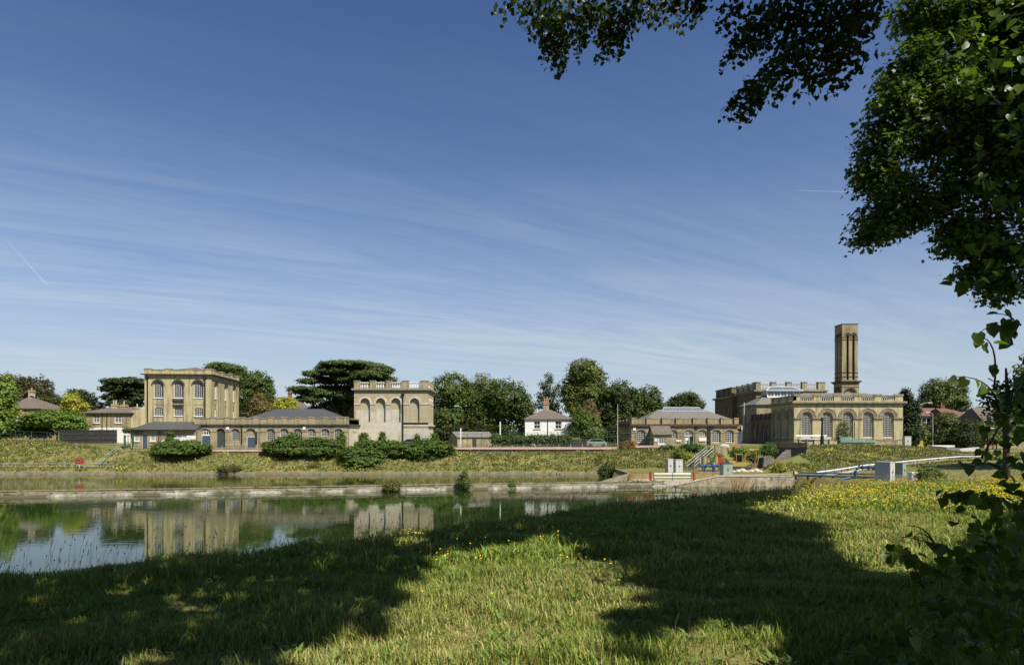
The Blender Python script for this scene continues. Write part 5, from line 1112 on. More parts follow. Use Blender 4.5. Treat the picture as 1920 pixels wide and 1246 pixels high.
def dinghy():
    p = gp(326, 117.5); t = thing('covered_trailer', 'long white rounded trailer cover with a blue panel behind the lone juniper', 'trailer', p); q = MB(); n = 10; prof = []
    for i in range(n + 1): u = i / n; prof.append((-2.6 + 5 * u, .9 + 1.35 * math.sin(min(1, u * 1.8 + .1) * math.pi / 2)))
    for y in (-.7, .7): q.v += [(a, y, c) for a, c in prof] + [(2.4, y, .6), (-2.6, y, .6)]
    k = n + 3; q.f.append(tuple(range(k))[::-1]); q.f.append(tuple(range(k, 2 * k)))
    for i in range(k): q.f.append((i, (i + 1) % k, (i + 1) % k + k, i + k))
    q.build('cover', M['white'], t); q = MB(); q.box(-.4, 1.3, -.73, -.703, 1.55, 2.1); q.build('panel', M['bluel'], t)
    for s in (-1.2, 1.2): q = MB(); q.tube([(s, -.8, .3), (s, -.55, .3)], .3, 12); q.build('wheel', M['rubber'], t)
dinghy()
# ---------------------------------------------------------------- plant and machinery by the platform
def cabinet(px, py, D, w, d, h, rz, label, m='grey', group='equipment cabinets', md=None, roof=None, base=None):
    x, y, z = P(px, py, D); b = float(gz(x, D)) if base is None else base; b = max(b, z - .3) if base is None else b; t = thing('equipment_cabinet', label, 'cabinet', (x, D, b), rz, group); q = MB(); q.box(-w / 2, w / 2, -d / 2, d / 2, .06, h); q.build('body', M[m], t)
    q = MB(); q.box(-w / 2 - .05, w / 2 + .05, -d / 2 - .05, d / 2 + .05, h + .002, h + .07); q.build('lid', M[roof or m], t)
    q = MB(); q.box(-w / 2 - .08, w / 2 + .08, -d / 2 - .08, d / 2 + .08, -.25, .055); q.build('plinth', M['concrete'], t)
    for s in (-1, 1): q = MB(); a, c = (-w / 2 + .04, -.015) if s < 0 else (.015, w / 2 - .04); q.box(a, c, -d / 2 - .025, -d / 2 - .003, .12, h - .06); dd = q.build('door', M[md or m], t); q = MB(); q.box((c - .1) if s < 0 else (a + .04), (c - .04) if s < 0 else (a + .1), -d / 2 - .06, -d / 2 - .027, h * .48, h * .58); q.build('handle', M['black'], dd)
cabinet(1254.5, 887, 90, .8, .7, 1.8, math.radians(22), 'grey equipment cabinet with a dark shaded side, left of a similar pair'); cabinet(1271.5, 887, 90, 1.1, .5, 1.7, math.radians(22), 'pale grey wider cabinet, right of a similar pair')
cabinet(1361.5, 893, 84, 1.25, .9, 1.45, math.radians(10), 'grey-green cabinet with a dark lid beside the blue valves', 'greenl', roof='darkrail')
cabinet(1659, 906, 72.5, 1.1, 1.55, 2.15, math.radians(37), 'tall grey cabinet with a big dark side standing on the near pond shore', base=1.15); cabinet(1688, 903, 79, .95, .9, 1.75, math.radians(37), 'grey-green cabinet standing behind the tall grey cabinet', 'greenl', base=1.2)
cabinet(1711, 906, 73, .75, .5, .95, math.radians(20), 'low white cabinet with a grey front beside the leafy bush', 'white', md='grey', base=1.2); cabinet(1700, 834, 118, 1.1, .8, 1.75, 0, 'pale cabinet against the right end of the pavilion')
def gate(px0, px1, D, z0, label, post_side):
    x0, x1 = wx(px0, D), wx(px1, D); t = thing('barrier_gate', label, 'gate', (x0, D, z0), 0, 'red barrier gates'); L = x1 - x0; q = MB()
    q.tube([(0, 0, .15), (0, 0, 1.05), (L, 0, 1.0), (L, 0, .15)], .045, 6); q.tube([(0, 0, .9), (L * .55, 0, .5), (L, 0, .35)], .035, 5); q.tube([(L * .35, 0, .25), (L * .35, 0, 1.03)], .03, 5); q.tube([(L * .7, 0, .25), (L * .7, 0, 1.02)], .03, 5); q.build('gate_frame', M['red'], t)
    q = MB(); x = L + .2 if post_side > 0 else -.2; q.lathe((x, 0, -.1), [(.14, 0), (.14, 1.1), (.1, 1.2)], 8); q.build('gate_post', M['red'], t)
gate(1177, 1217, 83.4, .64, 'red barrier gate at the end of the dividing wall', 1); gate(1304, 1350, 81.6 + 1.2, .64, 'red barrier gate leaning towards the concrete wedge wall', -1)
railing('platform_railing', 'silver twin-rail railing between the two red gates', [(wx(1226, 83.6), 83.6, .63), (wx(1296, 83.6), 83.6, .63)], .95, 2.2, (.9, .75, .4), .05, .045, 'bluedoor', 'steel')
def valves():
    t = thing('valve_pipework', 'bright blue valves and flanged pipes on the platform', 'pipework', P(1334, 888, 90)[:2] + (1.2,)); q = MB(); q.tube([(-1.5, 0, .95), (1.5, 0, .95)], .17, 10)
    for x in (-1.5, -.7, .1, .8, 1.45): q.tube([(x - .05, 0, .95), (x + .05, 0, .95)], .28, 12)
    q.tube([(-.9, 0, 0), (-.9, 0, .9)], .14, 8); q.tube([(.3, 0, 0), (.3, 0, .9)], .2, 8); q.build('pipe', M['blue'], t); q = MB(); q.lathe((.3, 0, 1.05), [(.2, 0), (.15, .35), (.06, .4), (.06, .75)], 10); q.build('valve_body', M['bluel'], t)
    q = MB(); a = [(.3 + .3 * math.cos(i * math.pi / 6), .3 * math.sin(i * math.pi / 6), 1.75) for i in range(13)]; q.tube(a, .03, 5); q.tube([(0, 0, 1.75), (.6, 0, 1.75)], .025, 4); q.build('handwheel', M['blue'], t); q = MB(); q.box(-1.7, 1.7, -.4, .4, -.1, .08); q.build('plinth', M['concretel'], t)
    q = MB(); q.tube([(-1.7, .6, .3), (1.9, .6, .3)], .1, 8); q.tube([(-1.2, .9, .0), (-1.2, .9, 1.9)], .07, 6); q.build('pipe', M['grey'], t)
valves()
def smallbox(px, py, D, w, h, d, m, name, cat, label, rz=0, parts=None, base=1.2):
    x, y, _ = P(px, py, D); t = thing(name, label, cat, (x, y, base), rz); q = MB(); q.box(-w / 2, w / 2, -d / 2, d / 2, .02, h); q.build('body', M[m], t); q = MB(); q.box(-w / 2 - .04, w / 2 + .04, -d / 2 - .04, d / 2 + .04, h + .002, h + .06); q.build('lid', M[m], t)
def drum(px, py, D, r, h, m, label, base=1.2):
    x, y, _ = P(px, py, D); t = thing('drum', label, 'drum', (x, y, base), 0, 'drums on the platform'); q = MB(); q.lathe((0, 0, 0), [(r, 0), (r, h * .32), (r * 1.05, h * .33), (r * 1.05, h * .36), (r, h * .37), (r, h * .65), (r * 1.05, h * .66), (r * 1.05, h * .69), (r, h * .7), (r, h)], 14); q.build('body', M[m], t); q = MB(); q.lathe((0, 0, h + .002), [(r * 1.04, 0), (r * 1.04, .05)], 14); q.build('lid', M['dkconc'], t)
drum(1320, 880, 95, .35, 1.9, 'wood', 'tan drum left behind the blue valves', 1.3); drum(1342, 879, 95.5, .3, 1.9, 'yellow', 'yellowish drum right behind the blue valves', 1.3)
def reel():
    x, y, _ = P(1350, 870, 96); t = thing('hose_reel', 'dark red upright reel beside the green cabinet', 'reel', (x, y, 1.3)); q = MB(); q.tube([(0, 0, 1.15), (0, .35, 1.15)], .58, 16); q.build('drum', M['red'], t); q = MB(); q.box(-.5, .5, .05, .3, 0, .55); q.build('stand', M['dkconc'], t)
reel()
def generator(px, py, D, label, w=2.0):
    x, y, _ = P(px, py, D); b = float(gz(x, D)); t = thing('compressor', label, 'compressor', (x, D, b), 0, 'faded red machines'); q = MB(); pr = [(-w / 2, .35), (-w / 2, 1.1), (-w * .42, 1.45), (w * .42, 1.5), (w / 2, 1.2), (w / 2, .35)]; k = len(pr)
    q.v += [(a, -.6, c) for a, c in pr] + [(a, .6, c) for a, c in pr]; q.f.append(tuple(range(k))[::-1]); q.f.append(tuple(range(k, 2 * k)))
    for i in range(k): q.f.append((i, (i + 1) % k, (i + 1) % k + k, i + k))
    q.build('body', M['pink'], t); q = MB(); q.box(-w * .38, w * .2, -.64, -.603, .65, 1.2); q.build('panel', M['red'], t); q = MB(); q.box(w * .3, w * .45, -.64, -.603, .6, .8); q.build('vent', M['black'], t)
    for s in (-.25, .25): q = MB(); q.tube([(w * s, -.6, .28), (w * s, -.35, .28)], .28, 12); q.build('wheel', M['rubber'], t)
generator(1385, 838, 110.5, 'faded red compressor, left of the pair on the terrace', 1.75); generator(1405, 838, 110, 'faded red compressor, right and bigger of the pair on the terrace', 1.95)
def whitestack():
    x, y, _ = P(1359, 832, 109); b = float(gz(x, 109)); t = thing('covered_stack', 'white sheet over a trestle with black legs beside the red machines', 'trestle', (x, y, b)); q = MB()
    q.v += [(-.75, -.3, 1.2), (-.3, -.35, 1.45), (.4, -.3, 1.4), (.7, -.3, 1.15), (-.75, .3, 1.2), (-.3, .3, 1.5), (.4, .3, 1.45), (.7, .3, 1.15), (-.6, -.3, 1.0), (.55, -.3, 1.0), (-.6, .3, 1.0), (.55, .3, 1.0)]
    q.f += [(0, 1, 5, 4), (1, 2, 6, 5), (2, 3, 7, 6), (8, 9, 3, 2), (8, 2, 1, 0), (11, 10, 4, 5), (11, 5, 6, 7), (0, 4, 10, 8), (9, 11, 7, 3), (8, 10, 11, 9)]; q.build('sheet', M['white'], t)
    for s, e in ((-.1, -.25), (.3, .15), (.35, .65)): q = MB(); q.tube([(s, 0, 1.1), (e, 0, -.1)], .09, 6); q.build('leg', M['black'], t)
whitestack()
def gardenwall():
    x0, x1 = wx(1341, 107.5), wx(1364, 107.5); b = float(gz(x0, 107.5)); t = thing('brick_wall', 'short brick wall with a pale pier at the top of the railed steps', 'wall', (x0, 107.5, b)); L = x1 - x0; q = MB(); q.box(.45, L, 0, .3, -.8, 1.0); q.build('wall', M['brickC'], t); q = MB(); q.box(0, .445, -.08, .4, -.9, 1.15); q.build('pier', M['brickG'], t); q = MB(); q.box(-.05, .5, -.13, .45, 1.152, 1.22); q.build('cap', M['stone'], t)
gardenwall()
def metalsteps():
    A = Vector((wx(1290, 97), 97, 1.25)); B = Vector((wx(1327, 105.5), 105.5, float(gz(wx(1327, 105.5), 105.5)))); t = thing('railed_steps', 'steep steps with four pale rails between platform and terrace', 'steps', A); R = B - A; n = 16; q = MB()
    side = Vector((R.y, -R.x, 0)).normalized()
    for i in range(n): p = R * (i / n); q.box(p.x - .1, p.x + .9, p.y, p.y + R.y / n, p.z, p.z + .12)
    q.build('treads', M['dkconc'], t)
    for off, h in ((-.15, 1.05), (-.15, .55), (.95, 1.05), (.95, .55)):
        q = MB(); a = Vector((off, 0, h)); q.tube([a, a + R], .055, 6); q.build('rail', M['steel'], t)
    for off in (-.15, .95):
        for f in (0, .5, 1): q = MB(); p = R * f + Vector((off, 0, 0)); q.tube([p, p + Vector((0, 0, 1.08))], .045, 5); q.build('post', M['steel'], t)
metalsteps()
def digger():
    x, y, _ = P(1384, 886, 94); t = thing('digger', 'muddy yellow tracked digger with its arm folded down, below the buttresses', 'digger', (x, y, 1.2)); 
    for s in (-.75, .75):
        q = MB(); pr = [(-1.2, .1), (-1.35, .35), (-1.1, .6), (1.1, .6), (1.35, .35), (1.2, .1)]; k = 6; q.v += [(a, s - .2, c) for a, c in pr] + [(a, s + .2, c) for a, c in pr]; q.f.append(tuple(range(k))[::-1]); q.f.append(tuple(range(k, 2 * k)))
        for i in range(k): q.f.append((i, (i + 1) % k, (i + 1) % k + k, i + k))
        q.build('track', M['rubber'], t)
    q = MB(); q.box(-1.3, .9, -.8, .8, .68, 1.25); q.box(-1.5, -.6, -.75, .75, 1.252, 1.5); q.build('body', M['yellow'], t)
    c = MB(); c.box(-.5, .35, -.75, .05, 1.26, 1.3); c.box(-.5, .35, -.75, .05, 2.3, 2.38)
    for a in (-.48, .3):
        for b in (-.73, .0): c.tube([(a, b, 1.3), (a + (.1 if a > 0 else 0), b, 2.3)], .045, 4)
    c = c.build('cab', M['yellow'], t); q = MB(); q.box(-.46, .3, -.71, .0, 1.32, 2.28); q.build('cab_window', M['glass'], c)
    q = MB(); q.tube([(.6, .3, 1.0), (1.0, .3, 2.0), (1.7, .3, 2.85), (2.5, .3, 2.8)], [.2, .2, .17, .13], 6); q.build('boom', M['brown'], t)
    q = MB(); q.tube([(2.4, .3, 3.0), (2.6, .3, 2.0), (2.3, .3, .7)], [.13, .15, .1], 6); q.build('dipper_arm', M['brown'], t); q = MB(); q.tube([(1.6, .3, 2.98), (2.9, .3, 3.0)], .06, 6); q.tube([(2.95, .3, 2.2), (2.75, .3, .9)], .05, 5); q.build('hydraulic_ram', M['yellow'], t)
    q = MB(); pr = [(1.9, .1), (1.7, .5), (2.1, .8), (2.5, .65), (2.6, .2), (2.3, 0)]; k = 6; q.v += [(a, -.1, c) for a, c in pr] + [(a, .7, c) for a, c in pr]; q.f.append(tuple(range(k))[::-1]); q.f.append(tuple(range(k, 2 * k)))
    for i in range(k): q.f.append((i, (i + 1) % k, (i + 1) % k + k, i + k))
    q.build('bucket', M['brown'], t)
digger()
for i in range(7):
    x, y, _ = P(1375 + i * 8.5, 889 + (i % 2), 92); s = .35 + .12 * (i % 3); q = MB(); q.lathe((x, y, 1.12), [(s, 0), (s * 1.05, s * .4), (s * .6, s * .85), (s * .2, s)], 7); tag(q.build('rubble_stone', M['concretel']), 'grey rubble stone in the row at the foot of the digger', 'stone', 'rubble stones by the digger')
def buttresses():
    t = thing('terrace_retaining_wall', 'dark retaining wall with sloping concrete buttresses below the pavilion corner', 'wall', (40.5, 108.5, 1.1), math.radians(-45)); L = 6.2; h = EYE - 16 * 108 / FPX - 1.1; q = MB(); q.box(0, L, 0, .5, -.5, h - .6); q.build('wall', M['dkconc'], t); q = MB(); q.box(-.2, L + .2, -.15, .5, h - .598, h + .2); q.build('parapet', M['brickH'], t)
    for u in (.1, 3.1):
        q = MB(); a, b_ = u, u + .8; pr = [(-.01, h - .9), (-.01, -.4), (-8.0, -.4), (-7.6, .1)]
        q.v += [(a, yy, zz) for yy, zz in pr] + [(b_, yy, zz) for yy, zz in pr]; q.f += [(0, 1, 2, 3), (7, 6, 5, 4)] + [(i, i + 4, (i + 1) % 4 + 4, (i + 1) % 4) for i in range(4)]; q.build('buttress', M['dkconc'], t)
buttresses()
def guard(label, pts, hs, m0='white', m1='darkrail'):
    t = thing('guard_rail', label, 'guard rail', pts[0], 0, 'rails along the ramp'); o = Vector(pts[0]); pp = [Vector(p) - o for p in pts]
    for z, m, r in hs: q = MB(); q.tube([p + Vector((0, 0, z)) for p in pp], r, 6); q.build('rail', M[m], t)
    for i, (a, b) in enumerate(zip(pp, pp[1:])):
        k = max(1, int((b - a).length / 2.2))
        for j in range(k): p = a + (b - a) * j / k; q = MB(); q.tube([p - Vector((0, 0, .15)), p + Vector((0, 0, hs[0][0] + .05))], .055, 5); q.build('post', M['darkrail'], t)
def gpts(l, dmin=70): return [G(px, py, dmin) for px, py in l]
guard('short white-topped rail at the foot of the ramp', gpts([(1530, 893), (1565, 888), (1590, 884), (1608, 881)]), [(.75, 'darkrail', .06), (.5, 'white', .08)])
guard('long dark and white rail curving up the ramp to the black post lamp', gpts([(1612, 880), (1650, 876), (1690, 872), (1720, 869), (1760, 865), (1800, 862), (1850, 862)]), [(.8, 'darkrail', .09), (.52, 'white', .08)])
def longpipe():
    D = 80; x0, x1 = wx(1494, D), wx(1648, D - 4); t = thing('long_pipe', 'long dark blue pipe with a yellow end resting along the right shore', 'pipe', (x0, D, 1.25)); q = MB(); q.tube([(0, 0, .25), (x1 - x0, -4, .25)], .13, 8); q.tube([(0, .3, .55), (x1 - x0, -3.7, .55)], .09, 8); q.build('pipe', M['bluedoor'], t); q = MB(); q.tube([(-.35, 0, .4), (-.01, 0, .4)], .3, 8); q.build('end_cap', M['yellow'], t)
    for i in range(7): f = i / 6.5; q = MB(); q.box((x1 - x0) * f - .08, (x1 - x0) * f + .08, -4 * f - .15, -4 * f + .4, -.3, .12); q.build('support', M['dkconc'], t)
longpipe()
def bluebend():
    x, y, _ = P(1604, 893, 76); t = thing('blue_pipe_bend', 'bright blue pipe rising and bending towards the tall grey cabinet', 'pipe', (x, y, 1.2)); q = MB(); q.tube([(0, 0, 0), (0, 0, 1.0), (.15, 0, 1.25), (.5, 0, 1.4), (2.2, -.6, 1.4)], .16, 10); q.build('pipe', M['blue'], t)
    for p in (.7, 1.3, 1.9): q = MB(); q.tube([(p - .05, -.1 - p * .22 + .1, 1.4), (p + .05, -.1 - p * .22 + .08, 1.4)], .26, 12); q.build('flange', M['blue'], t)
    q = MB(); q.tube([(-1.3, -.5, -.1), (-.9, -.5, .3), (-2.0, -.5, .05)], .13, 8); q.build('valve', M['blue'], t)
    q = MB(); q.tube([(3.3, 1.5, .35), (5.8, 1.0, .35)], .14, 8); q.build('pipe', M['blue'], t)
bluebend()
def pav_objects():
    D = 117; x0, x1 = wx(1497, D), wx(1556, D); b = float(gz(x0, D)); t = thing('long_table', 'long white-topped trestle table in front of the pavilion', 'table', (x0, D, b)); L = x1 - x0; q = MB(); q.box(0, L, -.4, .4, 1.0, 1.1); q.build('table_top', M['white'], t)
    for i in range(5): q = MB(); q.box(L * i / 4.2, L * i / 4.2 + .1, -.3, .3, -.2, .998); q.build('leg', M['wood'], t)
    q = MB(); q.box(.6, L * .5, -.2, .2, .6, .9); tag(q.build('blue_crate', M['blue']), 'blue crate under the long white table', 'crate').location = (x0, D, b)
    railing('scaffold_rail', 'pale horizontal scaffold rail behind the long white table', [(x0, D + 1.2, b), (x1, D + 1.2, b)], 1.75, 2.6, (1.7, 1.5), .04, .05, 'steel', 'steel')
    x = wx(1541.5, 114); b = float(gz(x, 114)); t = thing('black_post', 'stout black post standing in front of the second pavilion window', 'post', (x, 114, b)); q = MB(); q.lathe((0, 0, -.3), [(.28, 0), (.28, 1.9), (.2, 2.1), (.14, 4.4), (.2, 4.5)], 10); q.build('shaft', M['black'], t); q = MB(); q.lathe((0, 0, 4.2), [(.2, .002), (.3, .1), (.2, .5), (.05, .6)], 10); q.build('lamp_head', M['black'], t)
    D = 115.5; x = wx(1570, D); b = float(gz(x, D)); t = thing('metal_stand', 'dark metal frame left of the turquoise netting', 'frame', (x, D, b)); q = MB()
    for u in (0, .6): q.tube([(u, 0, -.2), (u, 0, 2.1)], .05, 5)
    for z in (.9, 1.5, 2.1): q.tube([(0, 0, z), (.6, 0, z)], .04, 5)
    q.build('frame', M['darkrail'], t)
    t = thing('netting', 'turquoise netting draped along a low wall in front of the pavilion', 'netting', (x, D + .6, b)); q = MB(); n = 16; L = 6.2; V = []
    for i in range(n + 1):
        u = i / n * L; zt = 1.75 - .85 * (i / n) ** .6 + .06 * math.sin(i * 2.1); V.append((.7 + u, -.15 + .08 * math.sin(i * 1.7), .55)); V.append((.7 + u, .1, zt)); V.append((.7 + u, .5, .5))
    k = len(q.v); q.v += V
    for i in range(n): a = 3 * i; q.f += [(a, a + 3, a + 4, a + 1), (a + 1, a + 4, a + 5, a + 2)]
    q.build('net', M['teal'], t); q = MB(); q.box(.7, 7, .1, .35, -.3, .5); q.build('low_wall', M['plaster'], t)
    q = MB(); a = wx(1636, D + 1.5); q.box(a, a + 4.4, D + 1.5, D + 1.9, b - .3, b + .75); t = tag(q.build('low_wall', M['brickC']), 'low brick wall before the last pavilion window', 'wall'); q = MB(); q.box(a - .05, a + 4.45, D + 1.45, D + 1.95, b + .752, b + .82); q.build('coping', M['concretel'], t)
pav_objects()
def flume():
    pts = [G(1748, 836.5, 95), G(1790, 846, 95), G(1826, 842, 95), G(1834, 838, 95)]; a = Vector((wx(1745, 116), 116, 4.1)); t = thing('grey_channel_wall', 'curved pale grey channel wall behind the right-hand bank', 'wall', a); q = MB(); P3 = [(wx(1745, 117), 117, 4.35), (wx(1775, 114), 114, 4.2), (wx(1800, 113), 113, 3.9), (wx(1825, 115), 115, 4.1), (wx(1836, 119), 119, 4.1)]
    for (p, r) in zip(P3, P3[1:]):
        p = Vector(p) - a; r = Vector(r) - a; n = Vector((0, .5, 0)); lo = Vector((0, 0, -1.8)); q.poly([p + lo, r + lo, r, p]); q.poly([p, r, r + n, p + n]); q.poly([p + n, r + n, r + n + lo, p + n + lo])
    q.build('wall', M['grey'], t)
    D = 119; q = MB(); x0, x1 = wx(1748, D), wx(1790, D); q.box(0, x1 - x0, 0, 1.5, 0, .3); t = thing('white_cover', 'low white cover lying on top of the grey channel wall', 'cover', (x0, D, 4.1)); q.build('sheet', M['white'], t)
    x = wx(1727, 120); b = float(gz(x, 120)); t = thing('yellow_cone_stand', 'slanting yellow object beside the yew', 'marker', (x, 120, b)); q = MB(); q.v += [(-.45, 0, 0), (.4, 0, 0), (.4, .4, 0), (-.45, .4, 0), (.0, .1, 1.2), (.4, .1, 1.3), (.4, .3, 1.3), (0, .3, 1.2)]; q.f += [(0, 1, 5, 4), (1, 2, 6, 5), (2, 3, 7, 6), (3, 0, 4, 7), (4, 5, 6, 7)]; q.build('body', M['yellow'], t)
flume()
# ---------------------------------------------------------------- foreground bank: where the sun gets through the canopy
LIT = [[(540, 1300), (590, 1200), (650, 1175), (715, 1190), (745, 1130), (790, 1085), (795, 1045), (860, 1032), (950, 1018), (1050, 1006), (1130, 1048), (1170, 1068), (1205, 1072), (1218, 1108), (1180, 1150), (1172, 1200), (1100, 1300)],
       [(1170, 1300), (1195, 1185), (1240, 1160), (1290, 1152), (1305, 1182), (1380, 1150), (1450, 1168), (1490, 1220), (1440, 1300)],
       [(1395, 948), (1480, 934), (1500, 905), (1850, 893), (1960, 905), (1900, 950), (1830, 1015), (1720, 1085), (1650, 1062), (1570, 1040), (1535, 985), (1440, 962)],
       [(715, 1016), (725, 1006), (800, 1004), (800, 1014)]]
def inpoly(px, py, poly):
    r = np.zeros(len(px), bool); n = len(poly)
    for i in range(n):
        x0, y0 = poly[i]; x1, y1 = poly[(i + 1) % n]
        c = (y0 > py) != (y1 > py); xi = (x1 - x0) * (py - y0) / ((y1 - y0) if y1 != y0 else 1e-9) + x0; r ^= c & (px < xi)
    return r
def lit(gx, gy):
    g = np.maximum(gy, .5); gx = gx + .10 * np.sin(gx * 9 + gy * 7) + .07 * np.sin(gx * 21 - gy * 17) + .05 * np.sin(gy * 37 + gx * 5); g = g + .14 * np.sin(gx * 8 - gy * 5) + .09 * np.sin(gx * 19 + gy * 23); px = 960 + gx / g * FPX; py = HY + 1.55 * FPX / g
    r = np.zeros(len(gx), bool)
    for p in LIT: r |= inpoly(px, py, p)
    return r & (gy > 2.5)
SV = np.array(SD)
def shadow_pt(C, zg=4.65):
    t = (C[:, 2] - zg) / SV[2]; return C[:, 0] - SV[0] * t, C[:, 1] - SV[1] * t
SPN = 210; SPY = rng.uniform(4.3, 17, SPN) ** 1.0; SPX = rng.uniform(-.8, .75, SPN) * SPY; SPR = rng.uniform(.015, .07, SPN) * (1 + .8 * (SPY < 6.2))
def spotted(gx, gy):
    r = np.zeros(len(gx), bool)
    for a, b, c in zip(SPX, SPY, SPR): r |= (gx - a) ** 2 + ((gy - b) * .8) ** 2 < c * c
    return r
def leafy(n, col, var=.3): return tint(n, col, var, .08)
def canopy(t, name, n, xr, yr, size, col, thick=4.5, hmin=7.0, add=0.0):
    gy = yr[0] + (yr[1] - yr[0]) * rng.random(n) ** .75; gx = np.clip(rng.uniform(-1, 1, n) * np.maximum(.9 * (gy + 4), 13), *xr)
    ok = ~lit(gx, gy) & (gy < interp(gx, EDGE) + 4); gx, gy = gx[ok], gy[ok]
    h = np.maximum(hmin, .463 * gy + 1.12 + 1.3) + add + thick * rng.random(len(gx))
    k = h / SV[2]; C = np.stack([gx + SV[0] * k, gy + SV[1] * k, 4.65 + h], 1)
    # jitter; drop leaves shadowing the lit patches and spots: unseen crown shaped for light
    C += rng.normal(size=C.shape) * .06
    sx, sy = shadow_pt(C); C = C[~(lit(sx, sy) | spotted(sx, sy))]
    o = np.array(t.location); m = len(C)
    return scatter(name, C - o, rng.normal(size=(m, 3)) * .5 + [0, 0, 1], size * rng.uniform(.7, 1.3, m), leafy(m, col), QUAD, M['leafn'], t)
LG = (.045, .075, .014)
def limbs(t, root, ends, r, mid=.4, lift=1.0, m='bark', name='limb', free=False):
    o = Vector(t.location)
    for e in ends:
        e = Vector(e) - o; a = Vector(root); smp = np.array([tuple(a + (e - a) * (i / 12) + o + Vector((0, 0, lift * math.sin(math.pi * i / 12)))) for i in range(13)])
        if not free and lit(*shadow_pt(smp)).mean() > .1: continue; c = a + (e - a) * mid + Vector((0, 0, lift)); q = MB(); q.tube([a, a + (c - a) * .5 + Vector((0, 0, lift * .3)), c, c + (e - c) * .6, e], [r, r * .8, r * .55, r * .3, r * .08], 6); q.build(name, M[m], t, True)
def overhead_tree():
    t = thing('lime_tree', 'big lime tree overhead whose leafy sprays hang into the top of the photo', 'tree', (11.5, -7.5, 4.6)); q = MB()
    q.tube([(0, 0, -.4), (.1, 0, 1.5), (-.2, .3, 4), (-.6, .8, 7), (-1, 1.6, 10)], [.42, .34, .28, .2, .12], 12); q.build('trunk', M['bark'], t, True)
    canopy(t, 'crown', 120000, (-18, 9), (-9, 26), .34, LG)
    A = [(960, -8, 45, 9), (1010, 14, 36, 22), (1040, 45, 38, 34), (1052, 88, 20, 26), (1035, 75, 22, 22), (1100, 22, 40, 26), (1092, 58, 14, 18), (1150, 40, 40, 34), (1140, 70, 22, 16), (1172, 62, 14, 10), (1200, 5, 45, 22), (1260, 0, 45, 14), (1300, 2, 28, 14), (1322, -4, 20, 8)]
    B = [(1410, 62, 32, 26), (1455, 40, 44, 40), (1510, 45, 46, 44), (1575, 30, 46, 40), (1625, 16, 24, 26), (1500, 100, 44, 24), (1556, 105, 34, 30), (1590, 142, 14, 14), (1560, 140, 14, 12), (1452, 132, 24, 18), (1424, 165, 24, 14), (1405, 186, 20, 14), (1418, 200, 10, 8), (1480, 150, 10, 18), (1378, 82, 12, 12), (1376, 188, 10, 8), (1600, 75, 26, 20), (1530, 145, 20, 10), (1380, 10, 30, 14)]
    o = np.array(t.location)
    for nm, bl, D in (('hanging_spray', A, 9.5), ('hanging_spray', B, 9.0)):
        W_ = pxblobs(D, bl); Cs = []; T = []
        for (x, y, z, a, b, c) in W_:
            k = int(400 * (a * c) / .09) + 46; d = rng.normal(size=(k, 3)); d /= np.linalg.norm(d, axis=1, keepdims=True); Cs.append(np.array([x, y, z]) + d * rng.random((k, 1)) ** .45 * np.array([a, b * .7, c]) * 1.08)
        C = np.concatenate(Cs); m = len(C)
        scatter(nm, C - o, rng.normal(size=(m, 3)) * .9 + [0, -.3, .6], rng.uniform(.045, .08, m), leafy(m, (.034, .052, .011)), HEART, M['leafn'], t, np.array([0, 0, -1.0]))
    q = MB(); q.tube([(-.6, .8, 7), (1.5, 8.5, 8.9), (-2, 14, 8.6), (-6.5, 16.5, 8.2)], [.16, .11, .08, .05], 8); q.build('limb', M['bark'], t, True)
    W_ = pxblobs(9.0, [B[i] for i in (0, 2, 3, 5, 10, 7)]) + pxblobs(9.5, [A[i] for i in (1, 3, 5, 8, 11)]); limbs(t, (-6.5, 16.5, 8.2), [(b[0], b[1], b[2]) for b in W_], .035, .5, .7, name='branch', free=True)
    limbs(t, (-.6, .8, 7), [(2, 2, 18), (-4, 6, 17), (6, 6, 19), (10, -2, 17), (0, -6, 15), (-6, 0, 15)], .14, .5, 1.5)
overhead_tree()
def second_shade_tree():
    t = thing('shade_tree', 'tall broad tree standing behind the photographer on the right, shading the bank', 'tree', (17, -2, 4.6)); q = MB(); q.tube([(0, 0, -.4), (0, 0, 4), (.5, .8, 9), (1, 2, 15), (2, 4, 20)], [.6, .5, .4, .3, .15], 10); q.build('trunk', M['bark'], t, True)
    canopy(t, 'crown', 60000, (1, 26), (-3, 26), .36, LG, add=1.0)
    # upper crown: shades the right-hand tree
    n = 15000; c = np.array([21.2, 11.6, 21.4]); d = rng.normal(size=(n, 3)); d /= np.linalg.norm(d, axis=1, keepdims=True); C = c + d * rng.random((n, 1)) ** .4 * np.array([5.5, 5.5, 6.0])
    sx, sy = shadow_pt(C); C = C[~lit(sx, sy) & (C[:, 2] > EYE + .7 * C[:, 1])]; m = len(C); scatter('upper_crown', C - np.array(t.location), rng.normal(size=(m, 3)) + [0, 0, .5], rng.uniform(.3, .5, m), leafy(m, LG), QUAD, M['leafn'], t)
    limbs(t, (.5, .8, 9), [(19.5, 10.5, 22), (16, 8, 20), (22, 12, 24), (12, 5, 17), (20, 4, 18)], .25, .5, 1.5, name='limb')
second_shade_tree()
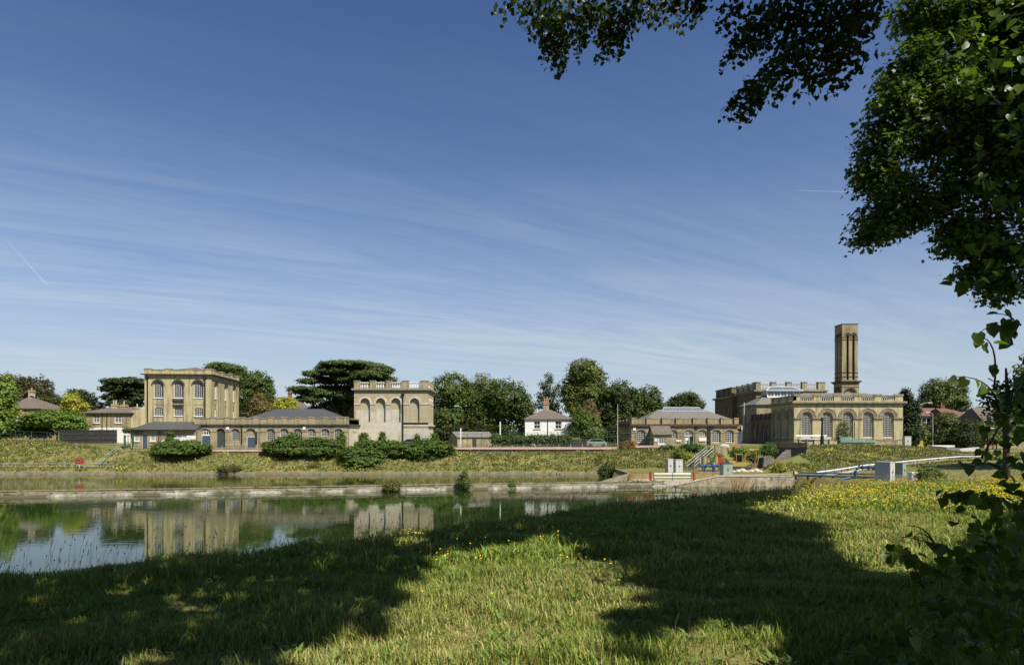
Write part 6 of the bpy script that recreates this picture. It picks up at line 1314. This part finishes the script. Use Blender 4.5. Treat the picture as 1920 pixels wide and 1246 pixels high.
def right_tree():
    D = 21; t = thing('maple_tree', 'dark maple whose crown fills the upper right corner of the photo', 'tree', (wx(2080, D), D, float(gz(wx(2080, D), D))))
    bl = [(1708, 118, 38, 36), (1690, 165, 40, 44), (1672, 215, 44, 44), (1655, 285, 46, 46), (1650, 345, 44, 44), (1650, 410, 40, 40), (1642, 440, 24, 22), (1698, 400, 44, 38), (1745, 370, 60, 52), (1750, 240, 80, 92), (1780, 130, 86, 84), (1740, 30, 50, 26), (1800, 40, 60, 44), (1850, 300, 90, 130), (1800, 425, 45, 32), (1840, 450, 50, 34), (1890, 470, 50, 56), (1885, 545, 30, 30), (1855, 500, 50, 34), (1805, 448, 46, 26), (1905, 150, 90, 150), (1880, 20, 90, 60), (1720, 8, 34, 16), (1990, 300, 100, 200), (2090, 330, 110, 190), (2060, 130, 110, 150), (2170, 250, 80, 140), (2060, 500, 90, 60), (1960, 100, 90, 150)]
    o = np.array(t.location); Cs = []; Ns = []; Tn = []
    for (x, y, z, a, b, c) in pxblobs(D, bl):
        nc = int(38 * (a * c) / .5) + 8; d = rng.normal(size=(nc, 3)); d /= np.linalg.norm(d, axis=1, keepdims=True); cc = np.array([x, y, z]) + d * rng.random((nc, 1)) ** .4 * np.array([a, b, c]); k = 26
        Cs.append(np.repeat(cc, k, 0) + rng.normal(size=(nc * k, 3)) * np.array([.2, .2, .12])); Ns.append(np.repeat(d, k, 0) * .6 + rng.normal(size=(nc * k, 3)) * .5 + [0, -.1, .8]); Tn.append(np.repeat(tint(nc, (.075, .115, .018), .5), k, 0))
    C = np.concatenate(Cs); m = len(C); scatter('crown', C - o, np.concatenate(Ns), rng.uniform(.1, .18, m), np.concatenate(Tn), MAPLE, M['leafn'], t, np.array([-.3, -.4, -.7]))
    q = MB(); q.tube([(0, 0, -.3), (0, 0, 1.0), (.0, 0, 3), (.1, 0, 5), (.5, 0, 8), (.9, 0, 11)], [.3, .22, .2, .18, .12, .08], 10); q.build('trunk', M['bark'], t, True)
    ends = [(b[0], b[1], b[2]) for b in pxblobs(D, bl)]; limbs(t, (.1, 0, 5), ends[::2], .07, .45, 1.0, name='limb')
right_tree()
def slim_tree():
    D = 22.3; t = thing('young_tree', 'slender young tree with a dark bare trunk low at the right edge', 'tree', (wx(1886, D), D, float(gz(wx(1886, D), D)))); q = MB(); q.tube([(0, 0, -.3), (.02, 0, 1.0), (-.02, 0, 2.0), (.05, 0, 3.0), (0, 0, 3.8)], [.13, .1, .09, .07, .03], 9); q.build('trunk', M['bark'], t, True)
    o = np.array(t.location); Cs = []
    for (x, y, z, a, b, c) in pxblobs(D, [(1888, 745, 34, 26), (1872, 775, 24, 18), (1908, 775, 26, 24), (1896, 722, 22, 14), (1925, 750, 26, 30)]):
        n = int(1500 * a * c) + 30; d = rng.normal(size=(n, 3)); d /= np.linalg.norm(d, axis=1, keepdims=True); Cs.append(np.array([x, y, z]) + d * rng.random((n, 1)) ** .45 * np.array([a, b, c]))
    C = np.concatenate(Cs); m = len(C); scatter('crown', C - o, rng.normal(size=(m, 3)) * .6 + [0, 0, .7], rng.uniform(.07, .12, m), leafy(m, (.035, .055, .012)), HEART, M['leafn'], t)
    limbs(t, (0, 0, 2.6), [tuple(C[i]) for i in range(0, m, m // 6)], .03, .5, .2, name='branch')
slim_tree()
def near_lime():
    base = (3.55, 4.3, 4.6); t = thing('young_lime', 'young lime with large heart-shaped leaves close to the camera along the right edge', 'tree', base); o = np.array(base); rr = np.random.default_rng(5)
    dense = [(1775, 1120, 62, 40, 4.0), (1850, 1062, 66, 62, 4.2), (1745, 1185, 75, 60, 3.8), (1850, 1170, 100, 90, 3.9), (1700, 1245, 90, 60, 3.6), (1930, 1080, 60, 130, 4.1), (1900, 960, 36, 44, 4.4), (1925, 880, 26, 80, 4.3), (1912, 810, 16, 40, 4.5), (1885, 752, 22, 14, 4.6), (1945, 780, 26, 100, 4.5), (1850, 935, 34, 12, 4.4), (1805, 925, 30, 7, 4.4), (1850, 985, 22, 26, 4.4), (1780, 1062, 40, 16, 4.2), (1925, 400, 26, 170, 4.6), (1905, 250, 40, 160, 4.6), (1900, 90, 60, 90, 4.7), (1840, 110, 30, 60, 4.8), (1905, 480, 25, 30, 4.7), (1880, 15, 40, 40, 4.7), (2010, 950, 90, 160, 4.3), (2040, 700, 90, 150, 4.4), (2030, 450, 90, 150, 4.5), (2020, 200, 90, 150, 4.6), (2040, 1150, 110, 110, 4.2), (2120, 800, 70, 200, 4.5), (2000, 0, 90, 90, 4.6), (2050, -120, 100, 90, 4.7)]
    Cs = []
    for i, (px, py, rx, ry, D) in enumerate(dense):
        k = D / FPX; n = int(rx * ry * k * k * (950 if i < 11 else 650 if i < 15 else 420 if i < 21 else 430)) + 5; d = rr.normal(size=(n, 3)); d /= np.linalg.norm(d, axis=1, keepdims=True)
        Cs.append(np.array([(px - 960) * k, D, EYE - (py - HY) * k]) + d * rr.random((n, 1)) ** .45 * np.array([rx * k, .45, ry * k]))
    C = np.concatenate(Cs); m = len(C)
    scatter('foliage', C - o, rr.normal(size=(m, 3)) * .55 + [0, -.45, .7], rr.uniform(.045, .085, m), leafy(m, (.075, .12, .014), .4), HEART, M['leafn'], t, np.array([-.35, 0, -.9]))
    q = MB()
    for (a, b, c) in (((0, 0, -.2), (.15, .1, 1.6), (.1, .3, 4.6)), ((.1, .1, -.2), (.2, 0, 1.2), (.3, .2, 3.2)), ((.2, -.1, -.2), (.5, 0, 1.5), (.4, .2, 3.8))): q.tube([a, b, c], [.035, .026, .012], 7)
    q.build('stem', M['bark'], t, True)
    tw = [((1660, 1008), (1700, 1040), (1760, 1115), 4.2, 9), ((1705, 1008), (1770, 1025), (1850, 1060), 4.3, 12), ((1660, 1035), (1720, 1050), (1800, 1090), 4.1, 10), ((1832, 632), (1862, 655), (1895, 728), 4.3, 8), ((1795, 706), (1850, 722), (1905, 770), 4.3, 8), ((1842, 619), (1880, 612), (1930, 640), 4.4, 8), ((1868, 588), (1900, 598), (1935, 620), 4.4, 8), ((1772, 522), (1820, 530), (1900, 500), 4.7, 9), ((1790, 470), (1830, 460), (1900, 430), 4.8, 9), ((1760, 930), (1830, 925), (1910, 960), 4.4, 14), ((1930, 700), (1890, 770), (1870, 860), 4.4, 12), ((1810, 880), (1860, 870), (1920, 900), 4.4, 10), ((1800, 130), (1840, 160), (1920, 200), 4.7, 10), ((1780, 60), (1830, 90), (1920, 120), 4.7, 10), ((1830, 330), (1860, 350), (1920, 380), 4.7, 10), ((1560, 1240), (1640, 1215), (1740, 1190), 3.7, 12), ((1700, 985), (1740, 1000), (1790, 1060), 4.3, 0), ((1720, 1000), (1745, 1010), (1800, 1060), 4.3, 0)]
    LC = []
    for a, b, c, D, n in tw:
        pa, pb, pc = (np.array(P(p[0], p[1], D)) - o for p in (a, b, c)); pc = pc + np.array([0, .15, 0]); u = np.linspace(0, 1, 9)[:, None]; cur = (1 - u) ** 2 * pa + 2 * u * (1 - u) * (2 * pb - (pa + pc) / 2) + u * u * pc
        q = MB(); q.tube([tuple(p) for p in cur], [.0025 + .0006 * i for i in range(9)], 5); q.build('twig', M['bark'], t, True)
        for i in range(n):
            f = min(.98, (i + .3) / max(n, 1)); p = (1 - f) ** 2 * pa + 2 * f * (1 - f) * (2 * pb - (pa + pc) / 2) + f * f * pc; LC.append(p + rr.normal(size=3) * [.02, .03, .015])
    LC = np.array(LC); m = len(LC)
    scatter('leaves', LC, rr.normal(size=(m, 3)) * .5 + [0, -.7, .5], rr.uniform(.06, .09, m), leafy(m, (.075, .12, .014), .4), HEART, M['leafn'], t, np.array([-.3, 0, -.9]))
near_lime()
# ---------------------------------------------------------------- grass, flowers and seed heads on the near bank
def near_grass():
    Vs, Fs, Cs = [], [], []; off = 0
    for (d0, d1, dens, w, h0, h1, npt) in ((3.6, 8, 3600, .0045, .035, .11, 4), (8, 14, 1500, .008, .05, .13, 3), (14, 30, 520, .016, .06, .15, 3)):
        A = 1.05 * 2 * (d1 * d1 - d0 * d0) / 2; n = int(A * dens); y = np.sqrt(rng.uniform(d0 * d0, d1 * d1, n)); x = rng.uniform(-.85, 1.25, n) * y
        e = interp(x, EDGE) + 1.6; k = (y < e) & (rng.random(len(y)) < np.where(np.sin(x * 3.1 + 1.3 * np.sin(y * 2.9 + 1)) * np.sin(y * 3.7 + x) < -.45, .45, 1.0)); x, y, e = x[k], y[k], e[k]; n = len(x); z = gz(x, y) - .01
        cl = np.sin(x * 6.1 + 2 * np.sin(y * 5.3)) * np.sin(y * 6.7 + 1.5 * np.sin(x * 4.1)); tu = .55 * cl + np.sin(x * 2.3 + 1.7 * np.sin(y * 1.9)) * np.sin(y * 2.7 + x) ; tu2 = np.sin(x * .7 + 3 * np.sin(y * .4)) ; dry = np.clip(.24 + .2 * tu2 - .16 * cl + .24 * rng.normal(size=n), 0, 1)
        h = rng.uniform(h0, h1, n) * np.clip(1 + .5 * tu, .35, 2) * (1 + .5 * rng.random(n) ** 6); h *= np.where(y > e - 3.0, 1.1, 1.0)
        a = rng.uniform(0, 2 * np.pi, n); dr = np.stack([np.cos(a), np.sin(a), 0 * a], 1); sd = np.stack([-np.sin(a), np.cos(a), 0 * a], 1) * (w * rng.uniform(.6, 1.5, n))[:, None]
        ln = (h * rng.uniform(.15, 1.0, n))[:, None]; B = np.stack([x, y, z], 1); up = np.array([0, 0, 1.0]); H = h[:, None]
        m1 = B + dr * ln * .3 + up * H * .6; tip = B + dr * ln + up * H * rng.uniform(.75, 1.0, (n, 1))
        V = np.stack([B - sd, B + sd, m1 + sd * .7, m1 - sd * .7, tip], 1).reshape(-1, 3)
        b5 = (np.arange(n) * 5)[:, None] + off; F = np.concatenate([b5 + np.array([[0, 1, 2]]), b5 + np.array([[0, 2, 3]]), b5 + np.array([[3, 2, 4]])])
        g = np.array([.165, .235, .034]); dd = np.array([.42, .38, .16]); c = g[None] * (1 - dry[:, None]) + dd[None] * dry[:, None]; c = c * rng.uniform(.6, 1.35, (n, 1)) * (1 + .1 * rng.normal(size=(n, 3)))
        Vs.append(V); Fs.append(F); Cs.append(np.repeat(np.clip(c, .01, .7), 5, 0)); off += n * 5
    tag(npmesh('near_grass', np.concatenate(Vs), np.concatenate(Fs), M['grass'], colors=np.concatenate(Cs)), 'long green and straw-coloured grass on the near bank', 'grass', kind='stuff')
near_grass()
def seed_stalks():
    n = 2600; x = np.concatenate([rng.uniform(-9, 20, n), rng.uniform(-6, 14, 500)]); y = np.concatenate([interp(x[:n], EDGE) + rng.uniform(-1.8, 1.6, n), rng.uniform(5, 20, 500)])
    ok = (y > 4) & (y < interp(x, EDGE) + 1.7); x, y = x[ok], y[ok]; n = len(x); z = gz(x, y); f = y / 12
    h = rng.uniform(.12, .5, n); h[-400:] *= .6; a = rng.normal(.3, .9, n); L = h * rng.uniform(.05, .4, n); B = np.stack([x, y, z], 1); d = np.stack([np.cos(a), np.sin(a) * .4, 0 * a], 1); tip = B + d * L[:, None] + np.array([0, 0, 1]) * h[:, None]; mid = B * .5 + tip * .5 - d * L[:, None] * .25 + np.array([0, 0, .02])
    w = (.0014 * np.maximum(1, f))[:, None] * np.array([1, 0, 0]); V = np.stack([B - w, B + w, mid + w, mid - w, tip + w * .6, tip - w * .6], 1).reshape(-1, 3); b = (np.arange(n) * 6)[:, None]
    F = np.concatenate([b + np.array([[0, 1, 2, 3]]), b + np.array([[3, 2, 4, 5]])]); c = np.clip(np.array([.2, .19, .08]) * rng.uniform(.6, 1.3, (n, 1)), 0, 1)
    t = thing('seeding_grass', 'tall seeding grass stalks along the edge of the near bank', 'grass'); t['kind'] = 'stuff'
    npmesh('stalks', V, F, M['grass'], t, colors=np.repeat(c, 6, 0))
    k = rng.random(n) < .75; T = tip[k]; dd = tip[k] - mid[k]; dd /= np.linalg.norm(dd, axis=1, keepdims=True); m = len(T); kind = rng.random(m) < .35
    hl = np.where(kind, .018, rng.uniform(.05, .1, m))[:, None]; hw = (np.where(kind, .009, .005) * np.maximum(1, f[k] * .9))[:, None] * np.array([1, 0, 0]); hy = hw[:, [1, 0, 2]]
    V = np.stack([T - dd * .005, T + dd * hl * .5 - hw, T + dd * hl * .5 - hy, T + dd * hl * .5 + hw, T + dd * hl * .5 + hy, T + dd * hl], 1).reshape(-1, 3); b = (np.arange(m) * 6)[:, None]
    F = np.concatenate([b + np.array([q]) for q in ([0, 1, 2], [0, 2, 3], [0, 3, 4], [0, 4, 1], [5, 2, 1], [5, 3, 2], [5, 4, 3], [5, 1, 4])]); c = np.where(kind[:, None], np.array([.07, .045, .03]), np.array([.24, .19, .1])) * rng.uniform(.7, 1.2, (m, 1))
    npmesh('seed_heads', V, F, M['grass'], t, colors=np.repeat(c, 6, 0))
seed_stalks()
def near_flowers():
    pts = []
    n = 30000; y = rng.uniform(13.5, 25, n); x = rng.uniform(-.1, .82, n) * y; px = 960 + x / y * FPX; py = HY + 1.5 * FPX / y
    p = np.clip((px - 1330) / 260, .0, 1) * np.clip((968 - py) / 38, 0, 1) ** .8 * (.55 + .45 * np.sin(x * 1.7 + 2 * np.sin(y * 1.3))); k = rng.random(n) < p; pts.append((x[k], y[k], rng.uniform(.018, .038, k.sum()), rng.uniform(.08, .26, k.sum())))
    n = 420; y = rng.uniform(5, 16, n); x = rng.uniform(-.75, .5, n) * y; k = rng.random(n) < np.where((x / y > -.18) & (x / y < .2) & (y > 8) & (y < 11.5), .75, .13); pts.append((x[k], y[k], rng.uniform(.022, .036, k.sum()), rng.uniform(.1, .24, k.sum())))
    n = 130; y = rng.uniform(10.3, 10.8, n); x = (rng.uniform(722, 800, n) - 960) / FPX * y; pts.append((x, y, rng.uniform(.02, .035, n), rng.uniform(.1, .2, n)))
    n = 420; x = rng.uniform(-3.0, 2.0, n); y = rng.uniform(7.6, 10.6, n); k = rng.random(n) < .32 + .3 * np.sin(x * 4 + y * 3); pts.append((x[k], y[k], rng.uniform(.018, .032, k.sum()), rng.uniform(.14, .26, k.sum())))
    X, Y, Sz, Hh = (np.concatenate([q[i] for q in pts]) for i in range(4)); ok = Y < interp(X, EDGE) + .5; X, Y, Sz, Hh = X[ok], Y[ok], Sz[ok], Hh[ok]; Z = gz(X, Y) + Hh; m = len(X)
    a = np.linspace(0, 2 * np.pi, 9)[:-1]; T = [(0, 0, .12)] + [(math.cos(q) * (.5 if i % 2 else .34), math.sin(q) * (.5 if i % 2 else .34), .0) for i, q in enumerate(a)]; F = [(0, i + 1, (i + 1) % 8 + 1) for i in range(8)]
    t = thing('yellow_wildflowers', 'yellow wildflowers scattered through the near grass, thickest on the sunny right', 'wildflowers'); t['kind'] = 'stuff'
    scatter('flower_heads', np.stack([X, Y, Z], 1), rng.normal(size=(m, 3)) * .35 + [0, -.35, 1], Sz * 1.0, tint(m, (.62, .46, .02), .2, .05), (np.array(T), np.array(F)), M['petal'], t)
    w = .0011; B = np.stack([X, Y, Z - Hh], 1); U = np.stack([X, Y, Z], 1); s = np.array([w, 0, 0]); V = np.stack([B - s, B + s, U + s, U - s], 1).reshape(-1, 3); npmesh('flower_stems', V, np.arange(m * 4).reshape(-1, 4), M['grass'], t, colors=np.tile([[.1, .14, .04]], (m * 4, 1)))
near_flowers()
def broad_leaves():
    n = 1700; y = np.sqrt(rng.uniform(16, 150, n)); x = rng.uniform(-.75, .75, n) * y; ok = y < interp(x, EDGE); x, y = x[ok], y[ok]; n = len(x); k = 7; C = np.repeat(np.stack([x, y, gz(x, y) + .01], 1), k, 0); a = np.tile(np.arange(k) * 2 * np.pi / k, n) + rng.uniform(0, 6, n * k)
    dr = np.stack([np.cos(a), np.sin(a), .55 + .4 * rng.random(n * k)], 1); L = (np.repeat(rng.uniform(.5, 1.2, n), k) * rng.uniform(.05, .12, n * k))[:, None]; s = np.stack([-np.sin(a), np.cos(a), 0 * a], 1) * (L * .13); tip = C + dr * L; m1 = C + dr * L * .5 + np.array([0, 0, .01])
    V = np.stack([C, m1 - s, tip + np.array([0, 0, -.02]), m1 + s], 1).reshape(-1, 3); c = tint(n * k, (.13, .19, .045), .3)
    tag(npmesh('broad_leaved_weeds', V, np.arange(n * k * 4).reshape(-1, 4), M['grass'], colors=np.repeat(c, 4, 0)), 'broad-leaved weeds growing among the near grass', 'weeds', kind='stuff')
broad_leaves()
# ---------------------------------------------------------------- contrails high in the sky
def contrail(a, b, D, w, label):
    p, r = Vector(P(a[0], a[1], D)), Vector(P(b[0], b[1], D)); m = bpy.data.materials.get('contrail ice')
    if not m:
        m = bpy.data.materials.new('contrail ice'); m.use_nodes = True; nt = m.node_tree; bb = nt.nodes['Principled BSDF']; bb.inputs['Base Color'].default_value = (.9, .92, .95, 1); bb.inputs['Roughness'].default_value = 1; bb.inputs['Alpha'].default_value = .08; bb.inputs['Specular IOR Level'].default_value = 0
    q = MB(); q.tube([p, p + (r - p) * .5, r], [w * .3, w, w * 1.2], 8); tag(q.build('contrail', m), label, 'contrail')
contrail((1487, 357), (1600, 360), 7000, 4, 'thin white contrail to the left of the maple tree'); contrail((8, 445), (88, 534), 7000, 2.5, 'thin slanting white contrail near the left edge of the sky')
